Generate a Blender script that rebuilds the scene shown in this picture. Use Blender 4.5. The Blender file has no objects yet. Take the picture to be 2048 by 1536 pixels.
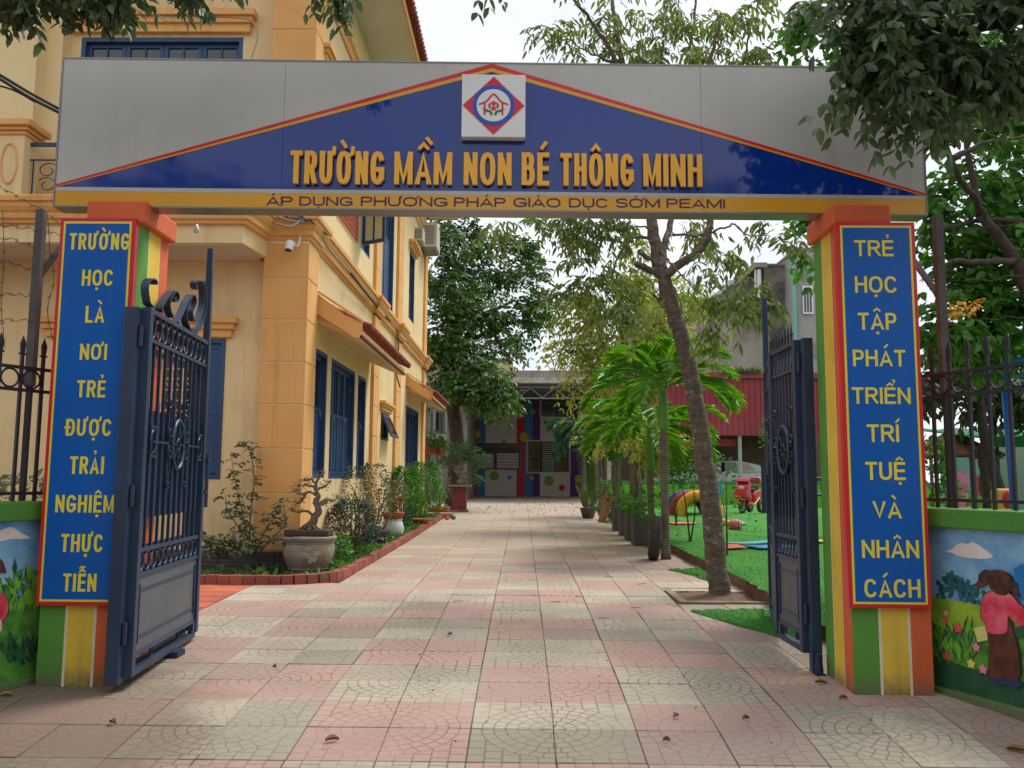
import bpy, bmesh, math, random
import numpy as np
from mathutils import Vector, Matrix

# ------------------------------------------------------------------ camera, sky, sun, exposure
SC = bpy.context.scene
COL = SC.collection
FPX, CXP, CYP = 1720.0, 1024.0, 768.0
CAM = Vector((0, 0, 1.17))
YAW, PITCH, ROLL = [math.radians(t) for t in (0.739, 6.2657, -0.4)]
_f = Vector((-math.sin(YAW)*math.cos(PITCH), math.cos(YAW)*math.cos(PITCH), math.sin(PITCH)))
_r = Vector((math.cos(YAW), math.sin(YAW), 0))
_u = _r.cross(_f)
RT = _r*math.cos(ROLL) - _u*math.sin(ROLL)
UP = _u*math.cos(ROLL) + _r*math.sin(ROLL)
FW = _f
cam_d = bpy.data.cameras.new('camera'); cam = bpy.data.objects.new('camera', cam_d); COL.objects.link(cam)
cam_d.sensor_width = 36; cam_d.lens = 36*FPX/2048; cam_d.clip_start = .05; cam_d.clip_end = 2000
mw = Matrix.Identity(4)
for i in range(3):
    mw[i][0] = RT[i]; mw[i][1] = UP[i]; mw[i][2] = -FW[i]; mw[i][3] = CAM[i]
cam.matrix_world = mw
SC.camera = cam

w = bpy.data.worlds.new('World'); SC.world = w; w.use_nodes = True
nt = w.node_tree; nt.nodes.clear()
SUN_EL, SUN_AZ = math.radians(58), math.radians(48)      # azimuth: from +Y towards +X
sky = nt.nodes.new('ShaderNodeTexSky'); sky.sky_type = 'NISHITA'; sky.sun_disc = False
sky.sun_elevation = SUN_EL; sky.sun_rotation = SUN_AZ; sky.air_density = 1.0; sky.dust_density = 3.0; sky.ozone_density = 1.0
tc = nt.nodes.new('ShaderNodeTexCoord')
nz = nt.nodes.new('ShaderNodeTexNoise'); nz.inputs['Scale'].default_value = 2.6; nz.inputs['Detail'].default_value = 6; nz.inputs['Roughness'].default_value = .55
mp = nt.nodes.new('ShaderNodeMapping'); mp.inputs['Scale'].default_value = (1, 1, 2.2)
nt.links.new(tc.outputs['Generated'], mp.inputs[0]); nt.links.new(mp.outputs[0], nz.inputs['Vector'])
rp = nt.nodes.new('ShaderNodeValToRGB')                    # overcast: pale cloud layer of uneven thickness
rp.color_ramp.elements[0].position = .30; rp.color_ramp.elements[0].color = (3.8, 4.05, 4.5, 1)
rp.color_ramp.elements[1].position = .72; rp.color_ramp.elements[1].color = (5.8, 5.9, 6.15, 1)
nt.links.new(nz.outputs['Fac'], rp.inputs[0])
mx = nt.nodes.new('ShaderNodeMix'); mx.data_type = 'RGBA'; mx.inputs['Factor'].default_value = .93
nt.links.new(sky.outputs[0], mx.inputs['A']); nt.links.new(rp.outputs[0], mx.inputs['B'])
bg = nt.nodes.new('ShaderNodeBackground'); bg.inputs['Strength'].default_value = .1
nt.links.new(mx.outputs['Result'], bg.inputs[0])
wo = nt.nodes.new('ShaderNodeOutputWorld'); nt.links.new(bg.outputs[0], wo.inputs[0])

sl = bpy.data.lights.new('sun', 'SUN'); sl.energy = 1.5; sl.angle = math.radians(22); sl.color = (1, .96, .9)
so = bpy.data.objects.new('sun', sl); COL.objects.link(so)
sd = Vector((math.sin(SUN_AZ)*math.cos(SUN_EL), math.cos(SUN_AZ)*math.cos(SUN_EL), math.sin(SUN_EL)))
so.rotation_euler = sd.to_track_quat('Z', 'Y').to_euler()
SC.view_settings.view_transform = 'Standard'; SC.view_settings.look = 'None'
SC.view_settings.exposure = 1.1; SC.view_settings.gamma = 1; SC.view_settings.use_curve_mapping = False
try:
    SC.cycles.max_bounces = 8; SC.cycles.diffuse_bounces = 4; SC.cycles.transparent_max_bounces = 8
except Exception: pass

# ------------------------------------------------------------------ helpers
rnd = random.Random(7)
def ray(x, y): return FW + RT*((x-CXP)/FPX) - UP*((y-CYP)/FPX)
def at(x, y, Y): d = ray(x, y); return CAM + d*(Y/d.y)
def atX(x, y, X): d = ray(x, y); return CAM + d*(X/d.x)
def atP(x, y, P, D):
    """point of the vertical plane through P along direction D"""
    n = Vector((-D[1], D[0], 0)); d = ray(x, y)
    return CAM + d*((Vector((P[0], P[1], 0))-Vector((CAM.x, CAM.y, 0))).dot(n)/d.dot(n))
PR = [(-40, -.62), (-6, -.6), (-1, -.55), (2.2, -.28), (3.8, -.094), (4.2, -.05), (4.6, -.014), (5.1, .013), (6, .041), (8.2, .105), (14.1, .143), (19.7, .22), (40, .36), (80, .4)]
def gz(Y): return float(np.interp(Y, [p[0] for p in PR], [p[1] for p in PR]))

def lin(h):
    h = h.lstrip('#'); o = []
    for i in (0, 2, 4):
        v = int(h[i:i+2], 16)/255
        o.append(v/12.92 if v <= .04045 else ((v+.055)/1.055)**2.4)
    return (*o, 1)
def C(x): return lin(x) if isinstance(x, str) else (x if len(x) == 4 else (*x, 1))
MATS = {}
def nd(nt, t, **kw):
    n = nt.nodes.new(t)
    for k, v in kw.items():
        if k[0] == '_': setattr(n, k[1:], v)
        else: n.inputs[k].default_value = v
    return n
def pm(name, col, col2=None, sc=4, rough=.7, bump=.15, bsc=60, metal=0, spec=.5, island=0, stretch=(1, 1, 1), lo=.38, hi=.66, dirt=None, dsc=.8, dlo=.52, dhi=.72, trans=0, coat=0, objrand=0, bdist=.01, pos=False, streak=None, grime=None):
    """principled material: two colours mixed by noise, a third (dirt) by broader noise, fine bump"""
    if name in MATS: return MATS[name]
    m = bpy.data.materials.new(name); m.use_nodes = True; MATS[name] = m
    t = m.node_tree; p = t.nodes['Principled BSDF']
    p.inputs['Roughness'].default_value = rough; p.inputs['Metallic'].default_value = metal
    p.inputs['Specular IOR Level'].default_value = spec
    if coat: p.inputs['Coat Weight'].default_value = coat; p.inputs['Coat Roughness'].default_value = .06
    if pos: src = nd(t, 'ShaderNodeNewGeometry').outputs['Position']
    else: src = nd(t, 'ShaderNodeTexCoord').outputs['Object']
    mpn = nd(t, 'ShaderNodeMapping', Scale=stretch); t.links.new(src, mpn.inputs[0])
    out = nd(t, 'ShaderNodeRGB'); out.outputs[0].default_value = C(col); cur = out.outputs[0]
    if col2:
        n = nd(t, 'ShaderNodeTexNoise', Scale=sc, Detail=7, Roughness=.62); t.links.new(mpn.outputs[0], n.inputs['Vector'])
        r = nd(t, 'ShaderNodeMapRange', **{'From Min': lo, 'From Max': hi}); t.links.new(n.outputs['Fac'], r.inputs['Value'])
        x = nd(t, 'ShaderNodeMix', _data_type='RGBA'); t.links.new(r.outputs[0], x.inputs['Factor']); t.links.new(cur, x.inputs['A']); x.inputs['B'].default_value = C(col2); cur = x.outputs['Result']
    if dirt:
        n = nd(t, 'ShaderNodeTexNoise', Scale=dsc, Detail=8, Roughness=.65); t.links.new(mpn.outputs[0], n.inputs['Vector'])
        r = nd(t, 'ShaderNodeMapRange', **{'From Min': dlo, 'From Max': dhi}); t.links.new(n.outputs['Fac'], r.inputs['Value'])
        x = nd(t, 'ShaderNodeMix', _data_type='RGBA'); t.links.new(r.outputs[0], x.inputs['Factor']); t.links.new(cur, x.inputs['A']); x.inputs['B'].default_value = C(dirt); cur = x.outputs['Result']
    if streak:
        ms_ = nd(t, 'ShaderNodeMapping', Scale=(9, 9, .45)); t.links.new(src, ms_.inputs[0])
        n = nd(t, 'ShaderNodeTexNoise', Scale=1.0, Detail=6, Roughness=.6); t.links.new(ms_.outputs[0], n.inputs['Vector'])
        n2 = nd(t, 'ShaderNodeTexNoise', Scale=.6, Detail=4); t.links.new(src, n2.inputs['Vector'])
        r = nd(t, 'ShaderNodeMapRange', **{'From Min': .5, 'From Max': .75, 'To Max': streak[1]}); t.links.new(n.outputs['Fac'], r.inputs['Value'])
        r2 = nd(t, 'ShaderNodeMapRange', **{'From Min': .4, 'From Max': .6}); t.links.new(n2.outputs['Fac'], r2.inputs['Value'])
        mm = nd(t, 'ShaderNodeMath'); mm.operation = 'MULTIPLY'; t.links.new(r.outputs[0], mm.inputs[0]); t.links.new(r2.outputs[0], mm.inputs[1])
        x = nd(t, 'ShaderNodeMix', _data_type='RGBA'); t.links.new(mm.outputs[0], x.inputs['Factor']); t.links.new(cur, x.inputs['A']); x.inputs['B'].default_value = C(streak[0]); cur = x.outputs['Result']
    if grime:                                                     # splashed mud along the foot
        gp_ = nd(t, 'ShaderNodeNewGeometry'); sx_ = nd(t, 'ShaderNodeSeparateXYZ'); t.links.new(gp_.outputs['Position'], sx_.inputs[0])
        n = nd(t, 'ShaderNodeTexNoise', Scale=16, Detail=6, Roughness=.7); t.links.new(gp_.outputs['Position'], n.inputs['Vector'])
        a1 = nd(t, 'ShaderNodeMath'); a1.operation = 'MULTIPLY_ADD'; t.links.new(n.outputs['Fac'], a1.inputs[0]); a1.inputs[1].default_value = grime[1]*1.6; t.links.new(sx_.outputs[2], a1.inputs[2])
        a2 = nd(t, 'ShaderNodeMapRange', **{'From Min': grime[1]*.8, 'From Max': grime[1]*2.0, 'To Min': .85, 'To Max': 0}); 
        a3 = nd(t, 'ShaderNodeMath'); a3.operation = 'SUBTRACT'; a3.inputs[1].default_value = 0; t.links.new(a1.outputs[0], a3.inputs[0]); t.links.new(a3.outputs[0], a2.inputs['Value'])
        x = nd(t, 'ShaderNodeMix', _data_type='RGBA'); t.links.new(a2.outputs[0], x.inputs['Factor']); t.links.new(cur, x.inputs['A']); x.inputs['B'].default_value = C(grime[0]); cur = x.outputs['Result']
    if island or objrand:
        if island: rs = nd(t, 'ShaderNodeNewGeometry').outputs['Random Per Island']; amt = island
        else: rs = nd(t, 'ShaderNodeObjectInfo').outputs['Random']; amt = objrand
        r = nd(t, 'ShaderNodeMapRange', **{'To Min': 1-amt, 'To Max': 1+amt}); t.links.new(rs, r.inputs['Value'])
        h = nd(t, 'ShaderNodeHueSaturation')
        t.links.new(r.outputs[0], h.inputs['Value']); t.links.new(cur, h.inputs['Color'])
        r2 = nd(t, 'ShaderNodeMapRange', **{'To Min': .5-amt*.05, 'To Max': .5+amt*.03}); t.links.new(rs, r2.inputs['Value']); t.links.new(r2.outputs[0], h.inputs['Hue'])
        cur = h.outputs['Color']
    t.links.new(cur, p.inputs['Base Color'])
    if bump:
        n = nd(t, 'ShaderNodeTexNoise', Scale=bsc, Detail=5); t.links.new(mpn.outputs[0], n.inputs['Vector'])
        b = nd(t, 'ShaderNodeBump', Strength=bump, Distance=bdist); t.links.new(n.outputs['Fac'], b.inputs['Height']); t.links.new(b.outputs[0], p.inputs['Normal'])
    if trans:
        tr = nd(t, 'ShaderNodeBsdfTranslucent'); ms = nd(t, 'ShaderNodeMixShader', Fac=trans)
        g = nd(t, 'ShaderNodeHueSaturation', Saturation=1.15, Value=1.5); t.links.new(cur, g.inputs['Color']); t.links.new(g.outputs[0], tr.inputs['Color'])
        t.links.new(p.outputs[0], ms.inputs[1]); t.links.new(tr.outputs[0], ms.inputs[2])
        o = [n for n in t.nodes if n.type == 'OUTPUT_MATERIAL'][0]; t.links.new(ms.outputs[0], o.inputs[0])
    return m
def glass(name, col='#1c2730', rough=.08):
    if name in MATS: return MATS[name]
    return pm(name, col, None, rough=rough, bump=0, spec=.9)

WL = {}
def tag(o, label=None, cat=None, group=None, kind=None):
    if label: o['label'] = label
    if cat: o['category'] = cat
    if group: o['group'] = group
    if kind: o['kind'] = kind
    return o
def thing(name, label, cat, loc=(0, 0, 0), group=None, kind=None):
    o = bpy.data.objects.new(name, None); COL.objects.link(o); o.location = loc; o.empty_display_size = .2
    WL[o.name] = Vector(loc); return tag(o, label, cat, group, kind)
class MB:
    def __init__(s): s.v = []; s.f = []; s.m = []; s.uv = None
    def poly(s, pts, m=0):
        b = len(s.v); s.v += [tuple(p) for p in pts]; s.f.append(tuple(range(b, b+len(pts)))); s.m.append(m); return s
    def box(s, x0, x1, y0, y1, z0, z1, m=0):
        return s.obox(((x0+x1)/2, (y0+y1)/2, (z0+z1)/2), (abs(x1-x0)/2, 0, 0), (0, abs(y1-y0)/2, 0), (0, 0, abs(z1-z0)/2), m)
    def obox(s, c, a, n, z, m=0, taper=1):
        c, a, n, z = Vector(c), Vector(a), Vector(n), Vector(z); b = len(s.v)
        for k in (-1, 1):
            t = taper if k == 1 else 1
            for i, j in ((-1, -1), (1, -1), (1, 1), (-1, 1)): s.v.append(tuple(c+a*i*t+n*j*t+z*k))
        if a.cross(n).dot(z) > 0: F = ((0, 3, 2, 1), (4, 5, 6, 7), (0, 1, 5, 4), (1, 2, 6, 5), (2, 3, 7, 6), (3, 0, 4, 7))
        else: F = ((0, 1, 2, 3), (7, 6, 5, 4), (4, 5, 1, 0), (5, 6, 2, 1), (6, 7, 3, 2), (7, 4, 0, 3))
        for f in F: s.f.append(tuple(b+i for i in f)); s.m.append(m)
        return s
    def seg(s, p, q, wa, wn, nrm, m=0):
        """rectangular bar from p to q; wa across in plane, wn along nrm"""
        p, q, nrm = Vector(p), Vector(q), Vector(nrm).normalized(); d = q-p; a = d.cross(nrm).normalized()*(wa/2)
        return s.obox((p+q)/2, a, nrm*(wn/2), d/2, m)
    def ribbon(s, pts, nrm, wn, th, m=0):
        """continuous flat bar following pts in a plane of normal nrm"""
        pts = [Vector(p) for p in pts]; nrm = Vector(nrm).normalized(); b = len(s.v); n = len(pts)
        for i, p in enumerate(pts):
            d = (pts[min(i+1, n-1)]-pts[max(i-1, 0)]).normalized(); a = d.cross(nrm)*(th/2)
            for i1, j1 in ((-1, -1), (1, -1), (1, 1), (-1, 1)): s.v.append(tuple(p+a*i1+nrm*j1*(wn/2)))
        for i in range(n-1):
            for k in range(4):
                s.f.append((b+4*i+k, b+4*i+(k+1) % 4, b+4*i+4+(k+1) % 4, b+4*i+4+k)); s.m.append(m)
        s.f.append((b+3, b+2, b+1, b)); s.f.append(tuple(b+4*(n-1)+k for k in range(4))); s.m += [m, m]; return s
    def tube(s, pts, r, n=8, m=0, cap=True):
        pts = [Vector(p) for p in pts]; k = len(pts); rr = r if hasattr(r, '__len__') else [r]*k; b = len(s.v)
        ref = Vector((0, 0, 1)) if abs((pts[-1]-pts[0]).normalized().z) < .9 else Vector((1, 0, 0))
        for i, p in enumerate(pts):
            d = (pts[min(i+1, k-1)]-pts[max(i-1, 0)]).normalized(); a = d.cross(ref).normalized(); c = d.cross(a)
            for j in range(n):
                t = 2*math.pi*j/n; s.v.append(tuple(p+(a*math.cos(t)+c*math.sin(t))*rr[i]))
        for i in range(k-1):
            for j in range(n):
                s.f.append((b+i*n+j, b+i*n+(j+1) % n, b+(i+1)*n+(j+1) % n, b+(i+1)*n+j)); s.m.append(m)
        if cap: s.f.append(tuple(b+j for j in range(n))[::-1]); s.f.append(tuple(b+(k-1)*n+j for j in range(n))); s.m += [m, m]
        return s
    def lathe(s, prof, c=(0, 0, 0), n=20, m=0, cap=True, sq=1):
        b = len(s.v); k = len(prof)
        for r, z in prof:
            for j in range(n):
                t = 2*math.pi*j/n; s.v.append((c[0]+r*math.cos(t), c[1]+r*math.sin(t)*sq, c[2]+z))
        for i in range(k-1):
            for j in range(n):
                s.f.append((b+i*n+j, b+i*n+(j+1) % n, b+(i+1)*n+(j+1) % n, b+(i+1)*n+j)); s.m.append(m)
        if cap: s.f.append(tuple(b+j for j in range(n))[::-1]); s.f.append(tuple(b+(k-1)*n+j for j in range(n))); s.m += [m, m]
        return s
    def ell(s, c, r, nu=12, nv=8, m=0, M=None):
        b = len(s.v)
        for i in range(nv+1):
            ph = -math.pi/2+math.pi*i/nv
            for j in range(nu):
                t = 2*math.pi*j/nu; p = Vector((r[0]*math.cos(ph)*math.cos(t), r[1]*math.cos(ph)*math.sin(t), r[2]*math.sin(ph)))
                if M: p = M @ p
                s.v.append(tuple(Vector(c)+p))
        for i in range(nv):
            for j in range(nu): s.f.append((b+i*nu+j, b+i*nu+(j+1) % nu, b+(i+1)*nu+(j+1) % nu, b+(i+1)*nu+j)); s.m.append(m)
        return s
    def torus(s, c, a, n_, R, r, nu=28, nv=8, m=0, a0=0, a1=2*math.pi, sq=1, sqn=1):
        """ring in the plane of unit vectors a,n_; sq squashes n_; sqn widens the tube along the axis"""
        a, n_ = Vector(a), Vector(n_); ax = a.cross(n_).normalized(); b = len(s.v); full = abs(a1-a0-2*math.pi) < 1e-4
        k = nu if full else nu+1
        for i in range(k):
            t = a0+(a1-a0)*i/nu; d = a*math.cos(t)+n_*math.sin(t)*sq
            dn = (a*math.cos(t)+n_*math.sin(t))
            for j in range(nv):
                q = 2*math.pi*j/nv; s.v.append(tuple(Vector(c)+d*R+dn*math.cos(q)*r+ax*math.sin(q)*r*sqn))
        for i in range(nu):
            i2 = (i+1) % k
            for j in range(nv): s.f.append((b+i*nv+j, b+i2*nv+j, b+i2*nv+(j+1) % nv, b+i*nv+(j+1) % nv)); s.m.append(m)
        if not full: s.f.append(tuple(b+j for j in range(nv))); s.f.append(tuple(b+nu*nv+j for j in range(nv))[::-1]); s.m += [m, m]
        return s
    def prism(s, pts, vec, m=0):
        pts = [Vector(p) for p in pts]; vec = Vector(vec); n = len(pts); b = len(s.v)
        s.v += [tuple(p) for p in pts]+[tuple(p+vec) for p in pts]
        s.f.append(tuple(b+i for i in range(n))[::-1]); s.f.append(tuple(b+n+i for i in range(n))); s.m += [m, m]
        for i in range(n): s.f.append((b+i, b+(i+1) % n, b+n+(i+1) % n, b+n+i)); s.m.append(m)
        return s
    def build(s, name, mats, parent=None, loc=None, smooth=False, bev=0, label=None, cat=None, group=None, kind=None, recalc=False):
        if not isinstance(mats, (list, tuple)): mats = [mats]
        if parent is not None: L = WL[parent.name]
        else: L = Vector(loc) if loc is not None else Vector((0, 0, 0))
        me = bpy.data.meshes.new(name)
        me.from_pydata([(v[0]-L[0], v[1]-L[1], v[2]-L[2]) for v in s.v], [], s.f)
        for m_ in mats: me.materials.append(m_)
        if len(mats) > 1: me.polygons.foreach_set('material_index', s.m)
        if recalc:
            bm = bmesh.new(); bm.from_mesh(me); bmesh.ops.recalc_face_normals(bm, faces=bm.faces); bm.to_mesh(me); bm.free()
        if smooth: me.polygons.foreach_set('use_smooth', [True]*len(s.f))
        me.update()
        o = bpy.data.objects.new(name, me); COL.objects.link(o)
        if parent is not None: o.parent = parent
        else: o.location = L
        WL[o.name] = L.copy()
        if bev:
            bm = o.modifiers.new('bevel', 'BEVEL'); bm.width = bev; bm.segments = 2; bm.limit_method = 'ANGLE'; bm.angle_limit = .7
        if smooth == 'auto': pass
        return tag(o, label, cat, group, kind)
def mesh_np(name, V, F, mats, parent=None, loc=None, smooth=False, **kw):
    """V (n,3) F (m,k) uniform polygons"""
    L = np.array(WL[parent.name]) if parent is not None else np.array(loc if loc is not None else (0, 0, 0), float)
    me = bpy.data.meshes.new(name); V = V-L; k = F.shape[1]
    me.vertices.add(len(V)); me.vertices.foreach_set('co', V.astype(np.float32).ravel())
    me.loops.add(F.size); me.loops.foreach_set('vertex_index', F.astype(np.int32).ravel())
    me.polygons.add(len(F)); me.polygons.foreach_set('loop_start', np.arange(0, F.size, k, dtype=np.int32))
    try: me.polygons.foreach_set('loop_total', np.full(len(F), k, dtype=np.int32))
    except Exception: pass
    me.update(calc_edges=True); me.validate()
    for m_ in (mats if isinstance(mats, (list, tuple)) else [mats]): me.materials.append(m_)
    if smooth: me.polygons.foreach_set('use_smooth', [True]*len(F))
    o = bpy.data.objects.new(name, me); COL.objects.link(o)
    if parent is not None: o.parent = parent
    else: o.location = L
    WL[o.name] = Vector(L); return tag(o, **kw)
def copytree(o, parent=None, loc=None, rot=None, scale=None):
    c = o.copy(); COL.objects.link(c)
    if parent is not None: c.parent = parent
    if loc is not None: c.location = loc
    if rot is not None: c.rotation_euler = (0, 0, rot)
    if scale is not None: c.scale = (scale,)*3
    for ch in o.children: copytree(ch, c)
    return c
def smooth_path(P, n=6):
    """Catmull-Rom through the points"""
    P = [Vector(p) for p in P]; Q = [P[0]*2-P[1]]+P+[P[-1]*2-P[-2]]; out = []
    for i in range(1, len(Q)-2):
        a, b, c, d = Q[i-1:i+3]
        for k in range(n):
            t = k/n; out.append(.5*((2*b)+(c-a)*t+(2*a-5*b+4*c-d)*t*t+(3*b-a-3*c+d)*t**3))
    return out+[P[-1]]

# foliage ------------------------------------------------------------
nr = np.random.RandomState(11)
def unit(a): return a/np.maximum(np.linalg.norm(a, axis=-1, keepdims=True), 1e-9)
def leaf_mesh(name, B, D, L, W, mat, parent=None, loc=None, fold=.12, curl=.15, **kw):
    """one six-point folded leaf per row: B base, D direction, L length, W width"""
    n = len(B); D = unit(D); rn = nr.normal(size=(n, 3)); rn[:, 2] += 1.6
    S = unit(np.cross(D, rn)); N = np.cross(S, D); L = L[:, None]; W = W[:, None]
    V = np.empty((n, 6, 3))
    V[:, 0] = B
    V[:, 1] = B+D*L*.35+S*W*.5+N*W*fold; V[:, 2] = B+D*L*.72+S*W*.36+N*(W*fold-L*curl*.5)
    V[:, 3] = B+D*L-N*L*curl
    V[:, 4] = B+D*L*.72-S*W*.36+N*(W*fold-L*curl*.5); V[:, 5] = B+D*L*.35-S*W*.5+N*W*fold
    i = np.arange(n)[:, None]*6
    F = np.concatenate([i+np.array([[0, 1, 2, 3]]), i+np.array([[0, 3, 4, 5]])], 0)
    return mesh_np(name, V.reshape(-1, 3), F, mat, parent, loc, **kw)
def spray(P, D, L, pairs, ll, lw, droop=.35, hang=.5, jit=.25):
    """pinnate sprays: leaflets in pairs along a drooping stalk"""
    D = unit(D); n = len(P); Bs, Ds = [], []
    L = np.full((n, 1), L)*nr.uniform(.7, 1.2, (n, 1)) if not hasattr(L, 'shape') else L
    for t in np.linspace(.2, 1, pairs):
        pos = P+D*L*t; pos[:, 2] -= (droop*L*t*t)[:, 0]
        T = D.copy(); T[:, 2] -= 2*droop*t; T = unit(T)
        S = unit(np.cross(T, np.array([0, 0, 1.])+nr.normal(0, .15, (n, 3))))
        for sg in (-1, 1):
            d = S*sg*.8+T*.55; d[:, 2] -= hang; d += nr.normal(0, jit, (n, 3)); Bs.append(pos.copy()); Ds.append(d)
    Bs = np.concatenate(Bs); Ds = np.concatenate(Ds); m = len(Bs)
    return Bs, Ds, ll*nr.uniform(.7, 1.2, m), lw*nr.uniform(.75, 1.2, m)
def blobs_pts(blobs, k=1.0, shell=.55):
    """spray origins spread through uneven lumps; blob = (centre, radius, count)"""
    P, D = [], []
    for c, r, n in blobs:
        n = max(2, int(n*k)); u = unit(nr.normal(size=(n, 3))); rad = nr.uniform(shell, 1, (n, 1))**.6
        sq = np.array([1, 1, .78])
        # lumps: pull points towards a few sub-centres so the outline is uneven
        kk = max(3, n//14); sub = unit(nr.normal(size=(kk, 3)))*.62; idx = nr.randint(0, kk, n)
        p = (sub[idx]+u*rad*.48)*r*sq
        P.append(np.array(c)+p); D.append(unit(p)+nr.normal(0, .35, (n, 3)))
    return np.concatenate(P), np.concatenate(D)
def pxb(x, y, Y, rpx, n, dy=0):
    c = at(x, y, Y); return ((c.x, c.y+dy, c.z), rpx/FPX*Y, n)
def branch(mb, pts, r0, r1, n=8, sub=5, m=0, wob=0):
    P = smooth_path(pts, sub); k = len(P)
    if wob: P = [p+Vector((nr.normal(0, wob), nr.normal(0, wob), nr.normal(0, wob))) if 0 < i < k-1 else p for i, p in enumerate(P)]
    mb.tube(P, [r0+(r1-r0)*i/(k-1) for i in range(k)], n, m)
# ------------------------------------------------------------------ materials
M_conc = pm('concrete', '#8d877c', '#6f695f', sc=3, rough=.9, bump=.3, dirt='#5b5044', dsc=1.2)
M_dirt = pm('bare_soil', '#6a5644', '#4d3f33', sc=3, rough=1, bump=.6, bsc=25, dirt='#7c6a54')
M_bed = pm('mortar_bed', '#968a79', '#7a6f60', sc=5, rough=1, bump=.4, bsc=40)
M_navy = pm('navy_gate_paint', '#24344c', '#2d3f58', sc=3, rough=.42, bump=.12, bsc=18, spec=.5, dirt='#3b3b3c', dsc=3.5, dlo=.6, dhi=.75)
M_navyd = pm('dark_blue_backing_sheet', '#1b2a42', '#202f47', sc=2, rough=.5, bump=.05)
M_gpanel = pm('grey_gate_panel', '#5a6067', '#4e545c', sc=3, rough=.5, bump=.1, bsc=14, dirt='#6f6a62', dsc=2, dlo=.55, dhi=.85)
M_blk = pm('black_iron', '#1b2029', '#262a30', sc=8, rough=.55, bump=.2, bsc=40, dirt='#43352a', dsc=6, dlo=.62, dhi=.75)
M_green = pm('green_wall_paint', '#5d9a3a', '#548c34', sc=2, rough=.7, bump=.25, bsc=70, dirt='#6a8a48', dsc=3, dlo=.6, dhi=.85, streak=('#7a6a4c', .4), grime=('#6e5f4c', .10))
M_yel = pm('yellow_wall_paint', '#e8c646', '#dbb63c', sc=3, rough=.7, bump=.25, bsc=70, dirt='#b59440', dsc=4, dlo=.6, dhi=.85, streak=('#7a6a4c', .4), grime=('#6e5f4c', .10))
M_ora = pm('orange_wall_paint', '#de6a3a', '#d26034', sc=2, rough=.7, bump=.25, bsc=70, dirt='#b9624a', dsc=3, dlo=.62, dhi=.85, streak=('#7a6a4c', .4), grime=('#6e5f4c', .10))
M_cream_l = pm('cream_line_paint', '#e8dcc0', '#d8ccb0', sc=6, rough=.7, bump=.2)
M_redf = pm('red_sign_edge', '#d4202a', '#c81c26', sc=2, rough=.3, bump=.02)
M_bluef = pm('blue_sign_face', '#005cb4', '#0057aa', sc=1, rough=.3, spec=.35, bump=.0, streak=('#4f6f96', .25))
M_yelf = pm('yellow_sign_print', '#efdc3e', '#e6d23a', sc=2, rough=.35, bump=.0)
M_navf = pm('deep_blue_glossy_panel', '#0a2f86', '#0c328a', sc=.6, rough=.07, bump=.015, bsc=1.2, spec=.6, bdist=.02)
M_silver = pm('silver_composite_panel', '#bdbbb4', '#b2b0a9', sc=.8, rough=.5, bump=.02, bsc=2, metal=.15, streak=('#8f8c84', .35), bdist=.02)
M_gold = pm('golden_yellow_panel', '#dda22c', '#d79a26', sc=1, rough=.26, bump=.0, dirt='#b98228', dsc=2.5, dlo=.6, dhi=.9)
M_goldl = pm('golden_raised_letter', '#f2b234', '#ecaa2c', sc=2, rough=.35, bump=.0)
M_purp = pm('dark_violet_print', '#3a2450', None, rough=.4, bump=0)
M_white = pm('white_plastic', '#e6e6e2', '#dcdcd8', sc=2, rough=.35, bump=.02)
M_crim = pm('crimson_print', '#d3203c', None, rough=.35, bump=0)
M_blup = pm('blue_print', '#1450b4', None, rough=.35, bump=0)
M_dkgr = pm('green_print', '#1f7a3c', None, rough=.35, bump=0)
M_galv = pm('galvanised_steel', '#8e9295', '#7c8184', sc=6, rough=.5, bump=.1, metal=.5)

# ------------------------------------------------------------------ paving tile materials (fan pattern moulded in each tile)
class E_:
    def __init__(s, t, k): s.t = t; s.k = k
    def _o(s, op, b=None, c=None):
        n = s.t.nodes.new('ShaderNodeMath'); n.operation = op; s.t.links.new(s.k, n.inputs[0])
        for i, v in ((1, b), (2, c)):
            if v is None: continue
            if isinstance(v, E_): s.t.links.new(v.k, n.inputs[i])
            else: n.inputs[i].default_value = v
        return E_(s.t, n.outputs[0])
    def __add__(s, b): return s._o('ADD', b)
    def __sub__(s, b): return s._o('SUBTRACT', b)
    def __mul__(s, b): return s._o('MULTIPLY', b)
    def __truediv__(s, b): return s._o('DIVIDE', b)
    def fract(s): return s._o('FRACT')
    def floor(s): return s._o('FLOOR')
    def lt(s, b): return s._o('LESS_THAN', b)
    def gt(s, b): return s._o('GREATER_THAN', b)
    def max(s, b): return s._o('MAXIMUM', b)
    def min(s, b): return s._o('MINIMUM', b)
    def abs(s): return s._o('ABSOLUTE')
    def pw(s, b): return s._o('POWER', b)
    def sm(s, lo, hi):
        n = s.t.nodes.new('ShaderNodeMapRange'); n.interpolation_type = 'SMOOTHSTEP'; s.t.links.new(s.k, n.inputs['Value'])
        n.inputs['From Min'].default_value = lo; n.inputs['From Max'].default_value = hi; return E_(s.t, n.outputs[0])
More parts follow.
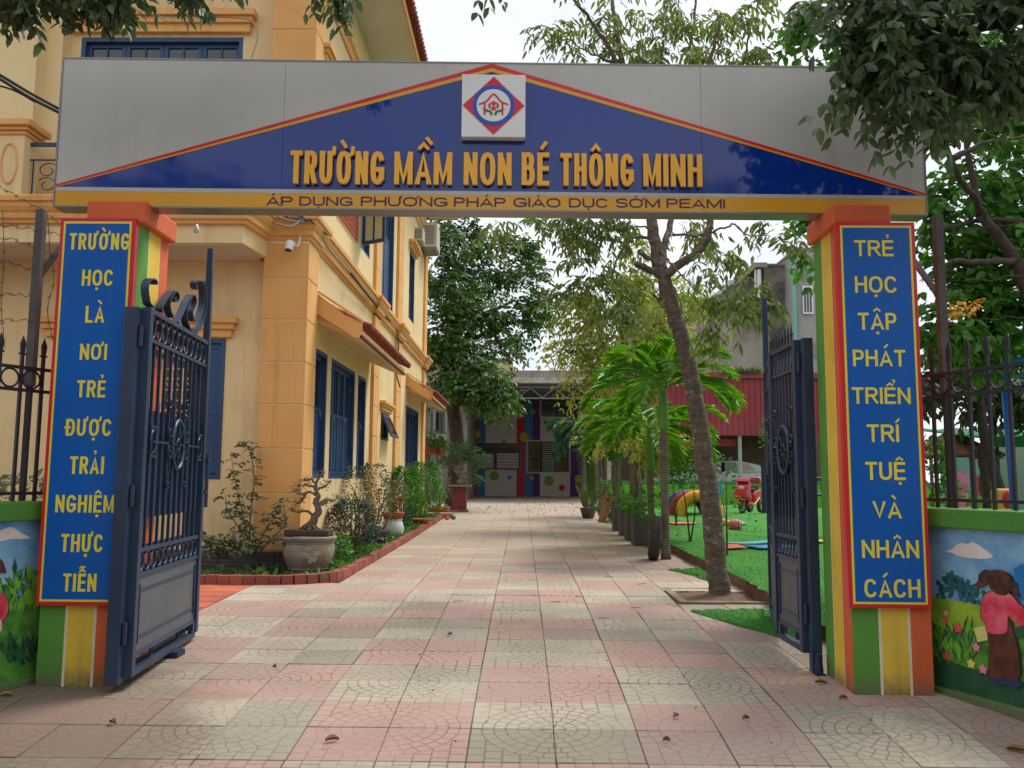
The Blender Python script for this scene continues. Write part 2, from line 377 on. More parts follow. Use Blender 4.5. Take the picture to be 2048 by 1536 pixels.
def tile_mat(name, c1, c2, cw, groove):
    m = bpy.data.materials.new(name); m.use_nodes = True; t = m.node_tree; p = t.nodes['Principled BSDF']
    uv = t.nodes.new('ShaderNodeUVMap'); uv.uv_map = 'UVMap'
    sp = t.nodes.new('ShaderNodeSeparateXYZ'); t.links.new(uv.outputs[0], sp.inputs[0])
    u, v = E_(t, sp.outputs[0]), E_(t, sp.outputs[1])
    R_ = 6.9
    r = (u*u+v*v).pw(.5)*R_
    ang = v._o('ARCTAN2', u)*(2/math.pi)
    ring = r.floor()
    e = r.fract(); dr = e.min(e*-1+1)                               # distance to ring joint
    g1 = dr.lt(.5)*(dr*-1+.10).sm(0, .06)
    cnt = (ring*1.45+1.6).floor()
    q = (ang*cnt+ring*.37).fract(); dq = q.min(q*-1+1)*(ring+.5)*(math.pi/2)/cnt
    g2 = (dq*-1+.09).sm(0, .055)
    inside = r.lt(6.05)
    gx = (u*5.0).fract(); gy = (v*5.0+(u*5.0).floor()*.5).fract()
    dg = gx.min(gx*-1+1).min(gy.min(gy*-1+1))
    g3 = (dg*-1+.075).sm(0, .05)
    gin = g1.max(g2)*inside; gout = g3*(inside*-1+1)
    gr = gin.max(gout)
    geo = t.nodes.new('ShaderNodeNewGeometry'); pos = geo.outputs['Position']
    def noise(sc, det=6, ro=.6, st=None):
        n = nd(t, 'ShaderNodeTexNoise', Scale=sc, Detail=det, Roughness=ro); src = pos
        if st:
            mpn = nd(t, 'ShaderNodeMapping', Scale=st); t.links.new(pos, mpn.inputs[0]); src = mpn.outputs[0]
        t.links.new(src, n.inputs['Vector']); return E_(t, n.outputs['Fac'])
    wear = noise(1.7, 5).sm(.40, .60)                                # where the relief is worn or filled
    oi = t.nodes.new('ShaderNodeObjectInfo'); isl = E_(t, oi.outputs['Random'])
    grw = gr*(wear*.6+.4)*((isl*9.7).fract()*.4+.6)
    def mix(f, a, b):
        x = nd(t, 'ShaderNodeMix', _data_type='RGBA')
        if isinstance(f, E_): t.links.new(f.k, x.inputs['Factor'])
        else: x.inputs['Factor'].default_value = f
        for s_, k in ((a, 'A'), (b, 'B')):
            if isinstance(s_, tuple): x.inputs[k].default_value = s_
            else: t.links.new(s_, x.inputs[k])
        return x.outputs['Result']
    base = mix(noise(2.3, 7).sm(.35, .68), C(c1), C(c2))
    base = mix(((isl*7.3).fract()-.4).max(0.0)*1.1, base, C(cw))           # tiles aged differently
    base = mix(noise(14, 6, .7).sm(.5, .72)*.35, base, C(cw))
    base = mix(grw*.85, base, C(groove))
    far = E_(t, pos); spx = t.nodes.new('ShaderNodeSeparateXYZ'); t.links.new(pos, spx.inputs[0])
    Y_ = E_(t, spx.outputs[1]); X_ = E_(t, spx.outputs[0])
    base = mix(Y_.sm(7, 18)*.5, base, C('#b3a392'))                         # tiles blend towards one even tone farther up the drive
    dl = (noise(.9, 6, .65)*1.2+(X_*-1-1.1).max(0.0)*.50*Y_.sm(6.4, 4.6)-.25+X_.sm(1.0, 3.2)*.18*Y_.sm(8, 5)).sm(.42, .80)
    base = mix(dl*.72, base, C('#6e5d4d'))                                   # mud and dust by the gate posts
    base = mix(noise(38, 3).sm(.62, .75)*.25, base, C('#5e554a'))
    t.links.new(base, p.inputs['Base Color']); p.inputs['Roughness'].default_value = .86; p.inputs['Specular IOR Level'].default_value = .3
    hgt = (grw*-1)*1.0+noise(55, 4)*.35
    b = nd(t, 'ShaderNodeBump', Strength=.55, Distance=.004); t.links.new(hgt.k, b.inputs['Height']); t.links.new(b.outputs[0], p.inputs['Normal'])
    return m
M_tg = tile_mat('grey_moulded_tile', '#b6ab99', '#a99e8c', '#8c8473', '#6e6456')
M_tp = tile_mat('pink_moulded_tile', '#b6978b', '#ad8e82', '#968a7e', '#786656')

# ------------------------------------------------------------------ ground
def sheet(name, x0, x1, ys, dz, mat, nx=2, f=None, kind='structure', parent=None):
    V, F = [], []
    xs = np.linspace(x0, x1, nx)
    for y in ys:
        for x in xs: V.append((x, y, gz(y)+dz+(f(x, y) if f else 0)))
    n = len(xs)
    for i in range(len(ys)-1):
        for j in range(n-1): F.append((i*n+j, i*n+j+1, (i+1)*n+j+1, (i+1)*n+j))
    return mesh_np(name, np.array(V, float), np.array(F), mat, parent, smooth=True, kind=kind)
g = MB(); g.box(-900, 900, -900, 1400, -.75, -.66); g.build('ground', pm('far_ground', '#77695a', '#665a4c', sc=.3, rough=1, bump=.3, pos=True), kind='structure')
sheet('road', -40, 40, [-12, -8, -6, -3, -1.5, -1], .0, pm('street_asphalt', '#56544f', '#4a4845', sc=2, rough=.95, bump=.4, bsc=80, pos=True))
ysl = [-1, 0, 1, 2.2, 3, 3.8, 4.54, 5.5, 6.5, 7.4, 8.2, 10, 12, 14.1, 17, 19.7, 24, 30, 40, 60, 80]
bed = sheet('paving', -9, 9, ysl[:5]+[3.8, 4.54, 5.3], -.007, M_bed)
sheet('yard_ground', -30, 40, [5.3]+ysl[7:], -.036, M_dirt)

S_ = .8; X0_ = -.243; Y0_ = 4.70; SY = .748
def tile_mesh(q, wx, wy):
    """bevelled tile; q = quadrant of the fan (its centre corner)"""
    hx, hy, b, th = wx/2-.0018, wy/2-.0018, .003, .03
    V = [(-hx, -hy, -th), (hx, -hy, -th), (hx, hy, -th), (-hx, hy, -th), (-hx, -hy, -b), (hx, -hy, -b), (hx, hy, -b), (-hx, hy, -b),
         (-hx+b, -hy+b, 0), (hx-b, -hy+b, 0), (hx-b, hy-b, 0), (-hx+b, hy-b, 0)]
    F = [(8, 9, 10, 11)]+[(i, (i+1) % 4, 4+(i+1) % 4, 4+i) for i in range(4)]+[(4+i, 4+(i+1) % 4, 8+(i+1) % 4, 8+i) for i in range(4)]
    def uv(p):
        u = p[0]/wx+.5; v = p[1]/wy+.5
        return ((1-u) if q in (0, 2) else u, (1-v) if q in (0, 1) else v)
    return V, F, uv
TM = {}
for q in range(4):
    for mi, mt in enumerate((M_tg, M_tp)):
        V, F, uv = tile_mesh(q, S_/2, SY/2); me = bpy.data.meshes.new('paving_tile'); me.from_pydata(V, [], F)
        l = me.uv_layers.new(name='UVMap')
        for lp in me.loops: l.data[lp.index].uv = uv(V[lp.vertex_index])
        me.materials.append(mt); TM[q, mi] = me
tiles = []
for n in range(-5, 48):
    for k in range(-12, 12):
        for q in range(4):
            cx = X0_+S_*k+S_*(.25 if q in (0, 2) else .75); cy = Y0_+SY*n+SY*(.25 if q in (0, 1) else .75)
            # q 0: near left, 1: near right, 2: far left, 3: far right
            if cy > 5.0:
                if cx > (2.14 if cy < 26 else 6) or cx < (-2.643 if cy < 24 else -5): continue
                if cy > 8.75 and cy < 23 and cx < -1.85: continue
            elif abs(cx) > 7: continue
            col = 1 if (k+n) % 2 == 0 else 0
            tiles.append((cy+abs(cx)*.4, cx, cy, q, col))
tiles = [t for t in tiles if not (1.45 < t[1] < 2.14 and 7.75 < t[2] < 8.6)]
vis = [t for t in tiles if t[2] > 3.35 and abs(t[1]+.0) < .62*t[2]+.15]
vis.sort(key=lambda t: t[2]**2+0*t[1]); near = vis[:296]; nearset = set(near); rest = [t for t in tiles if t not in nearset]
def tile_pose(t):
    _, cx, cy, q, col = t; sl_ = (gz(cy+.15)-gz(cy-.15))/.3
    return Vector((cx+nr.normal(0, .0008), cy+nr.normal(0, .0008), gz(cy)+nr.normal(0, .0012))), (math.atan(sl_)+nr.normal(0, .002), nr.normal(0, .002), nr.normal(0, .002))
for t in near:
    o = bpy.data.objects.new('tile', TM[t[3], t[4]]); COL.objects.link(o); o.parent = bed; o.location, o.rotation_euler = tile_pose(t)
V, F, UVs, MI = [], [], [], []
for t in rest:
    loc, rot = tile_pose(t); R3 = Matrix.Rotation(rot[0], 4, 'X'); v_, f_, uv = tile_mesh(t[3], S_/2, SY/2); b = len(V)
    for p in v_: V.append(tuple(R3 @ Vector(p)+loc))
    for f in f_: F.append(tuple(b+i for i in f)); UVs += [uv(v_[i]) for i in f]; MI.append(t[4])
me = bpy.data.meshes.new('far_tiles'); me.from_pydata(V, [], F); l = me.uv_layers.new(name='UVMap'); l.data.foreach_set('uv', np.array(UVs, np.float32).ravel())
me.materials.append(M_tg); me.materials.append(M_tp); me.polygons.foreach_set('material_index', MI)
o = bpy.data.objects.new('far_tiles', me); COL.objects.link(o); o.parent = bed; tag(o, kind='stuff')

# tree pit in the paving, terrace of red pavers left of the drive
m = MB()
for (a, b, c, d) in ((1.38, 2.14, 7.68, 7.75), (1.38, 2.14, 8.6, 8.67), (1.38, 1.45, 7.75, 8.6)): m.box(a, b, c, d, gz(8)-.03, gz(8)+.012)
m.build('tree_pit_rim', pm('pit_rim', '#8f7f68', '#75664f', sc=6, rough=.95, bump=.3), kind='structure')
sheet('tree_pit_soil', 1.45, 2.14, np.linspace(7.75, 8.6, 9), -.012, pm('pit_soil', '#6f5a45', '#5a4735', sc=12, rough=1, bump=.8, bsc=60), nx=9, f=lambda x, y: .012*math.sin(x*23)*math.cos(y*17)+.03*math.exp(-((x-1.86)**2+(y-8.26)**2)/.03))
ter = MB(); gt = MB()
M_terr = pm('terracotta_paver', '#c06a4a', '#b05e42', sc=3, rough=.85, bump=.3, dirt='#8f5a48', dsc=2, objrand=.12, pos=True)
tb = MB(); tb.box(-9, -2.65, 5.35, 8.7, gz(6)-.05, gz(6)-.01); terr = tb.build('terrace', M_bed, kind='structure')
pme = None
for i in range(11):
    for j in range(12):
        x = -2.65-.3*i-.15; y = 5.35+.28*j+.14
        if y > 8.62: continue
        if pme is None:
            b_ = MB(); b_.box(-.147, .147, -.137, .137, -.02, 0); o = b_.build('paver', M_terr, terr); pme = o.data; o.location = (x, y, gz(y)+.001)
        else:
            o = bpy.data.objects.new('paver', pme); COL.objects.link(o); o.parent = terr; o.location = (x, y, gz(y)+.001)
        o.rotation_euler[0] = .02

# ------------------------------------------------------------------ lettering
import unicodedata
def _arc(cx, cy, rx, ry, a0, a1, n=10):
    """superelliptic arc, degrees"""
    o = []
    for i in range(n+1):
        a = math.radians(a0+(a1-a0)*i/n); c, s_ = math.cos(a), math.sin(a); e = .82
        o.append((cx+rx*math.copysign(abs(c)**e, c), cy+ry*math.copysign(abs(s_)**e, s_)))
    return o
GLY = {
 'A': (.74, [[(0, 0), (.5, 1.0), (1, 0)], [(.22, .27), (.78, .27)]]),
 'B': (.68, [[(0, 0), (0, 1), (.55, 1)]+_arc(.55, .77, .36, .23, 80, -90, 7)+[(0, .54)], [(0, .54), (.58, .54)]+_arc(.58, .27, .42, .27, 80, -90, 8)+[(0, 0)]]),
 'C': (.71, [_arc(.5, .5, .5, .5, 38, 322, 22)]),
 'D': (.70, [[(0, 0), (0, 1), (.4, 1)]+_arc(.4, .5, .6, .5, 80, -80, 12)+[(.4, 0), (0, 0)]]),
 'E': (.62, [[(1, 1), (0, 1), (0, 0), (1, 0)], [(0, .52), (.92, .52)]]),
 'G': (.75, [_arc(.5, .5, .5, .5, 38, 335, 22), [(.52, .44), (1, .44), (1, .16)]]),
 'H': (.69, [[(0, 0), (0, 1)], [(1, 0), (1, 1)], [(0, .52), (1, .52)]]),
 'I': (.0, [[(.5, 0), (.5, 1)]]),
 'L': (.58, [[(0, 1), (0, 0), (1, 0)]]),
 'M': (.84, [[(0, 0), (0, 1)], [(0.02, 1), (.5, .06), (.98, 1)], [(1, 0), (1, 1)]]),
 'N': (.70, [[(0, 0), (0, 1)], [(0.02, 1), (.98, 0)], [(1, 0), (1, 1)]]),
 'O': (.78, [_arc(.5, .5, .5, .5, 0, 360, 30)]),
 'P': (.63, [[(0, 0), (0, 1), (.55, 1)]+_arc(.55, .73, .45, .27, 80, -90, 8)+[(0, .46)]]),
 'R': (.69, [[(0, 0), (0, 1), (.55, 1)]+_arc(.55, .75, .42, .25, 80, -90, 8)+[(0, .5)], [(.52, .5), (1, 0)]]),
 'S': (.66, [_arc(.5, .76, .5, .24, 25, 230, 11)+[(.5, .51)]+_arc(.5, .25, .5, .25, 60, -155, 12)]),
 'T': (.64, [[(0, 1), (1, 1)], [(.5, 1), (.5, 0)]]),
 'U': (.69, [[(0, 1), (0, .38)]+_arc(.5, .38, .5, .38, 188, 352, 10)+[(1, .38), (1, 1)]]),
 'V': (.70, [[(0, 1), (.5, 0), (1, 1)]]),
 'Y': (.68, [[(0, 1), (.5, .45), (1, 1)], [(.5, .5), (.5, 0)]]),
}
def stroke(pts, tx, ty, closed=False, clamp=False):
    """centreline -> quads with mitred joints; tx, ty stroke thickness for vertical and horizontal strokes"""
    P = [Vector((p[0]/tx, p[1]/ty)) for p in pts]; n = len(P); O = []
    for i in range(n):
        if closed: a, b = (P[i]-P[i-1]), (P[(i+1) % n]-P[i])
        else: a = P[i]-P[i-1] if i else P[1]-P[0]; b = P[i+1]-P[i] if i < n-1 else a
        a = a.normalized(); b = b.normalized(); na = Vector((-a.y, a.x)); nb = Vector((-b.y, b.x)); m_ = (na+nb)
        m_ = m_/max(m_.length, 1e-6); k = min(1/max(m_.dot(na), .3), 1.9); O.append(m_*(.5*k))
    if not closed:
        P[0] = P[0]-(P[1]-P[0]).normalized()*.5; P[-1] = P[-1]+(P[-1]-P[-2]).normalized()*.5
    L = [P[i]+O[i] for i in range(n)]; R = [P[i]-O[i] for i in range(n)]
    f = lambda v: (v.x*tx, min(1, max(0, v.y*ty)) if clamp else v.y*ty)
    return [[f(R[i]), f(R[(i+1) % n]), f(L[(i+1) % n]), f(L[i])] for i in range(n if closed else n-1)]
def glyph(ch, xs, tx, ty):
    """-> (width, strokes as lists of quads); cap height 1, xs = horizontal stretch of the letter body"""
    d = unicodedata.normalize('NFD', ch); base = {'Đ': 'D'}.get(d[0], d[0]); marks = d[1:]; wd, pl = GLY[base]; w_ = wd*xs
    if base == 'I': w_ = tx
    w_ = max(w_, tx); X = lambda x: tx/2+x*(w_-tx); Y = lambda y: ty/2+y*(1-ty); out = []
    for p in pl:
        closed = len(p) > 6 and abs(p[0][0]-p[-1][0]) < 1e-6 and abs(p[0][1]-p[-1][1]) < 1e-6
        q = [(X(a), Y(b)) for a, b in (p[:-1] if closed else p)]
        if base in 'OCGS' or closed: out.append(stroke(q, tx, ty, closed))
        else: out.append(stroke(q, tx, ty, False, True))
    if ch == 'Đ': out.append(stroke([(-.04, .5), (w_*.42, .5)], tx*.7, ty*.8))
    c = w_/2; t2x, t2y = tx*.8, ty*.8; k = min(1, xs*1.15); ext = w_
    top = 1.12
    if '\u031b' in marks:
        out.append(stroke([(w_-tx*.3, .88), (w_+.06*k, .93), (w_+.075*k, 1.10)], t2x*.85, t2y*.85)); ext = w_+.09*k
    if '\u0302' in marks: out.append(stroke([(c-.16*k, top), (c, top+.13), (c+.16*k, top)], t2x*.8, t2y*.8)); top += .05
    hi = '\u0302' in marks; cx = c+(.24*k if hi and ('\u0300' in marks or '\u0309' in marks) else 0); ty0 = top+(.10 if hi else .02)
    if '\u0300' in marks: out.append(stroke([(cx-.09*k, ty0+.15), (cx+.05*k, ty0+.01)], t2x*.9, t2y*.9))
    if '\u0301' in marks: out.append(stroke([(cx-.05*k, ty0+.01), (cx+.09*k, ty0+.15)], t2x*.9, t2y*.9))
    if '\u0309' in marks: out.append(stroke([(cx-.07*k, ty0+.16), (cx+.03*k, ty0+.17), (cx+.06*k, ty0+.11), (cx, ty0+.05), (cx, ty0+.01)], t2x*.6, t2y*.6))
    if '\u0303' in marks: out.append(stroke([(c-.17*k, ty0+.05), (c-.07*k, ty0+.12), (c+.05*k, ty0+.05), (c+.16*k, ty0+.12)], t2x*.65, t2y*.65))
    if '\u0323' in marks: out.append([[(c-tx*.5, -.26), (c+tx*.5, -.26), (c+tx*.5, -.26+ty), (c-tx*.5, -.26+ty)]])
    return ext, out
def put_word(name, s, x0, x1, z0, z1, y, mat, parent, tx=.17, ty=.16, gap=.12, ext=0, each=False):
    """block capitals on a plane of constant y: ink spans x0..x1, capitals z0..z1"""
    H = z1-z0; W = (x1-x0)/H; lo, hi = .2, 3
    for _ in range(40):
        xs = (lo+hi)/2; tot = sum(glyph(c, xs, tx, ty)[0] for c in s)+gap*(len(s)-1)
        if tot > W: hi = xs
        else: lo = xs
    x = 0; mb = MB(); last = None
    for ch in s:
        w_, st = glyph(ch, xs, tx, ty)
        if each: mb = MB()
        for i, quads in enumerate(st):
            oy = y-.00025*i
            for j, qd in enumerate(quads):
                pts = [(x0+(x+a)*H, oy-.00003*(j % 2), z0+b*H) for a, b in qd]
                if ext: mb.prism([(a, b_-ext, c) for a, b_, c in pts], (0, ext, 0))
                else: mb.poly(pts)
        if each: last = mb.build(name, mat, parent, recalc=bool(ext))
        x += w_+gap
    return last if each else mb.build(name, mat, parent)

# ------------------------------------------------------------------ gate pillars with their boards
LX0, LX1, RX0, RX1, PY0, PY1, PZ = -2.70, -2.265, 1.83, 2.265, 4.90, 5.33, 2.75
def pillar(x0, x1, side, label):
    t = thing('gate_pillar', label, 'gate pillar', ((x0+x1)/2, (PY0+PY1)/2, 0), 'gate pillars')
    core = MB(); core.box(x0+.004, x1-.004, PY0+.004, PY1-.004, -.15, PZ-.10)
    core.build('pillar_core', M_ora, t)
    W = x1-x0; sgn = 1
    cuts = [(0, .33, M_green), (.33, .365, M_cream_l), (.365, .70, M_yel), (.70, .735, M_cream_l), (.735, 1, M_ora)]
    inner = x1 if side == 'L' else x0
    for a, b, m_ in cuts:
        mb = MB(); mb.box(x0+W*a+(0 if a else -.0), x0+W*b, PY0-.001, PY0+.0035, -.1, PZ-.1)
        mb.build('painted_stripe' if m_ is not M_cream_l else 'painted_line', m_, t)
    # inner cheek: stripes run front to back orange, yellow, green on the right; green, yellow, orange on the left
    cc = [(0, .33, M_green), (.33, .345, M_cream_l), (.345, .70, M_yel), (.70, .715, M_cream_l), (.715, 1, M_ora)] if side == 'L' else [(0, .30, M_ora), (.30, .315, M_cream_l), (.315, .66, M_yel), (.66, .675, M_cream_l), (.675, 1, M_green)]
    for a, b, m_ in cc:
        D_ = PY1-PY0-.008; mb = MB(); y0, y1 = PY0+.004+D_*a, PY0+.004+D_*b
        if side == 'L': mb.box(x1-.0035, x1+.001, y0, y1, -.1, PZ-.1)
        else: mb.box(x0-.001, x0+.0035, y0, y1, -.1, PZ-.1)
        mb.build('painted_stripe' if m_ is not M_cream_l else 'painted_line', m_, t)
    c = MB(); c.box(-2.57, -2.22, PY0-.02, PY1+.01, PZ-.105, PZ+.03)
    if side == 'R': c = MB(); c.box(1.79, 2.13, PY0-.02, PY1+.01, PZ-.105, PZ+.02)
    c.build('pillar_cap', M_ora, t, bev=.012)
    f = MB(); f.box(x0-.03, x1+.03, PY0+.02, PY1+.02, -.3, -.02); f.build('footing', M_conc, t)
    return t
pilL = pillar(LX0, LX1, 'L', 'left gate pillar striped green, yellow and orange, behind the blue board ending in TIỄN')
pilR = pillar(RX0, RX1, 'R', 'right gate pillar striped green, yellow and orange, behind the blue board ending in CÁCH')
def board(x0, x1, z0, z1, words, label):
    t = thing('slogan_board', label, 'sign', ((x0+x1)/2, PY0, z0), 'slogan boards on the pillars')
    yf = PY0-.045
    mb = MB(); mb.box(x0, x1, yf, PY0-.004, z0, z1); mb.build('red_casing', M_redf, t, bev=.003)
    b = .022; w2 = .013
    mb = MB(); mb.box(x0+b, x1-b, yf-.0022, yf-.0005, z0+b, z1-b); mb.build('yellow_border', M_yelf, t)
    mb = MB(); mb.box(x0+b+w2, x1-b-w2, yf-.0042, yf-.0027, z0+b+w2, z1-b-w2); mb.build('blue_panel', M_bluef, t)
    for s, xa, xb, ya, yb in words:
        A_ = at(xa, (ya+yb)/2, yf); B_ = at(xb, (ya+yb)/2, yf); xm = (xa+xb)/2
        z_1 = at(xm, ya, yf).z; z_0 = at(xm, yb, yf).z
        put_word('lettering', s, A_.x, B_.x, z_0, z_1, yf-.006, M_yelf, t, .165, .155, .11)
    return t
board(-2.705, -2.262, .45, 2.665, [('TRƯỜNG', 140, 260, 467, 500), ('HỌC', 165, 227, 540, 572), ('LÀ', 172, 210, 612, 646), ('NƠI', 161, 215, 688, 720), ('TRẺ', 155, 212, 761, 795), ('ĐƯỢC', 133, 224, 838, 872), ('TRẢI', 141, 209, 913, 948), ('NGHIỆM', 112, 230, 990, 1025), ('THỰC', 123, 207, 1068, 1104), ('TIỄN', 127, 194, 1147, 1183)],
      'blue board with yellow words from TRƯỜNG to TIỄN, on the left gate pillar')
board(1.80, 2.252, .475, 2.655, [('TRẺ', 1708, 1786, 481, 513), ('HỌC', 1709, 1793, 553, 586), ('TẬP', 1715, 1792, 626, 660), ('PHÁT', 1705, 1810, 700, 733), ('TRIỂN', 1703, 1820, 775, 808), ('TRÍ', 1733, 1797, 849, 884), ('TUỆ', 1730, 1810, 924, 960), ('VÀ', 1745, 1802, 1002, 1037), ('NHÂN', 1723, 1837, 1080, 1116), ('CÁCH', 1728, 1840, 1158, 1195)],
      'blue board with yellow words from TRẺ to CÁCH, on the right gate pillar')

# ------------------------------------------------------------------ banner over the gate
BY = 4.985; BX0, BX1 = -2.79, 2.415; BZ0, BZ1 = 2.752, 3.665
ban = thing('gate_signboard', 'long school name signboard spanning the gate, blue gable on silver panels', 'signboard', (-.2, BY, BZ0))
mb = MB(); mb.box(BX0+.012, BX1-.012, BY+.012, BY+.13, BZ0+.01, BZ1-.01); mb.build('box_frame', pm('sign_box_back', '#9c9a94', '#8b8983', sc=2, rough=.5, bump=.05, metal=.4), ban)
def px2(x, y, yy=BY): p = at(x, y, yy); return (p.x, p.z)
AP = (-.20, BZ1-.002)
zl = BZ0+.088; zw = zl+.024           # gold band top, white line top
# silver panels: seams between four cladding sheets
gl = lambda x: zw+(AP[1]-zw)*(x-BX0)/(AP[0]-BX0) if x < AP[0] else zw+(AP[1]-zw)*(BX1-x)/(BX1-AP[0])
seams = [BX0, -1.45, 1.07, BX1]
for i in range(3):
    a, b = seams[i]+.001, seams[i+1]-.001
    top = BZ1
    if a < AP[0] < b: pts = [(a, gl(a)), (AP[0], AP[1]-.0), (b, gl(b)), (b, top), (AP[0], top+.0001), (a, top)]
    else: pts = [(a, gl(a)), (b, gl(b)), (b, top), (a, top)]
    mb = MB(); mb.prism([(x, BY, z) for x, z in pts], (0, .011, 0)); mb.build('silver_panel', M_silver, ban, recalc=True)
    # blue part of the same sheet
    pts = [(a, zw), (b, zw), (b, max(gl(b), zw+.0005))]+([(AP[0], AP[1])] if a < AP[0] < b else [])+[(a, max(gl(a), zw+.0005))]
    mb = MB(); mb.prism([(x, BY, z) for x, z in pts], (0, .011, 0)); mb.build('blue_panel', M_navf, ban, recalc=True)
    mb = MB(); mb.box(a, b, BY, BY+.011, BZ0, zl); mb.build('gold_band', M_gold, ban)
mb = MB(); mb.box(BX0, BX1, BY-.001, BY+.011, zl, zw); mb.build('white_line', M_silver, ban)
for off, wd, m_, nm, dy in ((0, .022, M_redf, 'red_gable_stripe', -.0035), (-.026, .024, M_gold, 'yellow_gable_stripe', -.0025)):
    mb = MB()
    for e in (BX0, BX1):
        mb.prism([(e, BY+dy, max(zw+off*.2, BZ0+.1)), (e, BY+dy, zw+wd*.6), (AP[0], BY+dy, AP[1]+off+.0), (AP[0], BY+dy, AP[1]-wd*1.05+off)], (0, .002, 0))
    mb.build(nm, m_, ban, recalc=True)
# edge trims
mb = MB(); mb.box(BX0-.008, BX0, BY-.004, BY+.13, BZ0-.01, BZ1+.008); mb.box(BX1, BX1+.008, BY-.004, BY+.13, BZ0-.01, BZ1+.008); mb.box(BX0, BX1, BY-.004, BY+.13, BZ1, BZ1+.008); mb.box(BX0, BX1, BY-.004, BY+.13, BZ0-.01, BZ0-.001)
mb.build('edge_trim', pm('trim_metal', '#8b8a84', None, rough=.35, bump=0, metal=.6), ban)

PHI = .023; BC = (-.2, BY)
def bat(x, y, off=0):
    q_ = atP(x, y, (BC[0]+off*math.sin(PHI), BC[1]-off*math.cos(PHI)), (math.cos(PHI), math.sin(PHI))); u = (q_.x-BC[0])*math.cos(PHI)+(q_.y-BC[1])*math.sin(PHI); return Vector((BC[0]+u, BY, q_.z-.012))
# raised golden letters, one by one
HW = [('TRƯỜNG', 583, 770, 306, 371), ('MẦM', 790, 905, 308, 372), ('NON', 928, 1023, 309, 373), ('BÉ', 1043, 1098, 309, 374), ('THÔNG', 1120, 1266, 311, 375), ('MINH', 1285, 1402, 312, 376)]
for wd, xa, xb, ya, yb in HW:
    A_ = bat(xa, (ya+yb)/2); B_ = bat(xb, (ya+yb)/2); xm = (xa+xb)/2
    put_word('raised_letter', wd, A_.x, B_.x, bat(xm, yb).z, bat(xm, ya).z, BY-.012, M_goldl, ban, .15, .135, .075, ext=.022, each=True)
SW = [('ÁP', 533, 585), ('DỤNG', 599, 705), ('PHƯƠNG', 722, 895), ('PHÁP', 908, 1011), ('GIÁO', 1027, 1121), ('DỤC', 1138, 1216), ('SỚM', 1232, 1320), ('PEAMI', 1333, 1450)]
for wd, xa, xb in SW:
    ya = 393+(xa-533)*.0062; yb = 411.5+(xa-533)*.0062
    A_ = bat(xa, ya); B_ = bat(xb, yb)
    put_word('printed_word', wd, A_.x, B_.x, bat((xa+xb)/2, yb).z, bat((xa+xb)/2, ya).z, BY-.0015, M_purp, ban, .19, .16, .15)
# emblem plate
ban.rotation_euler = (0, 0, PHI); ban.location.z += .012
ex0, ez1 = px2(924, 149, BY-.06); ex1, ez0 = px2(1050, 274, BY-.06); ec = ((ex0+ex1)/2, (ez0+ez1)/2); ew = (ex1-ex0)/2
emb = thing('emblem_box', 'square white emblem box with red diamond, blue ring and small house, on the signboard', 'emblem', (ec[0], BY, ez0))
mb = MB(); mb.box(ex0, ex1, BY-.06, BY-.001, ez0, ez1); mb.build('white_box', M_white, emb, bev=.003)
yy = BY-.0625
mb = MB(); mb.prism([(ec[0]-ew*.97, yy, ec[1]), (ec[0], yy, ec[1]-ew*.95), (ec[0]+ew*.97, yy, ec[1]), (ec[0], yy, ec[1]+ew*.95)], (0, .0015, 0)); mb.build('red_diamond', M_crim, emb, recalc=True)
def disc(mb, x, z, r, y, n=40, m=0): mb.prism([(x+r*math.cos(2*math.pi*i/n), y, z+r*math.sin(2*math.pi*i/n)) for i in range(n)], (0, .001, 0), m)
mb = MB(); disc(mb, ec[0], ec[1], ew*.66, yy-.0015); mb.build('blue_ring', M_blup, emb, recalc=True)
mb = MB(); disc(mb, ec[0], ec[1], ew*.53, yy-.003); mb.build('white_disc', M_white, emb, recalc=True)
mb = MB(); y3 = yy-.0045; s = ew
nY = Vector((0, 1, 0))
rf = smooth_path([(ec[0]-s*.46, y3, ec[1]+s*.02), (ec[0]-s*.22, y3, ec[1]+s*.13), (ec[0], y3, ec[1]+s*.36), (ec[0]+s*.22, y3, ec[1]+s*.13), (ec[0]+s*.46, y3, ec[1]+s*.02)], 5)
mb.ribbon(rf, nY, .001, s*.055)
for sx in (-1, 1): mb.box(ec[0]+sx*s*.28-s*.03, ec[0]+sx*s*.28+s*.03, y3, y3+.001, ec[1]-s*.32, ec[1]+s*.1)
mb.box(ec[0]-s*.07, ec[0]+s*.07, y3, y3+.001, ec[1]-s*.17, ec[1]-s*.04)
disc(mb, ec[0], ec[1]+s*.06, s*.075, y3)
for sx in (-1, 1): mb.prism([(ec[0]+sx*s*.09, y3, ec[1]+s*.10), (ec[0]+sx*s*.17, y3, ec[1]+s*.04), (ec[0]+sx*s*.16, y3, ec[1]-s*.08), (ec[0]+sx*s*.09, y3, ec[1]-s*.13)], (0, .001, 0))
mb.build('house_figure', M_crim, emb, recalc=True)
mb = MB()
for sx in (-1, 1):
    P = [(.03, -.33), (.09, -.33), (.12, -.24), (.24, -.22), (.38, -.12), (.26, -.17), (.33, -.08), (.20, -.14), (.08, -.18), (.03, -.24)]
    mb.prism([(ec[0]+sx*s*a, y3, ec[1]+s*b) for a, b in P], (0, .001, 0))
mb.build('green_hands', M_dkgr, emb, recalc=True)
emb.rotation_euler = (0, 0, PHI)
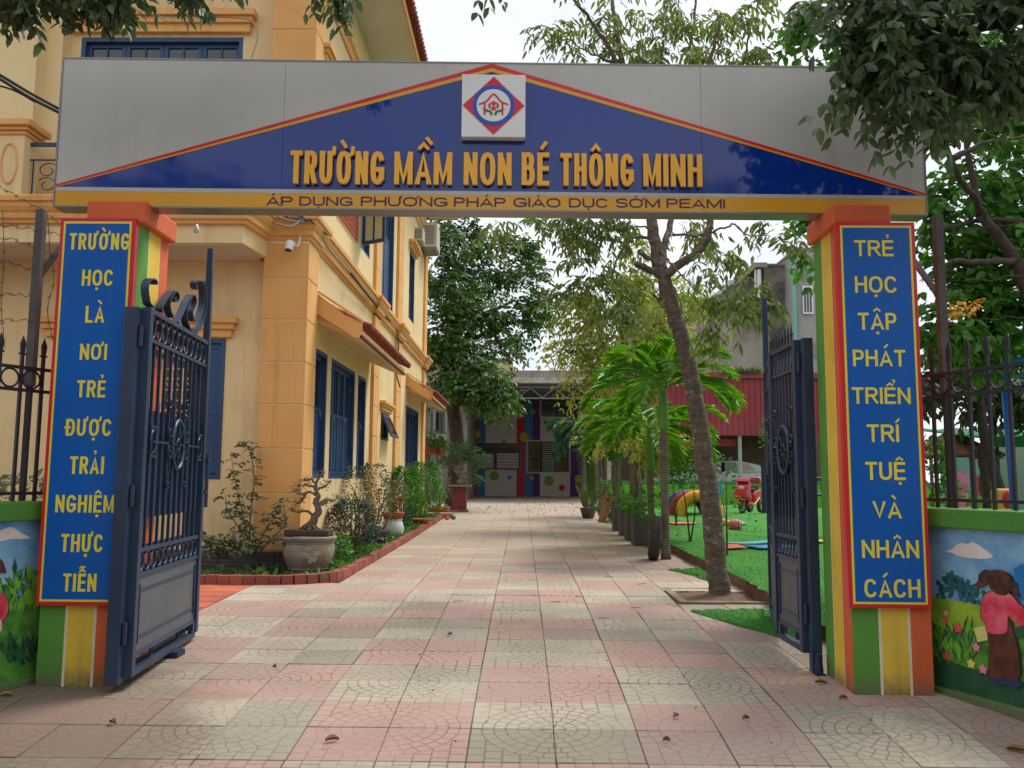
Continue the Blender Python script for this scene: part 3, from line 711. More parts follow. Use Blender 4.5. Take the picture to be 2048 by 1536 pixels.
# bulb hanging on its wire under the signboard
bp = at(393, 460, 5.1); bt = Vector((bp.x, 5.1, BZ0-.012))
b_ = thing('hanging_bulb', 'small clear light bulb hanging on a thin wire under the signboard', 'light bulb', bt)
mb = MB(); mb.tube([bt, bp+Vector((0, 0, .03))], .0012, 5); mb.build('wire', M_white, b_)
mb = MB(); mb.lathe([(.008, .035), (.009, .02), (.016, .012), (.02, 0), (.016, -.014), (.004, -.02)], bp, 14); mb.build('bulb_glass', pm('pale_bulb', '#cfd0ca', None, rough=.1, bump=0), b_, smooth=True)
# ------------------------------------------------------------------ wing walls with murals, railings
def paint(name, col, col2=None, **kw): return pm('mural_'+name, col, col2, rough=.6, bump=.12, bsc=90, **kw)
P_sky = pm('mural_sky', '#5896c6', '#a2c8da', sc=3.2, rough=.6, bump=.12, bsc=90)
P_hill = paint('hill', '#a2c02e', '#5f9a2a', sc=7); P_grass = paint('grass', '#5c9a30', '#286226', sc=12); P_dark = paint('dark_green', '#1d4c30', '#2a5c34', sc=12)
P_bush = paint('teal_bush', '#2f6f74', '#1f565e', sc=14); P_cloud = paint('cloud', '#ecdfd8', '#dccbc8', sc=6); P_hair = paint('hair', '#341a12', '#6a3f28', sc=22)
P_pink = paint('pink', '#d42640', '#f07084', sc=9); P_trou = paint('trousers', '#6a3624', '#42200f', sc=14); P_shoe = paint('shoe', '#22335a', None); P_skin = paint('skin', '#e8c39a', None)
P_paper = paint('paper', '#d9d67a', None); P_line = paint('outline', '#1c1410', None); P_lime = paint('lime', '#7cc038', '#5aa22e', sc=12); P_f1 = paint('flower_red', '#d8433f', '#e2605a', sc=20); P_f2 = paint('flower_pink', '#e88aa0', None); P_f3 = paint('flower_yellow', '#e6dc62', None); P_blu = paint('shirt_blue', '#1f72b4', None)
M_cop = pm('green_coping', '#4f8d31', '#467f2b', sc=2, rough=.75, bump=.25, bsc=60, dirt='#58783c', dsc=2.5, dlo=.55, dhi=.8, streak=('#6a6a4c', .4), grime=('#6e5f4c', .05))
def wing(P, D, nrm, L, side, label):
    """low wall from P along D; nrm faces the street"""
    P = Vector((*P, 0)); D = Vector((*D, 0)).normalized(); nrm = Vector((*nrm, 0)).normalized()
    t = thing('wing_wall', label, 'wall', P, 'low painted walls beside the gate')
    zc0, zc1 = .915, 1.02
    def bx(a0, a1, n0, n1, z0, z1, nm, m_, bev=0, par=t):
        mb = MB(); mb.obox(P+D*((a0+a1)/2)+nrm*((n0+n1)/2)+Vector((0, 0, (z0+z1)/2)), D*((a1-a0)/2), nrm*((n1-n0)/2), Vector((0, 0, (z1-z0)/2))); return mb.build(nm, m_, par, bev=bev)
    bx(0, L, -.18, -.002, -.35, zc0-.002, 'wall_body', M_cream_l)
    bx(-.02, L, -.22, .05, zc0, zc1, 'coping', M_cop, .008)
    bx(0, L, .001, .035, -.35, .035, 'base_strip', M_cop, .006)
    bx(0.0, .035, .0, .012, .035, zc0-.002, 'red_edge', pm('dark_red_paint', '#8e3a2e', '#7d3228', sc=4, rough=.7, bump=.2))
    bx(.035, L, -.001, .002, .036, zc0-.003, 'mural_sky', P_sky)
    def uv(x, y):
        p = atP(x, y, P+nrm*.003, D); return (p-P).dot(D), p.z
    lay = [0]
    def dec(pts, nm, m_, px=True, out=0):
        lay[0] += 1; h = .003+.0004*lay[0]
        q = [uv(*p) if px else p for p in pts]
        if len(q) > 7 and nm not in ('painted_hill', 'painted_grass', 'painted_dark_ground'):
            sp_ = smooth_path([(*q[-1], 0)]+[(*v, 0) for v in q]+[(*q[0], 0), (*q[1], 0)], 4)[4:-4]; q = [(v.x, v.y) for v in sp_[:-1]]
        q = [(max(.037, min(L, a)), max(.037, min(zc0-.004, b))) for a, b in q]
        mb = MB(); mb.prism([P+D*a+nrm*h+Vector((0, 0, b)) for a, b in q], nrm*.0003); return mb.build(nm, m_, t, recalc=True)
    return t, P, D, nrm, uv, dec, lay
def many(t, P, D, nrm, lay, nm, m_, shapes):
    lay[0] += 1; h = .003+.0004*lay[0]; mb = MB()
    for i, q in enumerate(shapes):
        q = [(max(.037, a), max(.038, min(.91, b))) for a, b in q]
        mb.prism([P+D*a+nrm*(h+.0002*(i % 3)/3)+Vector((0, 0, b)) for a, b in q], nrm*.0002)
    lay[0] += 1
    return mb.build(nm, m_, t, kind='stuff' if len(shapes) > 12 else None, recalc=True)
def petal(u, z, L, W, a):
    c, s = math.cos(a), math.sin(a); return [(u, z), (u+c*L*.5-s*W/2, z+s*L*.5+c*W/2), (u+c*L, z+s*L), (u+c*L*.5+s*W/2, z+s*L*.5-c*W/2)]
RD = (.4, -.917); LD = (-.45, -.89)
tR, P, D, nrm, uv, dec, lay = wing((2.285, 5.10), RD, (-.917, -.4), 1.75, 'R', 'low green-coped wall right of the gate, mural of children and flowers')
WR = (P, D, nrm)
cl = [(1890, 1103), (1905, 1098), (1912, 1090), (1925, 1086), (1935, 1088), (1945, 1084), (1958, 1090), (1968, 1098), (1982, 1108), (1984, 1115), (1960, 1118), (1920, 1113), (1905, 1106)]
dec(cl, 'painted_cloud', P_cloud)
sh = []
for i in range(120):
    x = rnd.gauss(1912, 26); y = 1145+abs(x-1905)*.55+rnd.random()*45; 
    if y > 1205 or x < 1873: continue
    a, b = uv(x, y); sh.append([(a+.016*math.cos(k*1.05)*rnd.uniform(.6, 1), b+.02*math.sin(k*1.05)*rnd.uniform(.6, 1)) for k in range(6)])
many(tR, P, D, nrm, lay, 'painted_bush', P_bush, sh)
u1 = uv(2048, 1200)[0]
dec([(.036, uv(1873, 1195)[1])]+[uv(x, 1195+(x-1873)*.18) for x in (1900, 1940, 1990, 2046)]+[(1.75, uv(2048, 1226)[1]), (1.75, .037), (.036, .037)], 'painted_hill', P_hill, px=False)
dec([(.036, uv(1873, 1240)[1]), uv(1900, 1262), uv(1950, 1262), uv(2000, 1250), (1.75, .45), (1.75, .037), (.036, .037)], 'painted_grass', P_grass, px=False)
dec([(.036, uv(1873, 1310)[1]), uv(1900, 1322), uv(1950, 1340), uv(2000, 1350), (1.75, .15), (1.75, .037), (.036, .037)], 'painted_dark_ground', P_dark, px=False)
sh = []
for i in range(70):
    a, b = uv(rnd.uniform(1875, 1950), rnd.uniform(1262, 1330)); sh.append(petal(a, b, rnd.uniform(.05, .13), .012, rnd.uniform(.9, 2.2)))
many(tR, P, D, nrm, lay, 'painted_blades', P_lime, sh[:40]); many(tR, P, D, nrm, lay, 'painted_dark_blades', P_dark, sh[40:])
for (x, y, m_, r) in ((1893, 1240, P_f1, .016), (1917, 1256, P_f1, .024), (1895, 1312, P_f1, .022), (1954, 1294, P_f2, .020), (1944, 1327, P_f3, .022), (1968, 1338, P_f2, .022), (1894, 1226, P_f2, .014)):
    a, b = uv(x, y); many(tR, P, D, nrm, lay, 'painted_flower', m_, [petal(a, b, r*1.3, r, k*1.2566+.3) for k in range(5)])
def figure(dx=0, mats=(P_hair, P_pink, P_trou), flip=1, dz=0):
    H = lambda pts: [((uv(x, y)[0]-uv(2000, 1200)[0])*flip+uv(2000, 1200)[0]+dx, uv(x, y)[1]+dz) for x, y in pts]
    trou = [(1979, 1240), (1982, 1290), (1981, 1350), (1990, 1356), (2040, 1358), (2040, 1300), (2030, 1262), (2022, 1240)]
    top = [(1978, 1185), (1968, 1200), (1966, 1235), (1975, 1245), (1978, 1262), (1998, 1268), (2018, 1262), (2020, 1232), (2040, 1250), (2046, 1252), (2060, 1246), (2056, 1222), (2040, 1205), (2022, 1186), (2000, 1180)]
    hair = [(1980, 1150), (1986, 1142), (2000, 1140), (2018, 1146), (2028, 1158), (2028, 1178), (2016, 1190), (1998, 1188), (1986, 1178), (1980, 1165)]
    tail = [(1984, 1146), (1974, 1139), (1962, 1148), (1960, 1162), (1952, 1170), (1964, 1175), (1976, 1168), (1981, 1156)]
    tail2 = [(2028, 1162), (2038, 1166), (2040, 1182), (2044, 1196), (2034, 1192), (2026, 1176)]
    shoe = [(1984, 1356), (1986, 1362), (2010, 1372), (2024, 1366), (2014, 1356)]
    for g_ in (trou, top, hair, tail, tail2):
        c = (sum(p[0] for p in g_)/len(g_), sum(p[1] for p in g_)/len(g_))
        dec(H([(c[0]+(p[0]-c[0])*1.035+(.6 if p[0] > c[0] else -.6), c[1]+(p[1]-c[1])*1.02) for p in g_]), 'painted_outline', P_line, px=False)
    dec(H([(1992, 1176), (2012, 1178), (2014, 1190), (1992, 1188)]), 'painted_neck', P_skin, px=False)
    dec(H(trou), 'painted_trousers', mats[2], px=False); dec(H(shoe), 'painted_shoe', P_shoe, px=False); dec(H([(x+26, y+4) for x, y in shoe]), 'painted_shoe', P_shoe, px=False)
    dec(H(top), 'painted_jumper', mats[1], px=False); dec(H(hair), 'painted_hair', mats[0], px=False); dec(H(tail), 'painted_pigtail', mats[0], px=False); dec(H(tail2), 'painted_pigtail', mats[0], px=False)
dec([(1950, 1256), (1976, 1250), (1978, 1280), (1958, 1284)], 'painted_paper', P_paper)
dec([(2030, 1138), (2046, 1128), (2060, 1130), (2062, 1200), (2040, 1200)], 'painted_boy_shirt', P_blu)
dec([(2024, 1255), (2060, 1250), (2060, 1275), (2034, 1275)], 'painted_dark_leaf', P_dark)
figure(); figure(.52, (P_hair, P_blu, P_trou), -1)
tL, P, D, nrm, uv, dec, lay = wing((-2.70, 5.12), LD, (.89, -.45), 1.6, 'L', 'low green-coped wall left of the gate, mural of bushes under a cloud')
WLf = (P, D, nrm)
dec([(0, 1063), (10, 1057), (22, 1054), (34, 1060), (46, 1068), (60, 1074), (58, 1077), (40, 1078), (20, 1078), (0, 1082)], 'painted_cloud', P_cloud)
dec([(1.6, .62), uv(0, 1180), uv(40, 1195), uv(86, 1190), (.036, .45), (.036, .037), (1.6, .037)], 'painted_grass', P_grass, px=False)
sh, s2, s3 = [], [], []
for i in range(80):
    a, b = uv(rnd.gauss(48, 22), rnd.uniform(1155, 1225)); sh.append(petal(a, b, rnd.uniform(.05, .12), .03, rnd.uniform(.3, 2.8)))
many(tL, P, D, nrm, lay, 'painted_dark_leaves', P_dark, sh[:28]); many(tL, P, D, nrm, lay, 'painted_leaves', P_grass, sh[28:55]); many(tL, P, D, nrm, lay, 'painted_light_leaves', P_lime, sh[55:])
for i in range(50):
    a, b = uv(rnd.uniform(8, 80), rnd.uniform(1300, 1335)); s2.append(petal(a, b, rnd.uniform(.06, .15), .02, rnd.uniform(.7, 2.4)))
many(tL, P, D, nrm, lay, 'painted_tufts', P_dark, s2)
figs = [(0, 1185), (8, 1190), (15, 1205), (14, 1225), (8, 1238), (0, 1240), (-12, 1238), (-16, 1190)]
dec([(x+1.5, y+1) for x, y in figs], 'painted_outline', P_line); dec(figs, 'painted_sleeve', P_pink)
dec([(0, 1118), (6, 1124), (12, 1146), (-4, 1146), (-20, 1120)], 'painted_hair', P_hair)
dec([(2, 1240), (3, 1262), (-10, 1262), (-8, 1240)], 'painted_hand', P_skin)

def railing(W, label, L, us, z0=1.02, zr=(1.66, 1.79), ztop=1.97, post_u=None):
    P, D, nrm = W; off = -nrm*.09; Z = Vector((0, 0, 1))
    t = thing('iron_railing', label, 'railing', P+off+Z*z0, 'spiked railings on the low walls')
    for z, nm in ((z0+.045, 'bottom_rail'), (zr[0], 'middle_rail'), (zr[1], 'top_rail')):
        mb = MB(); mb.obox(P+off+D*(L/2)+Z*z, D*(L/2), nrm*.01, Z*.009); mb.build(nm, M_blk, t)
    bar = None
    for u in us:
        c = P+off+D*u; mb = MB(); h = .0085
        mb.obox(c+Z*((z0+ztop-.09)/2), D*h, nrm*h, Z*((ztop-.09-z0)/2)); mb.obox(c+Z*(ztop-.1), D*.02, nrm*.008, Z*.005)
        mb.obox(c+Z*(ztop-.065), D*.011, nrm*.006, Z*.03, taper=1.4); mb.obox(c+Z*(ztop-.015), D*.0155, nrm*.007, Z*.024, taper=.05)
        mb.build('spear_bar', M_blk, t)
    for a, b in zip(us[:-1], us[1:]):
        mb = MB(); mb.torus(P+off+D*((a+b)/2)+Z*((zr[0]+zr[1])/2), D, Z, (zr[1]-zr[0])/2-.012, .0065, 20, 5); mb.build('ring', M_blk, t, smooth=True)
    return t
def uof(W, x, y): P, D, n = W; p = atP(x, y, P-n*.09, D); return (p-P).dot(D)
usR = [.1+.122*i for i in range(14)]
o0 = uof(WR, 1901, 780); usR = [o0-.122*3+.122*i for i in range(15) if .03 < o0-.366+.122*i < 1.72]
railing(WR, 'spiked black iron railing with rings on the wall right of the gate', 1.75, usR)
o0 = uof(WLf, 35, 850); usL = [o0-.13*4+.13*i for i in range(14) if .03 < o0-.52+.13*i < 1.57]
railing(WLf, 'spiked black iron railing with rings on the wall left of the gate', 1.6, usL)
# steel angle posts with arms, barbed wire
M_post = pm('weathered_steel_post', '#5c5a58', '#46433f', sc=5, rough=.7, bump=.2, dirt='#6d543f', dsc=4, dlo=.6)
def wpost(W, px, yt, yb, arm, label):
    P, D, n = W; u = uof(W, px, (yt+yb)/2); c = P-n*.15+D*u
    za = atP(px, yt, P-n*.15, D).z; zb = atP(px, yb, P-n*.15, D).z; a0 = atP(*arm[0], P-n*.15, D); a1 = atP(*arm[1], P-n*.15, D)
    t = thing('wire_post', label, 'post', (c.x, c.y, zb), 'grey wire posts behind the railings')
    mb = MB(); mb.obox((c.x, c.y, (za+zb)/2), (.024, 0, 0), (0, .024, 0), (0, 0, (za-zb)/2)); mb.build('post', M_post, t, bev=.003)
    mb = MB(); mb.obox((c.x, c.y, (zb+1.0)/2), (.014, 0, 0), (0, .014, 0), (0, 0, (zb-1.0)/2)); mb.build('post_foot', M_blk, t)
    a0 = Vector((c.x, c.y, a0.z)); mb = MB(); mb.seg(a0, a1+Vector((0, -.02, 0)), .035, .02, (0, 1, 0)); mb.build('arm', M_post, t, bev=.002)
    return c, a1, za
cR, aR, zR = wpost(WR, 1868, 432, 788, ((1872, 600), (1799, 488)), 'grey steel wire post with slanting arm right of the gate')
cL, aL, zL = wpost(WLf, 84, 420, 775, ((80, 560), (134, 484)), 'grey steel wire post with slanting arm left of the gate')
M_wire = pm('rusty_wire', '#4a3a30', '#5c4a3c', sc=20, rough=.8, bump=0)
def bwire(pts, label, barbs=True, r=.0022):
    P = smooth_path(pts, 10); P = [p+Vector((0, 0, .008*math.sin(i*1.3))) for i, p in enumerate(P)]
    mb = MB(); mb.tube(P, r, 4)
    if barbs:
        Lc = 0
        for a, b in zip(P[:-1], P[1:]):
            Lc += (b-a).length
            if Lc > .07:
                Lc = 0
                for k in range(3):
                    d = Vector((rnd.gauss(0, 1), rnd.gauss(0, 1), rnd.gauss(0, 1))).normalized()*.017; mb.tube([b-d, b+d], .0012, 3)
    return mb.build('barbed_wire' if barbs else 'wire', M_wire, None, P[0], label=label, cat='barbed wire' if barbs else 'wire', group='strands of wire above the side walls')
yL = cL.y
def LW(pts): return [at(x, y, yL+dy) for x, y, dy in pts]
bwire(LW([(-60, 330, -.5), (20, 385, -.3), (75, 415, 0), (130, 455, .1), (160, 470, .1)]), 'barbed wire sagging down to the top of the left wire post')
bwire(LW([(-60, 445, -.5), (20, 452, -.2), (82, 462, 0), (128, 470, .1)]), 'upper level barbed wire strand on the left wire post')
bwire(LW([(-60, 470, -.5), (20, 478, -.2), (82, 500, 0), (150, 520, .15)]), 'second barbed wire strand down on the left wire post')
bwire(LW([(-60, 515, -.5), (10, 523, -.2), (60, 538, 0), (80, 535, .0)]), 'barbed wire strand ending by the arm of the left wire post')
bwire(LW([(-60, 590, -.5), (10, 588, -.2), (60, 592, 0)]), 'barbed wire strand at mid height of the left wire post')
bwire(LW([(-60, 640, -.5), (10, 640, -.2), (75, 642, 0)]), 'lowest barbed wire strand tied to the left wire post')
bwire(LW([(95, 430, 0), (100, 500, .05), (108, 560, .08), (95, 620, .05), (108, 690, .1)]), 'barbed wire tangle hanging between the left post and the blue board')
bwire(LW([(5, 420, -.3), (8, 520, -.3), (2, 600, -.25), (10, 700, -.2)]), 'barbed wire hanging straight down at the far left')
yR = cR.y
bwire([at(1870, 520, yR), at(1950, 560, yR-.3), at(2060, 545, yR-.6)], 'thin wire running right from the right wire post', False, .0016)
bwire([at(1872, 650, yR), at(1960, 640, yR-.3), at(2060, 632, yR-.6)], 'thin lower wire running right from the right wire post', False, .0016)
bwire([at(1800, 492, yR-.05), at(1840, 486, yR-.05), at(1900, 470, yR-.1), at(2060, 440, yR-.6)], 'thin wire from the arm tip of the right wire post', False, .0016)

# ------------------------------------------------------------------ gates
Zv = Vector((0, 0, 1))
def leaf(t, nm, A, B, z0, z1, scroll=False, fin=None, nb=10, sgn=1, spears=False, zring=.14, panel_top=.56, med=1.37):
    """one gate leaf between ground points A (hinge side) and B; parts under t, pieces under the leaf frame"""
    A = Vector((*A, 0)); B = Vector((*B, 0)); D = (B-A).normalized(); L = (B-A).length; n = Vector((-D.y, D.x, 0))*sgn
    q = lambda u, z, w=0: A+D*u+n*w+Zv*z
    def ob(mb, u0, u1, za, zb, w0, w1): mb.obox(q((u0+u1)/2, (za+zb)/2, (w0+w1)/2), D*((u1-u0)/2), n*(abs(w1-w0)/2), Zv*((zb-za)/2))
    fr = MB(); ob(fr, 0, .055, z0, z1, -.025, .025); ob(fr, L-.055, L, z0+.03, z1, -.025, .025)
    ob(fr, .055, L-.055, z1-.03, z1, -.02, .02); ob(fr, .055, L-.055, z0+.0, z0+.035, -.022, .022)
    F_ = fr.build(nm, M_navy, t, bev=.003)
    zt = z1-.03-zring
    za = z0+panel_top
    def rail(z, h=.022, w=.016):
        mb = MB(); ob(mb, .055, L-.055, z, z+h, -w, w); mb.build('rail', M_navy, F_)
    rail(zt-.022); rail(za-.022+.0); rail(za+.115)
    rail(z0+.10, .02)
    # rings, two bands
    us = [.055+(L-.11)*(i+.5)/nb for i in range(nb)]; cell = (L-.11)/nb
    for zb, hh in ((zt, zring), (za, .115)):
        for u in us:
            mb = MB(); r = min(cell/2, hh/2)-.002
            mb.torus(q(u, zb+hh/2), D, Zv, r, .0055, 20, 5, sq=(hh/2)/r-.08, sqn=1.7); mb.build('ring', M_navy, F_, smooth=True)
    ub = [.055+(L-.11)*i/nb for i in range(1, nb)]
    for u in ub:
        mb = MB(); ob(mb, u-.007, u+.007, za+.137, zt-.022, -.008, .008)
        if spears:
            ob(mb, u-.007, u+.007, z1+.001, z1+.05, -.006, .006); mb.obox(q(u, z1+.055), D*.02, n*.007, Zv*.005); mb.obox(q(u, z1+.095), D*.009, n*.005, Zv*.035, taper=.1)
        mb.build('bar', M_navy, F_)
    mb = MB(); ob(mb, .05, L-.05, .93, z1-.58, .0085, .0105); mb.build('backing_sheet', M_navyd, F_)
    mb = MB(); ob(mb, .055, L-.055, z0+.12, za-.022, -.006, .006); mb.build('sheet_panel', M_gpanel, F_)
    # raised moulding with cut corners on the sheet panel, both faces
    for s_ in (-1, 1):
        w = s_*.012
        for z in (z0+.20, za-.10):
            mb = MB(); ob(mb, .075, L-.075, z-.006, z+.006, min(s_*.0062, w), max(s_*.0062, w)); mb.build('moulding', M_navy, F_)
        for u in (.10, L-.10):
            mb = MB(); ob(mb, u-.006, u+.006, z0+.165, za-.065, min(s_*.0062, w*1.4), max(s_*.0062, w*1.4)); mb.build('moulding', M_navy, F_)
        # medallion
        w2 = s_*.022
        mb = MB(); mb.torus(q(L/2, med, w2), D, Zv, .115, .011, 30, 6, sq=1.35); mb.torus(q(L/2, med, w2), D, Zv, .035, .006, 14, 5)
        for k in range(8):
            a = k*math.pi/4; mb.seg(q(L/2+.035*math.cos(a), med+.035*math.sin(a), w2), q(L/2+.112*math.cos(a), med+.15*math.sin(a), w2), .009, .006, n)
        mb.build('medallion', M_navy, F_, smooth=False)
        for e in (-1, 1):
            def sp(cu, cz, r, a0, turns, dirn):
                return [q(cu+e*r*(1-.7*i/18)*math.cos(a0+dirn*turns*2*math.pi*i/18), cz+r*(1-.7*i/18)*math.sin(a0+dirn*turns*2*math.pi*i/18), w2) for i in range(19)]
            mb = MB(); o_ = L/2+e*.165
            mb.ribbon(sp(o_, med+.06, .045, -math.pi/2, 1.1, 1), n, .012, .008); mb.ribbon(sp(o_, med-.06, .045, math.pi/2, 1.1, -1), n, .012, .008)
            mb.ribbon([q(o_-e*.0, med+.1, w2), q(o_+e*.005, med+.17, w2), q(o_+e*.03, med+.22, w2)], n, .012, .007); mb.ribbon(sp(o_+e*.01, med+.25, .03, -.5, 1.1, 1), n, .012, .007)
            mb.ribbon([q(o_-e*.0, med-.1, w2), q(o_+e*.005, med-.17, w2), q(o_+e*.03, med-.22, w2)], n, .012, .007); mb.ribbon(sp(o_+e*.01, med-.25, .03, .5, 1.1, -1), n, .012, .007)
            mb.build('scroll', M_navy, F_)
            if L > .9:
                mb = MB(); c_ = L/2+e*(L/2-.055-cell*1.0)
                mb.torus(q(c_, med, w2), D, Zv, cell*.42, .005, 16, 5, sq=1.5)
                for z in (med-.085, med+.085): mb.seg(q(c_-cell*.5, z, w2), q(c_+cell*.5, z, w2), .014, .008, n)
                mb.seg(q(c_, med, w2), q(L/2+e*.20, med, w2), .012, .006, n); mb.build('side_rosette', M_navy, F_)
    # foot gap pieces
    for u in (L*.3, L*.7):
        mb = MB(); mb.ribbon([q(u-.02, z0+.10), q(u-.015, z0+.05), q(u+.015, z0+.05), q(u+.02, z0+.10)], n, .012, .006); mb.build('foot_scroll', M_navy, F_)
    mb = MB()
    ob(mb, L-.11, L-.055, z0+.035, z0+.10, -.018, .018); mb.build('foot_strut', M_navy, F_)
    if fin: mb = MB(); ob(mb, L-.05, L, z1+.0, fin-.17, -.022, .022); mb.obox(q(L-.025-.0, fin-.085), D*.025, n*.022, Zv*.085, taper=.92); mb.build('meeting_post', M_navy, F_, bev=.003)
    return F_, q, D, n, L
gL = thing('folding_gate', 'open navy iron folding gate leaves with curled scrollwork on top, left side', 'gate', (-2.28, 5.05, 0), 'open navy gate leaves')
hp = MB(); hp.box(-2.262, -2.186, 4.775, 4.850, .04, 2.125); hp.build('hinge_post', M_navy, gL, bev=.003)
for z in (.25, 1.0, 1.9):
    mb = MB(); mb.lathe([(.014, 0), (.014, .12)], (-2.174, 4.80, z), 10); mb.box(-2.262, -2.2, 4.851, 4.9, z+.02, z+.1); mb.build('hinge', M_navyd, gL)
leaf(gL, 'back_leaf', (-2.232, 4.90), (-2.355, 6.15), .07, 2.10, nb=10, spears=True)
F_, q, D, n, L = leaf(gL, 'front_leaf', (-2.165, 4.84), (-2.285, 6.13), .065, 2.135, nb=11, fin=2.82)
def sc_pts(px): return smooth_path([atP(200+x*.1693, 540+y*.1693, (-2.165, 4.84), (D.x, D.y)) for x, y in px], 6)
for px in ([(610, 440), (560, 400), (540, 320), (530, 220), (545, 140), (590, 105), (630, 125), (640, 170)],
           [(700, 500), (700, 440), (760, 330), (830, 255), (880, 260), (900, 310), (890, 360), (860, 370), (850, 345), (865, 325)],
           [(830, 560), (800, 480), (790, 400), (810, 320), (850, 265)],
           [(890, 620), (950, 500), (1010, 360), (1060, 300), (1095, 310), (1105, 380), (1085, 440)],
           [(1050, 725), (1010, 640), (990, 540), (1000, 450), (1030, 360), (1055, 315)],
           [(1080, 440), (1060, 500), (1075, 580), (1120, 600), (1170, 520), (1200, 400), (1205, 280), (1190, 180), (1160, 130), (1110, 135), (1105, 190), (1125, 225)],
           [(1100, 755), (1160, 680), (1200, 580), (1225, 440), (1230, 300), (1215, 170), (1195, 135)]):
    mb = MB(); mb.ribbon(sc_pts(px), n, .045, .008); mb.build('top_scroll', M_navy, F_)
mb = MB(); mb.tube([(-2.26, 6.17, 1.33), (-2.26, 6.17, .95)], .013, 8); mb.box(-2.30, -2.25, 6.13, 6.16, 1.05, 1.07); mb.box(-2.30, -2.24, 6.13, 6.18, 1.27, 1.29); mb.build('drop_bolt', M_navy, F_)
mb = MB(); mb.box(-2.27, -2.17, 5.55, 5.68, -.02, .065); mb.build('floor_stop', M_navyd, gL)
gR = thing('folding_gate', 'open navy iron folding gate leaves with row of spikes on top, right side', 'gate', (1.76, 5.2, 0), 'open navy gate leaves')
hp = MB(); hp.box(1.75, 1.812, 5.345, 5.405, .0, 2.06); hp.build('hinge_post', M_navy, gR, bev=.003)
mb = MB(); mb.lathe([(.028, 0), (.026, .06), (.02, .10), (.022, .14)], (1.775, 5.31, .0), 12); mb.box(1.745, 1.805, 5.28, 5.34, -.02, .03); mb.build('pivot_foot', M_navyd, gR)
for z in (.3, 1.0, 1.85):
    mb = MB(); mb.lathe([(.014, 0), (.014, .12)], (1.738, 5.40, z), 10); mb.build('hinge', M_navyd, gR)
leaf(gR, 'spiked_leaf', (1.745, 5.43), (1.745, 6.02), .12, 2.06, nb=7, spears=True, sgn=-1)
leaf(gR, 'far_leaf', (1.762, 6.06), (2.02, 7.12), .12, 2.06, nb=9, fin=2.68, sgn=-1)
# ------------------------------------------------------------------ yellow school building on the left
M_wall = pm('cream_yellow_wall', '#e6cd9a', '#dfc48e', sc=.7, rough=.85, bump=.22, bsc=120, dirt='#c6aa76', dsc=1.1, dlo=.54, dhi=.8, pos=True, streak=('#a8946c', .5))
M_trim = pm('ochre_trim', '#e4ae69', '#dca45e', sc=1.2, rough=.8, bump=.2, bsc=120, dirt='#b98148', dsc=1.6, dlo=.6, dhi=.85, pos=True, streak=('#8f6c40', .45))
M_cjoint = pm('cream_joint', '#efdcae', None, rough=.85, bump=.1)
M_soff = pm('pale_soffit', '#cfc4b4', '#c4b8a6', sc=1, rough=.9, bump=.1, pos=True)
M_wblue = pm('blue_joinery', '#22416a', '#294c74', sc=4, rough=.45, bump=.12, bsc=30, dirt='#28405f', dsc=3, dlo=.5, stretch=(1, 1, .2))
M_glass = glass('window_glass', '#1d262c')
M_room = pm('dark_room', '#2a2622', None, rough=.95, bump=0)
M_slate = pm('layered_slate', '#5b5852', '#3f3d39', sc=8, rough=.9, bump=.6, bsc=20, stretch=(1, 1, 6), dirt='#6d6558')
M_rtile = pm('red_roof_tile', '#8e3f2a', '#7a3424', sc=8, rough=.8, bump=.3, dirt='#5a3428', dsc=3, island=.12)
M_curt = pm('brown_curtain', '#7d5634', '#6a472a', sc=3, rough=.9, bump=.2, stretch=(8, 1, 1))
WX, WY, ZG = -2.46, 9.60, .10
bld = thing('school_building', 'two storey cream building with orange trim and blue shutters left of the drive', 'building', (-5.5, 15, .1))
def wallgrid(a0, a1, z0, z1, ops, fn):
    As = sorted({a0, a1, *[v for o in ops for v in o[:2] if a0 < v < a1]}); Zs = sorted({z0, z1, *[v for o in ops for v in o[2:] if z0 < v < z1]})
    for i in range(len(As)-1):
        zs = None
        for j in range(len(Zs)-1):
            am, zm = (As[i]+As[i+1])/2, (Zs[j]+Zs[j+1])/2
            hole = any(o[0] < am < o[1] and o[2] < zm < o[3] for o in ops)
            if hole:
                if zs is not None: fn(As[i], As[i+1], zs, Zs[j]); zs = None
            elif zs is None: zs = Zs[j]
        if zs is not None: fn(As[i], As[i+1], zs, z1)
S_ops = [(9.98, 10.70, 1.16, 2.70), (10.92, 12.50, 1.15, 2.70), (12.72, 13.38, 1.15, 2.70), (14.85, 15.75, 1.83, 2.30), (18.0, 20.2, .25, 2.70),
         (12.65, 13.4, 4.62, 6.5), (14.6, 15.9, 4.16, 6.3), (18.1, 19.0, 4.58, 6.08), (9.95, 10.85, 4.9, 6.2)]
mb = MB(); wallgrid(9.9, 21.2, .0, 7.9, S_ops, lambda a, b, c, d: mb.box(WX-.2, WX, a, b, c, d)); mb.build('side_wall', M_wall, bld)
F_ops = [(-5.25, -3.37, 1.14, 2.72), (-5.24, -3.32, 4.2, 6.32)]
mb = MB(); wallgrid(-9.5, -2.66, .0, 7.9, F_ops, lambda a, b, c, d: mb.box(a, b, WY, WY+.2, c, d)); mb.build('front_wall', M_wall, bld)
mb = MB(); mb.box(-9.5, -5.55, 9.25, 9.597, 4.2, 7.9); mb.box(-5.549, -5.36, 9.42, 9.598, 4.2, 7.9); mb.build('bay_wall', M_wall, bld)
mb = MB(); mb.box(-9.5, -9.3, 9.8, 21.2, 0, 7.9); mb.box(-9.3, -2.66, 21.0, 21.2, 0, 7.9); mb.build('rear_wall', M_wall, bld)
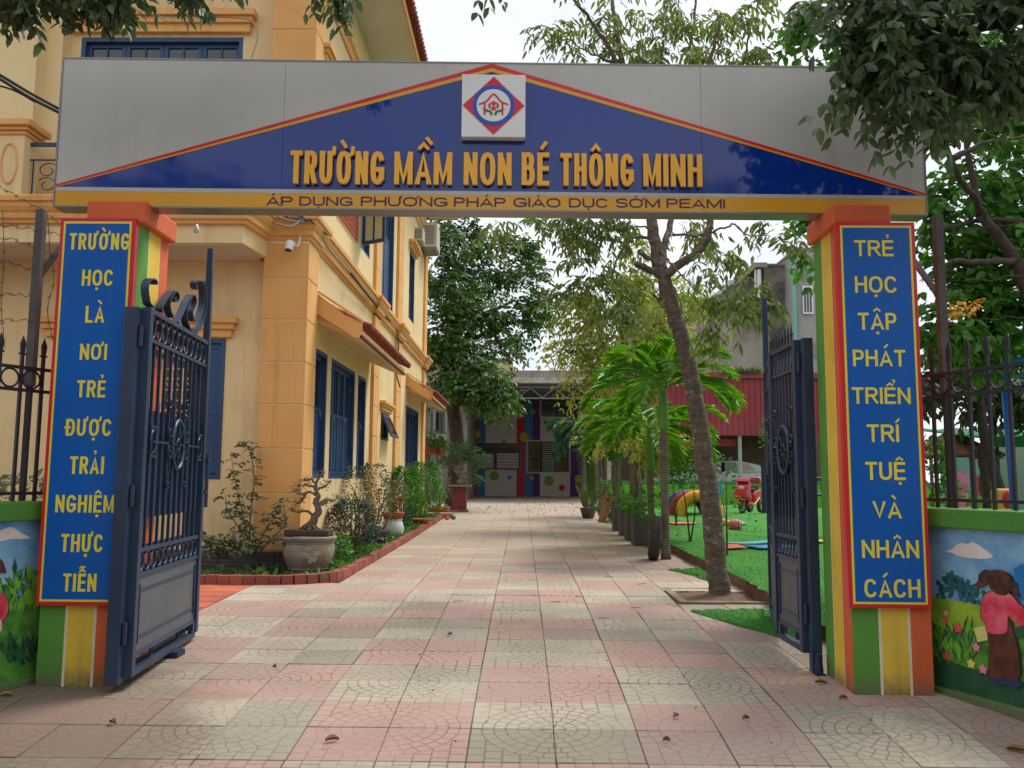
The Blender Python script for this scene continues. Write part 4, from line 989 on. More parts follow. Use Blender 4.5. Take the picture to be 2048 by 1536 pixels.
mb = MB(); mb.box(-9.2, -2.67, 11.2, 11.25, 0, 7.8); mb.box(-3.6, -3.55, 11.3, 20.9, 0, 7.8); mb.box(-9.2, -3.0, 9.85, 20.9, 3.7, 3.8); mb.box(-9.2, -2.7, 9.85, 20.9, 7.75, 7.85); mb.build('dark_room_panel', M_room, bld)  # near-black panels behind the openings: shade of the rooms put into their colour
# plinth of thin slate courses
mb = MB()
for i in range(8):
    z = .0+.046*i; w_ = .02+rnd.random()*.02
    for k in range(22):
        a = -9.5+6.55*k/22; mb.box(a+.004, a+6.55/22-.004, WY-.02-rnd.random()*.02, WY-.001, z+.003, z+.043)
    for k in range(34):
        a = 9.92+11.3*k/34; mb.box(WX+.001, WX+.02+rnd.random()*.018, a+.004, a+11.3/34-.004, z+.003, z+.043)
    for k in range(2):
        a = -2.95+.28*k; mb.box(a+.003, a+.277, 9.41-rnd.random()*.015, 9.449, z+.003, z+.043)
        b = 9.41+.25*k; mb.box(-2.419, -2.39+rnd.random()*.01, b+.003, b+.245, z+.003, z+.043)
mb.build('slate_plinth', M_slate, bld, kind='stuff')
# corner pilaster: blocks standing proud of pale joints
PX0, PX1, PYa, PYb = -2.93, -2.42, 9.45, 9.92
mb = MB(); mb.box(PX0+.012, PX1-.012, PYa+.012, PYb-.002, 0, 7.9); mb.build('pilaster_core', M_cjoint, bld)
zs = [.37, .49, .99, 1.48, 1.97, 2.44, 2.92, 3.39, 3.80]; zu = [4.12, 4.55, 5.0, 5.45, 5.90, 6.34, 6.80, 7.25, 7.7]
for Z in (zs, zu):
    for a, b in zip(Z[:-1], Z[1:]):
        mb = MB(); mb.box(PX0, PX1, PYa, PYb, a+.007, b-.007); mb.build('quoin_block', M_trim, bld, bev=.004)
for (a, b) in ((13.78, 14.28), (16.28, 16.9), (20.75, 21.24)):
    for z0, z1 in ((.37, 3.80), (4.12, 7.0)):
        mb = MB(); mb.box(WX+.001, WX+.035, a+.01, b-.01, z0, z1); mb.build('pilaster_core', M_cjoint, bld)
        n = round((z1-z0)/.47)
        for i in range(n):
            za, zb = z0+(z1-z0)*i/n, z0+(z1-z0)*(i+1)/n
            mb = MB(); mb.box(WX+.002, WX+.05, a, b, za+.006, zb-.006); mb.build('quoin_block', M_trim, bld)
def sweep(path, prof, name, mat, parent, smooth=False):
    """horizontal moulding: profile (out, z) carried along path, outward = left of travel"""
    P = [Vector((x, y)) for x, y in path]; n = len(P); mb = MB()
    for i, p in enumerate(P):
        a = (P[i]-P[i-1]).normalized() if i else (P[1]-P[0]).normalized(); b = (P[i+1]-P[i]).normalized() if i < n-1 else a
        na, nb = Vector((-a.y, a.x)), Vector((-b.y, b.x)); m_ = (na+nb).normalized(); m_ = m_/max(m_.dot(na), .35)
        for o_, z in prof: q = p+m_*o_; mb.v.append((q.x, q.y, z))
    k = len(prof)
    for i in range(n-1):
        for j in range(k):
            mb.f.append((i*k+j, i*k+(j+1) % k, (i+1)*k+(j+1) % k, (i+1)*k+j)); mb.m.append(0)
    mb.f.append(tuple(range(k))); mb.f.append(tuple((n-1)*k+j for j in range(k))[::-1]); mb.m += [0, 0]
    return mb.build(name, mat, parent, recalc=True)
path = [(WX, 21.24), (WX, 20.72), (WX+.05, 20.72), (WX+.05, 20.71)]
path = [(WX, 21.26), (WX, 9.94), (PX1+.0, 9.93), (PX1, PYa), (-2.88, PYa), (-2.95, 8.83), (-9.5, 8.83)]
cp = [(-.06, 3.83), (.015, 3.83), (.02, 3.86), (.05, 3.875), (.055, 3.93), (.075, 3.95), (.10, 3.99), (.105, 4.03), (.13, 4.04), (.135, 4.09), (.10, 4.115), (-.06, 4.12)]
sweep(path, cp, 'cornice', M_trim, bld)
for (a, b) in ((13.78, 14.28), (16.28, 16.9), (20.75, 21.24)):
    sweep([(WX+.0, b+.04), (WX+.055, b+.04), (WX+.055, a-.04), (WX+.0, a-.04)], [(o_+.005, z+.002) for o_, z in cp if o_ > 0], 'cornice_break', M_trim, bld)
sweep([(WX, 21.2), (WX, 9.9), (PX1, 9.9), (PX1, 9.45), (-2.93, 9.45), (-2.93, 9.6), (-9.5, 9.6)], [(-.05, 7.02), (.03, 7.03), (.05, 7.10), (.09, 7.13), (.10, 7.2), (-.05, 7.22)], 'upper_cornice', M_trim, bld)
# balcony: beam with sloped soffit, slab
mb = MB(); mb.prism([(-9.5, 8.86, 3.63), (-2.98, 8.86, 3.63), (-2.90, 9.46, 3.63), (-2.90, 9.52, 3.63), (-9.5, 9.52, 3.63)][:5], (0, 0, .22)); o = mb.build('balcony_beam', M_wall, bld, recalc=True)
mb = MB(); mb.box(-9.5, -2.99, 8.88, 9.598, 3.615, 3.629); mb.build('balcony_soffit', M_soff, bld)
mb = MB(); mb.prism([(-9.5, 8.84, 3.86), (-2.96, 8.84, 3.86), (-2.9, 9.44, 3.86), (-2.95, 9.595, 3.86), (-9.5, 9.595, 3.86)], (0, 0, .28)); mb.build('balcony_slab', M_trim, bld, recalc=True)
# balcony pier and iron balustrade
mb = MB(); mb.box(-5.66, -5.36, 8.82, 9.08, 4.14, 4.80); mb.build('balcony_pier', M_wall, bld, bev=.006)
mb = MB(); mb.torus((-5.51, 8.817, 4.48), (1, 0, 0), (0, 0, 1), .085, .012, 24, 6, sq=2.6); mb.build('pier_moulding', M_trim, bld, smooth=True)
for z0, z1, e in ((4.80, 4.84, .02), (4.842, 4.88, .05), (4.882, 4.95, .09)):
    mb = MB(); mb.box(-5.66-e, -5.36+e, 8.82-e, 9.08+e, z0, z1); mb.build('pier_cap', M_trim, bld, bev=.008)
mb = MB(); mb.box(-5.355, -3.1, 8.93, 8.96, 4.72, 4.76); mb.box(-5.355, -3.1, 8.935, 8.955, 4.56, 4.575); mb.box(-5.355, -3.1, 8.935, 8.955, 4.17, 4.185); rail_ = mb.build('balustrade_rail', M_navy, bld)
for k in range(7):
    x = -5.32+.33*k; mb = MB(); nY = Vector((0, 1, 0)); yb = 8.945
    mb.box(x-.006, x+.006, 8.939, 8.951, 4.186, 4.559)
    for s_ in (1, -1):
        mb.ribbon([(x+.16+s_*(.11*(1-.6*i/16))*math.cos(i*.42+.6), yb, 4.37+s_*.08+(.09*(1-.6*i/16))*math.sin(i*.42+.6)) for i in range(17)], nY, .012, .009)
    mb.build('iron_scroll', M_navy, bld)
# lintels
def lintel(plane, a0, a1, z0, out=.10, h=.2, far=0):
    mb = MB(); st = [(0, .4, .45), (.4, .7, .72), (.7, 1, 1)]
    for i, (u, v, o_) in enumerate(st):
        e = .035*i
        if plane == 'Y': mb.box(a0-e, a1+e, WY-out*o_, WY-.001, z0+h*u+.0005, z0+h*v-.0005)
        else: mb.box(WX+.001, WX+out*o_, a0-e, a1+e, z0+h*u+.0005, z0+h*v-.0005)
    return mb.build('lintel', M_trim, bld)
lintel('Y', -5.42, -3.30, 2.735, .12, .22); lintel('Y', -5.33, -3.23, 6.36, .14, .25); lintel('X', 14.75, 15.85, 2.33, .10, .16); lintel('X', 18.0, 19.1, 6.10, .14, .16); lintel('X', 9.9, 10.9, 6.22, .12, .16); lintel('X', 14.5, 16.0, 6.32, .12, .16)
# joinery
def joinery(O, A, N, a0, a1, z0, z1, nl=2, glass_top=.5, deep=.07, name='window', bars=False, open_leaf=None):
    O, A, N = Vector(O), Vector(A), Vector(N); Z = Vector((0, 0, 1))
    def b(mb, u0, u1, v0, v1, n0, n1): mb.obox(O+A*((u0+u1)/2)+Z*((v0+v1)/2)+N*((n0+n1)/2), A*((u1-u0)/2), N*((n1-n0)/2), Z*((v1-v0)/2))
    fw = .05; mb = MB(); d0, d1 = -deep-.05, -.015
    b(mb, a0+.002, a0+fw, z0+.002, z1-.002, d0, d1+.012); b(mb, a1-fw, a1-.002, z0+.002, z1-.002, d0, d1+.012); b(mb, a0+fw, a1-fw, z1-fw, z1-.002, d0, d1+.012); b(mb, a0+fw, a1-fw, z0+.002, z0+fw*.8, d0, d1+.012)
    W_ = mb.build(name, M_wblue, bld)
    lw = (a1-a0-2*fw)/nl
    for i in range(nl):
        if open_leaf == i: continue
        u0 = a0+fw+lw*i+.003; u1 = u0+lw-.006; v0, v1 = z0+fw*.8+.003, z1-fw-.003; s_ = .045; n0, n1 = -deep-.03, -deep+.005
        mid = v0+(v1-v0)*(1-glass_top); mb = MB()
        b(mb, u0, u0+s_, v0, v1, n0, n1); b(mb, u1-s_, u1, v0, v1, n0, n1)
        for va, vb in ((v0, v0+s_*1.3), (v1-s_, v1), (mid-s_/2, mid+s_/2)): b(mb, u0+s_, u1-s_, va, vb, n0, n1)
        c_ = (u0+u1)/2; b(mb, c_-.012, c_+.012, v0+s_*1.3, mid-s_/2, n0, n1-.004); b(mb, c_-.01, c_+.01, mid+s_/2, v1-s_, n0, n1-.004)
        b(mb, u0+s_, u1-s_, v0+s_*1.3, mid-s_/2, n0+.008, n0+.018)
        for ua, ub in ((u0+s_+.015, c_-.027), (c_+.027, u1-s_-.015)):
            if ub-ua > .03: b(mb, ua, ub, v0+s_*1.3+.02, mid-s_/2-.02, n0+.018, n0+.027)
        L_ = mb.build('shutter', M_wblue, W_)
        for ua, ub in ((u0+s_, c_-.01), (c_+.01, u1-s_)):
            mb = MB(); b(mb, ua, ub, mid+s_/2, v1-s_, n0+.01, n0+.014); p_ = mb.build('pane', M_glass, W_)
        if lw > .3:
            mb = MB(); hu = u1-s_/2 if i % 2 == 0 else u0+s_/2; b(mb, hu-.008, hu+.008, mid-.09, mid+.0, n1, n1+.02); mb.build('handle', M_galv, W_)
        for vv in (v0+.2, v1-.2):
            hu = u0-.002 if i % 2 == 0 else u1+.002
            mb = MB(); b(mb, hu-.006, hu+.006, vv-.04, vv+.04, n1-.002, n1+.012); mb.build('hinge', M_galv, W_)
    return W_
sx = ((WX, 0, 0), (0, 1, 0), (1, 0, 0)); fy = ((0, WY, 0), (1, 0, 0), (0, -1, 0))
joinery(*sx, *S_ops[0], nl=1, glass_top=.45); joinery(*sx, *S_ops[1], nl=4, glass_top=.45); joinery(*sx, *S_ops[2], nl=1, glass_top=.45)
joinery(*sx, *S_ops[4], nl=4, glass_top=.5, name='door'); joinery(*sx, *S_ops[5], nl=1); joinery(*sx, *S_ops[6], nl=2, glass_top=.35); joinery(*sx, *S_ops[7], nl=2, glass_top=.6); joinery(*sx, *S_ops[8], nl=2)
joinery(*fy, *F_ops[1], nl=4, glass_top=.40, name='door')
# ground floor front window: open shutter, curtain and pale security bars
mb = MB(); fw = .05
for (u0, u1, v0, v1) in ((-5.248, -5.2, 1.142, 2.718), (-3.42, -3.372, 1.142, 2.718), (-5.2, -3.42, 2.67, 2.718), (-5.2, -3.42, 1.142, 1.19), (-4.32, -4.28, 1.19, 2.67)): mb.box(u0, u1, WY-.01, WY+.1, v0, v1)
wf = mb.build('window', M_wblue, bld)
for x0, x1 in ((-3.66, -3.425), (-3.92, -3.68)):
    pass
mb = MB(); x0, x1 = -3.64, -3.425
mb.box(x0, x0+.04, WY+.02, WY+.05, 1.2, 2.66); mb.box(x1-.04, x1, WY+.02, WY+.05, 1.2, 2.66)
for v0, v1 in ((1.2, 1.26), (1.86, 1.92), (2.61, 2.66)): mb.box(x0+.04, x1-.04, WY+.02, WY+.05, v0, v1)
mb.box(x0+.04, x1-.04, WY+.03, WY+.04, 1.26, 1.86); mb.box(x0+.04, x1-.04, WY+.03, WY+.04, 1.92, 2.61); mb.build('shutter', M_wblue, wf)
mb = MB()
for i in range(32):
    x = -5.2+i*.05; mb.box(x, x+.049, WY+.15+.03*math.sin(i*1.9), WY+.16+.03*math.sin(i*1.9), 1.19, 2.67)
mb.build('curtain', M_curt, wf)
mb = MB(); nY = Vector((0, 1, 0))
for z in np.arange(1.3, 2.66, .12): mb.box(-5.2, -3.645, WY+.058, WY+.066, z, z+.008)
for k in range(12):
    x = -3.74-.12*k
    mb.box(x-.004, x+.004, WY+.05, WY+.057, 1.2, 2.66)
    for z in (1.42, 1.78, 2.14): mb.ribbon([(x+.02, WY+.054, z), (x+.1, WY+.054, z), (x+.02, WY+.054, z+.14), (x+.1, WY+.054, z+.14)], nY, .006, .007)
mb.build('security_grille', M_cream_l, wf, kind='stuff')
# opened casement upstairs (outwards, toward the street) and small top-hung sash
def sash(c0, c1, z0, z1, mat_gl, name='open_sash', nx=2, nz=2, par=bld):
    c0, c1 = Vector((*c0, 0)), Vector((*c1, 0)); D = (c1-c0); L = D.length; D.normalize(); n = Vector((-D.y, D.x, 0)); Z = Vector((0, 0, 1))
    def b(mb, u0, u1, v0, v1, w=.018): mb.obox(c0+D*((u0+u1)/2)+Z*((v0+v1)/2), D*((u1-u0)/2), n*w, Z*((v1-v0)/2))
    mb = MB(); s_ = .05; b(mb, 0, s_, z0, z1); b(mb, L-s_, L, z0, z1); b(mb, s_, L-s_, z0, z0+s_); b(mb, s_, L-s_, z1-s_, z1)
    for i in range(1, nx): u = s_+(L-2*s_)*i/nx; b(mb, u-.013, u+.013, z0+s_, z1-s_, .014)
    for i in range(1, nz): v = z0+s_+(z1-z0-2*s_)*i/nz; b(mb, s_, L-s_, v-.013, v+.013, .0135)
    f_ = mb.build(name, M_wblue, par)
    mb = MB(); b(mb, s_, L-s_, z0+s_, z1-s_, .003); mb.build('pane', mat_gl, f_); return f_
M_pgl = pm('bright_glass', '#c9c3a4', '#d8d0a8', sc=2, rough=.12, bump=0, spec=.8)
sash((-2.44, 12.68), (-2.06, 12.45), 4.66, 6.45, M_pgl, nz=4)
mb = MB(); th = math.radians(24); z1 = 2.27; Ls = .42
c = Vector((WX+.012, 0, z1)); dn = Vector((math.sin(th), 0, -math.cos(th))); nn = Vector((math.cos(th), 0, math.sin(th)))
for (y0, y1, l0, l1) in ((14.88, 14.93, 0, Ls), (15.67, 15.72, 0, Ls), (14.93, 15.67, 0, .05), (14.93, 15.67, Ls-.05, Ls)):
    mb.obox(c+dn*((l0+l1)/2)+Vector((0, (y0+y1)/2, 0)), (0, (y1-y0)/2, 0), nn*.015, dn*((l1-l0)/2))
f_ = mb.build('awning_sash', M_wblue, bld); mb = MB(); mb.obox(c+dn*Ls/2+Vector((0, 15.3, 0)), (0, .37, 0), nn*.003, dn*(Ls/2-.05)); mb.build('pane', M_glass, f_)
mb = MB(); mb.box(WX-.08, WX-.02, 14.852, 14.9, 1.832, 2.298); mb.box(WX-.08, WX-.02, 15.7, 15.748, 1.832, 2.298); mb.box(WX-.08, WX-.02, 14.9, 15.7, 1.832, 1.88); mb.build('window', M_wblue, bld)
# lattice of fired clay blocks set in the upper wall
mb = MB(); mb.box(WX+.001, WX+.012, 10.95, 12.3, 4.58, 6.3); mb.build('lattice_ground', M_cjoint, bld)
mb = MB()
for i in range(15):
    for j in range(19):
        y = 11.0+.09*i; z = 4.63+.09*j
        mb.obox((WX+.022, y, z), (0, .032, .032), (.009, 0, 0), (0, -.006, .006)); mb.obox((WX+.0222, y, z), (0, .032, -.032), (.0085, 0, 0), (0, .006, .006))
mb.build('clay_lattice', pm('clay_lattice', '#b4604a', '#a25340', sc=6, rough=.85, bump=.2), bld, kind='stuff')
# tiled awnings
def awning(y0, y1):
    t = MB(); P = [(WX+.001, y0, 3.34), (WX+.001, y0, 3.10), (-1.97, y0, 2.80), (-1.90, y0, 2.80), (-1.90, y0, 2.985), (-2.1, y0, 3.07)]
    t.prism(P, (0, .09, 0)); aw = t.build('awning', M_trim, bld, recalc=True)
    t = MB(); t.prism([(a_, y0+.09, b_-(.09 if b_ > 2.9 else 0)) for a_, _, b_ in P], (0, y1-y0-.09, 0)); t.build('awning_slab', M_wall, aw, recalc=True)
    t = MB(); t.prism([(WX+.01, y0-.03, 3.345), (WX+.01, y0-.03, 3.375), (-1.88, y0-.03, 3.005), (-1.88, y0-.03, 2.975)], (0, .028, 0)); t.build('edge_roll', M_trim, aw, recalc=True)
    s = MB(); nrow = int((y1-y0)/.115)
    for i in range(nrow):
        y = y0+.03+.115*i
        for k in range(4):
            u0 = k/4; u1 = u0+.29; xa, xb = WX+.02+.62*u0, WX+.02+.62*min(u1, 1.03); za, zb = 3.235-.30*u0, 3.235-.30*min(u1, 1.03)
            s.tube([(xa, y+.05, za+.0), (xb, y+.05, zb+.012)], [.036, .042], 8)
    s.build('roof_tiles', M_rtile, aw, kind='stuff', smooth=True)
    s = MB(); s.box(-1.915, -1.885, y0, y1, 2.80, 2.83); s.build('drip_edge', M_rtile, aw)
awning(9.95, 13.68); awning(17.95, 21.0)
# roof with eaves
mb = MB(); mb.box(-1.72, WX+.001, 9.05, 21.75, 7.86, 7.90); mb.box(-9.9, WX, 9.05, 9.62, 7.86, 7.90); mb.build('eave_soffit', pm('white_soffit', '#d8d4cc', '#cbc6bc', sc=1, rough=.9, bump=.1, pos=True), bld)
mb = MB(); mb.box(-1.74, -1.715, 9.03, 21.77, 7.84, 7.98); mb.box(-9.9, -1.74, 9.03, 9.055, 7.84, 7.98); mb.box(-9.9, -1.74, 21.745, 21.77, 7.84, 7.98); mb.build('fascia', M_trim, bld)
mb = MB(); mb.v = [(-1.66, 8.98, 7.985), (-1.66, 21.8, 7.985), (-9.9, 21.8, 7.985), (-9.9, 8.98, 7.985), (-5.6, 13, 10.3), (-5.6, 18, 10.3)]
mb.f = [(0, 1, 5, 4), (1, 2, 5), (2, 3, 4, 5), (3, 0, 4), (3, 2, 1, 0)]; mb.m = [0]*5; rf_ = mb.build('roof', M_rtile, bld)
mb = MB()
for i in range(100): y = 9.0+.128*i; mb.tube([(-1.62, y, 8.0), (-1.95, y, 8.18)], .055, 6)
mb.build('eave_tiles', M_rtile, rf_, kind='stuff', smooth=True)
# services on the walls
t = thing('security_camera', 'small white bullet security camera on the corner pilaster of the yellow building', 'camera', at(578, 492, 9.30))
p = at(578, 492, 9.30); mb = MB(); mb.tube([p+Vector((.008, .02, .055)), p+Vector((-.004, -.01, -.05))], .045, 20); mb.build('housing', M_white, t, smooth=False, bev=.006)
mb = MB(); mb.tube([p+Vector((-.0042, -.0105, -.051)), p+Vector((-.0044, -.011, -.058))], .038, 18); mb.build('lens_cover', M_blk, t)
mb = MB(); mb.tube(smooth_path([p+Vector((.02, .04, .05)), p+Vector((.07, .1, .03)), p+Vector((.09, .12, .14)), p+Vector((.09, .14, .27))], 6), .011, 8); mb.build('bracket', M_white, t, smooth=True)
def cable(pts, r, mat, label, sub=8, noise_=0, cat='cable', group='cables on the yellow building'):
    P = smooth_path(pts, sub); P = [a+Vector((rnd.gauss(0, noise_), rnd.gauss(0, noise_), rnd.gauss(0, noise_))) for a in P]
    mb = MB(); mb.tube(P, r, 6); return mb.build('cable', mat, None, P[0], smooth=True, label=label, cat=cat, group=group)
M_cg = pm('grey_cable', '#a9a59b', '#8d8980', sc=5, rough=.6, bump=0); M_cb = pm('black_cable', '#1c1c1e', '#2b2a29', sc=5, rough=.6, bump=0)
def cabs(pts): return [at(*p) for p in pts]
cable(cabs([(532, 425, 9.3), (548, 445, 9.3), (580, 453, 9.25), (600, 440, 9.3), (590, 425, 9.35)]), .014, M_cg, 'thick white cable loop above the security camera')
cable(cabs([(540, 425, 9.35), (575, 440, 9.3), (625, 446, 9.35), (640, 462, 9.6), (660, 500, 10.2), (700, 545, 11.2), (745, 600, 13.2)]), .012, M_cg, 'grey cable running from the corner bundle down the side cornice')
cable(cabs([(560, 425, 9.35), (600, 432, 9.3), (632, 452, 9.5), (655, 470, 9.8)]), .010, M_cb, 'short black cable stub sticking out at the building corner')
for k in range(4):
    cable(cabs([(536+k*9, 425, 9.36), (560+k*12, 432+k*3, 9.32), (600+k*7, 436+k*2, 9.3), (630, 440+k*4, 9.4), (640, 455, 9.55)]), .006, M_cb if k % 2 else M_cg, ['thin black strand at the top of the corner cable bundle', 'thin grey strand in the corner cable bundle above the camera', 'thin black strand low in the corner cable bundle', 'lowest thin strand of the corner cable bundle'][k], noise_=.008)
cable(cabs([(700, 545, 11.2), (748, 605, 13.3), (790, 655, 15.9), (815, 690, 17.9), (838, 730, 20.4), (850, 740, 20.9), (858, 770, 20.5), (864, 790, 19.5)]), .016, M_cb, 'black cable sagging along the far half of the side cornice')
cable(cabs([(792, 648, 16.0), (797, 690, 15.9), (792, 740, 15.8), (800, 775, 15.8)]), .014, M_cb, 'black cable dropping behind the tip of the near tiled awning')
cable(cabs([(262, 28, 9.5), (300, 32, 9.5), (400, 33, 9.5), (490, 38, 9.5), (512, 52, 9.5), (514, 80, 9.5), (500, 125, 9.5)]), .008, M_cg, 'pale cable over the upstairs lintel, dropping at its right end')
cable([at(-60, 125, 5.0), at(0, 158, 5.05), at(60, 195, 5.1), at(118, 225, 5.12)], .011, M_cb, 'thick black cable reaching the left end of the signboard', group='black cables left of the signboard')
cable([at(-60, 118, 5.0), at(0, 150, 5.08), at(60, 186, 5.13), at(119, 218, 5.14)], .010, M_cb, 'upper thick black cable reaching the left end of the signboard', group='black cables left of the signboard')
cable([at(-60, 160, 5.0), at(0, 172, 5.08), at(35, 184, 5.1), at(70, 204, 5.15)], .006, M_cb, 'thin black cable joining the thick ones left of the signboard', group='black cables left of the signboard')
def ac(x, y, z, sx_, sy_, sz, label):
    t = thing('air_conditioner', label, 'air conditioner', (x, y, z), 'air conditioner units on the side wall')
    mb = MB(); mb.box(x-sx_/2, x+sx_/2, y, y+sy_, z, z+sz); mb.build('casing', pm('ac_white', '#cfcac0', '#b9b3a8', sc=3, rough=.6, bump=.05), t, bev=.01)
    mb = MB()
    for k in range(10): mb.box(x-sx_*.38, x+sx_*.3, y-.012, y-.002, z+sz*(.12+.078*k), z+sz*(.12+.078*k)+.022)
    mb.build('grille', pm('ac_grey', '#8f8b84', None, rough=.6, bump=0), t, kind='stuff')
    mb = MB(); mb.box(x-sx_*.5, x+sx_*.4, y+.05, y+sy_-.05, z-.05, z-.003); mb.build('bracket', M_galv, t)
ac(-2.24, 20.0, 6.65, .33, .75, .60, 'larger white air conditioner unit high on the far corner of the side wall')
ac(-2.36, 18.9, 6.5, .17, .4, .3, 'small white unit on the side wall just before the larger air conditioner')
# ------------------------------------------------------------------ planting bed with brick edging along the building
M_brick = pm('brick_edging', '#9c5444', '#86463a', sc=5, rough=.85, bump=.4, bsc=50, dirt='#6b4a3e', dsc=3, dlo=.5, dhi=.8, objrand=.16, pos=True)
M_leaf = pm('leaf_green', '#5a8c3c', '#447030', sc=2, rough=.5, bump=0, island=.35, trans=.25, spec=.35)
M_leafd = pm('leaf_dark', '#567a3c', '#42632f', sc=1.5, rough=.45, bump=0, island=.4, trans=.2, spec=.4)
M_leafy = pm('leaf_yellow_green', '#a6ac52', '#849344', sc=.9, rough=.5, bump=0, island=.4, trans=.3, spec=.35)
M_leaft = pm('leaf_tree', '#7d8c4c', '#667a40', sc=1.2, rough=.5, bump=0, island=.4, trans=.3, spec=.35)
M_leafo = pm('leaf_olive', '#6b7350', '#525c40', sc=3, rough=.55, bump=0, island=.3, trans=.2)
M_bark = pm('bark', '#6d5f52', '#4e4339', sc=9, rough=.95, bump=.7, bsc=35, bdist=.02, stretch=(1, 1, .5), dirt='#8a8376', dsc=6, dlo=.55, dhi=.7)
M_barkd = pm('bark_dark', '#4a3f36', '#352c26', sc=9, rough=.95, bump=.6, bsc=30, bdist=.02)
M_twig = pm('twig', '#5c4a3a', '#463a2f', sc=9, rough=.9, bump=.2)
path = smooth_path([(-9, 8.72, 0), (-4.2, 8.68, 0), (-3.2, 8.66, 0), (-2.6, 8.66, 0), (-2.2, 8.74, 0), (-1.98, 8.98, 0), (-1.91, 9.5, 0), (-1.9, 11, 0), (-1.9, 14, 0), (-1.9, 17, 0), (-1.9, 20.2, 0)], 30)
edg = thing('brick_edging', 'low reddish brick edging curving round the planting bed beside the building', 'kerb', (-1.9, 12, .1))
bk = None; acc = 0; nb_ = 0; rest_ = MB(); last = path[0]
for a, b in zip(path[:-1], path[1:]):
    d = (b-a).length; acc += d
    if acc < .115: continue
    p, dr = (last+b)/2, (b-last); ln = dr.length; ang = math.atan2(dr.y, dr.x); last = b; acc = 0
    wd = .10 if p.y < 13 else .10
    if p.x < -5: continue
    # a long brick face
    if bk is None:
        k = MB(); k.box(-.5, .5, -.055, .055, -.13, .09); o = k.build('brick', M_brick, None); o.parent = edg; bk = o.data; 
        mod = None
    else: o = bpy.data.objects.new('brick', bk); COL.objects.link(o); o.parent = edg
    o.location = Vector((p.x, p.y, gz(p.y)+.0+rnd.gauss(0, .002)))-WL[edg.name]; o.rotation_euler = (0, 0, ang+rnd.gauss(0, .01)); o.scale = (ln-.006, 1+rnd.gauss(0, .02), 1)
mb = MB(); mb.box(-9, -2.25, 8.75, 9.45, -.1, gz(9)+.045); mb.box(-2.25, -2.0, 8.98, 9.45, -.1, gz(9)+.045); mb.box(-2.42, -1.95, 9.45, 20.3, -.1, gz(12)+.045); mb.build('planting_bed', M_dirt, kind='structure')
# ground cover
n = 9000; ys = nr.uniform(8.75, 20.2, n); xs = np.where(ys < 9.4, nr.uniform(-5, -1.95, n), nr.uniform(-2.42, -1.94, n))
zs = np.array([gz(y)+.045 for y in ys]); B = np.stack([xs, ys, zs], 1)
D = nr.normal(0, .7, (n, 3)); D[:, 2] = nr.uniform(.15, 1, n)
hh = .035+.05*(np.sin(xs*7+ys*3)*.5+.5)
leaf_mesh('ground_cover', B+np.stack([0*xs, 0*xs, nr.uniform(0, .04, n)], 1), D, hh*nr.uniform(.7, 1.6, n), .03*nr.uniform(.6, 1.3, n), pm('ground_cover_leaf', '#5c8c3a', '#3f7030', sc=5, rough=.5, bump=0, island=.3, trans=.2), label='low green ground cover filling the planting bed', cat='ground cover', kind='stuff')
def stem_net(mb, base, tips, r0=.012, r1=.003, bow=.08):
    for tp in tips:
        a = Vector(base); b = Vector(tp); m_ = (a+b)/2+Vector((rnd.gauss(0, bow), rnd.gauss(0, bow), abs(rnd.gauss(0, bow))))
        branch(mb, [a, m_, b], r0, r1, 5, 4)
def shrub(x, y, h, r, n, mat, label, name='shrub', ll=.05, lw=.025, stems=5, flowers=None, loc_z=None, group='shrubs in the planting bed', blobs=None, cat='shrub', low=.15):
    z = gz(y)+.04 if loc_z is None else loc_z; t = thing(name, label, cat, (x, y, z), group)
    mb = MB(); tips = [(x+rnd.gauss(0, r*.5), y+rnd.gauss(0, r*.5), z+h*rnd.uniform(.5, .9)) for _ in range(stems)]; stem_net(mb, (x, y, z-.03), tips, .012*h, .003, .05*h); mb.build('stems', M_twig, t)
    m_ = n; th = nr.uniform(0, 2*np.pi, m_); zz = nr.uniform(low, 1, m_)**.8; prof = np.sin(np.pi*np.clip(zz*.8+.12, 0, 1))**.7; lump = 1+.25*np.sin(th*3+zz*7)
    rr = r*prof*lump*nr.uniform(.35, 1, m_)**.5
    B = np.stack([x+rr*np.cos(th), y+rr*np.sin(th), z+h*zz], 1); D = np.stack([np.cos(th), np.sin(th), nr.uniform(-.3, .9, m_)], 1)+nr.normal(0, .4, (m_, 3))
    leaf_mesh('foliage', B, D, ll*nr.uniform(.6, 1.3, m_), lw*nr.uniform(.7, 1.3, m_), mat, t)
    if flowers:
        fm, fn, fs, zlo = flowers; k = nr.choice(m_, fn); Bf = B[k]+unit(D[k])*.02; Bf = Bf[Bf[:, 2] > z+h*zlo]
        Bq = np.repeat(Bf, 5, 0); Dq = nr.normal(size=(len(Bq), 3)); Dq[:, 1] -= .6
        leaf_mesh('blossom', Bq, Dq, np.full(len(Bq), fs), np.full(len(Bq), fs*.8), fm, t)
    return t
M_fpink = pm('pink_blossom', '#d98a98', '#e8b0b4', sc=20, rough=.6, bump=0, island=.2); M_fred = pm('red_blossom', '#c9283a', None, rough=.6, bump=0, island=.15)
M_fcream = pm('cream_blossom', '#e0cfa0', '#cfc08c', sc=9, rough=.6, bump=0, island=.2); M_fyel = pm('orange_blossom', '#d9972a', '#e0ac3a', sc=9, rough=.6, bump=0, island=.2); M_fpurp = pm('purple_blossom', '#8a3c8a', None, rough=.6, bump=0)
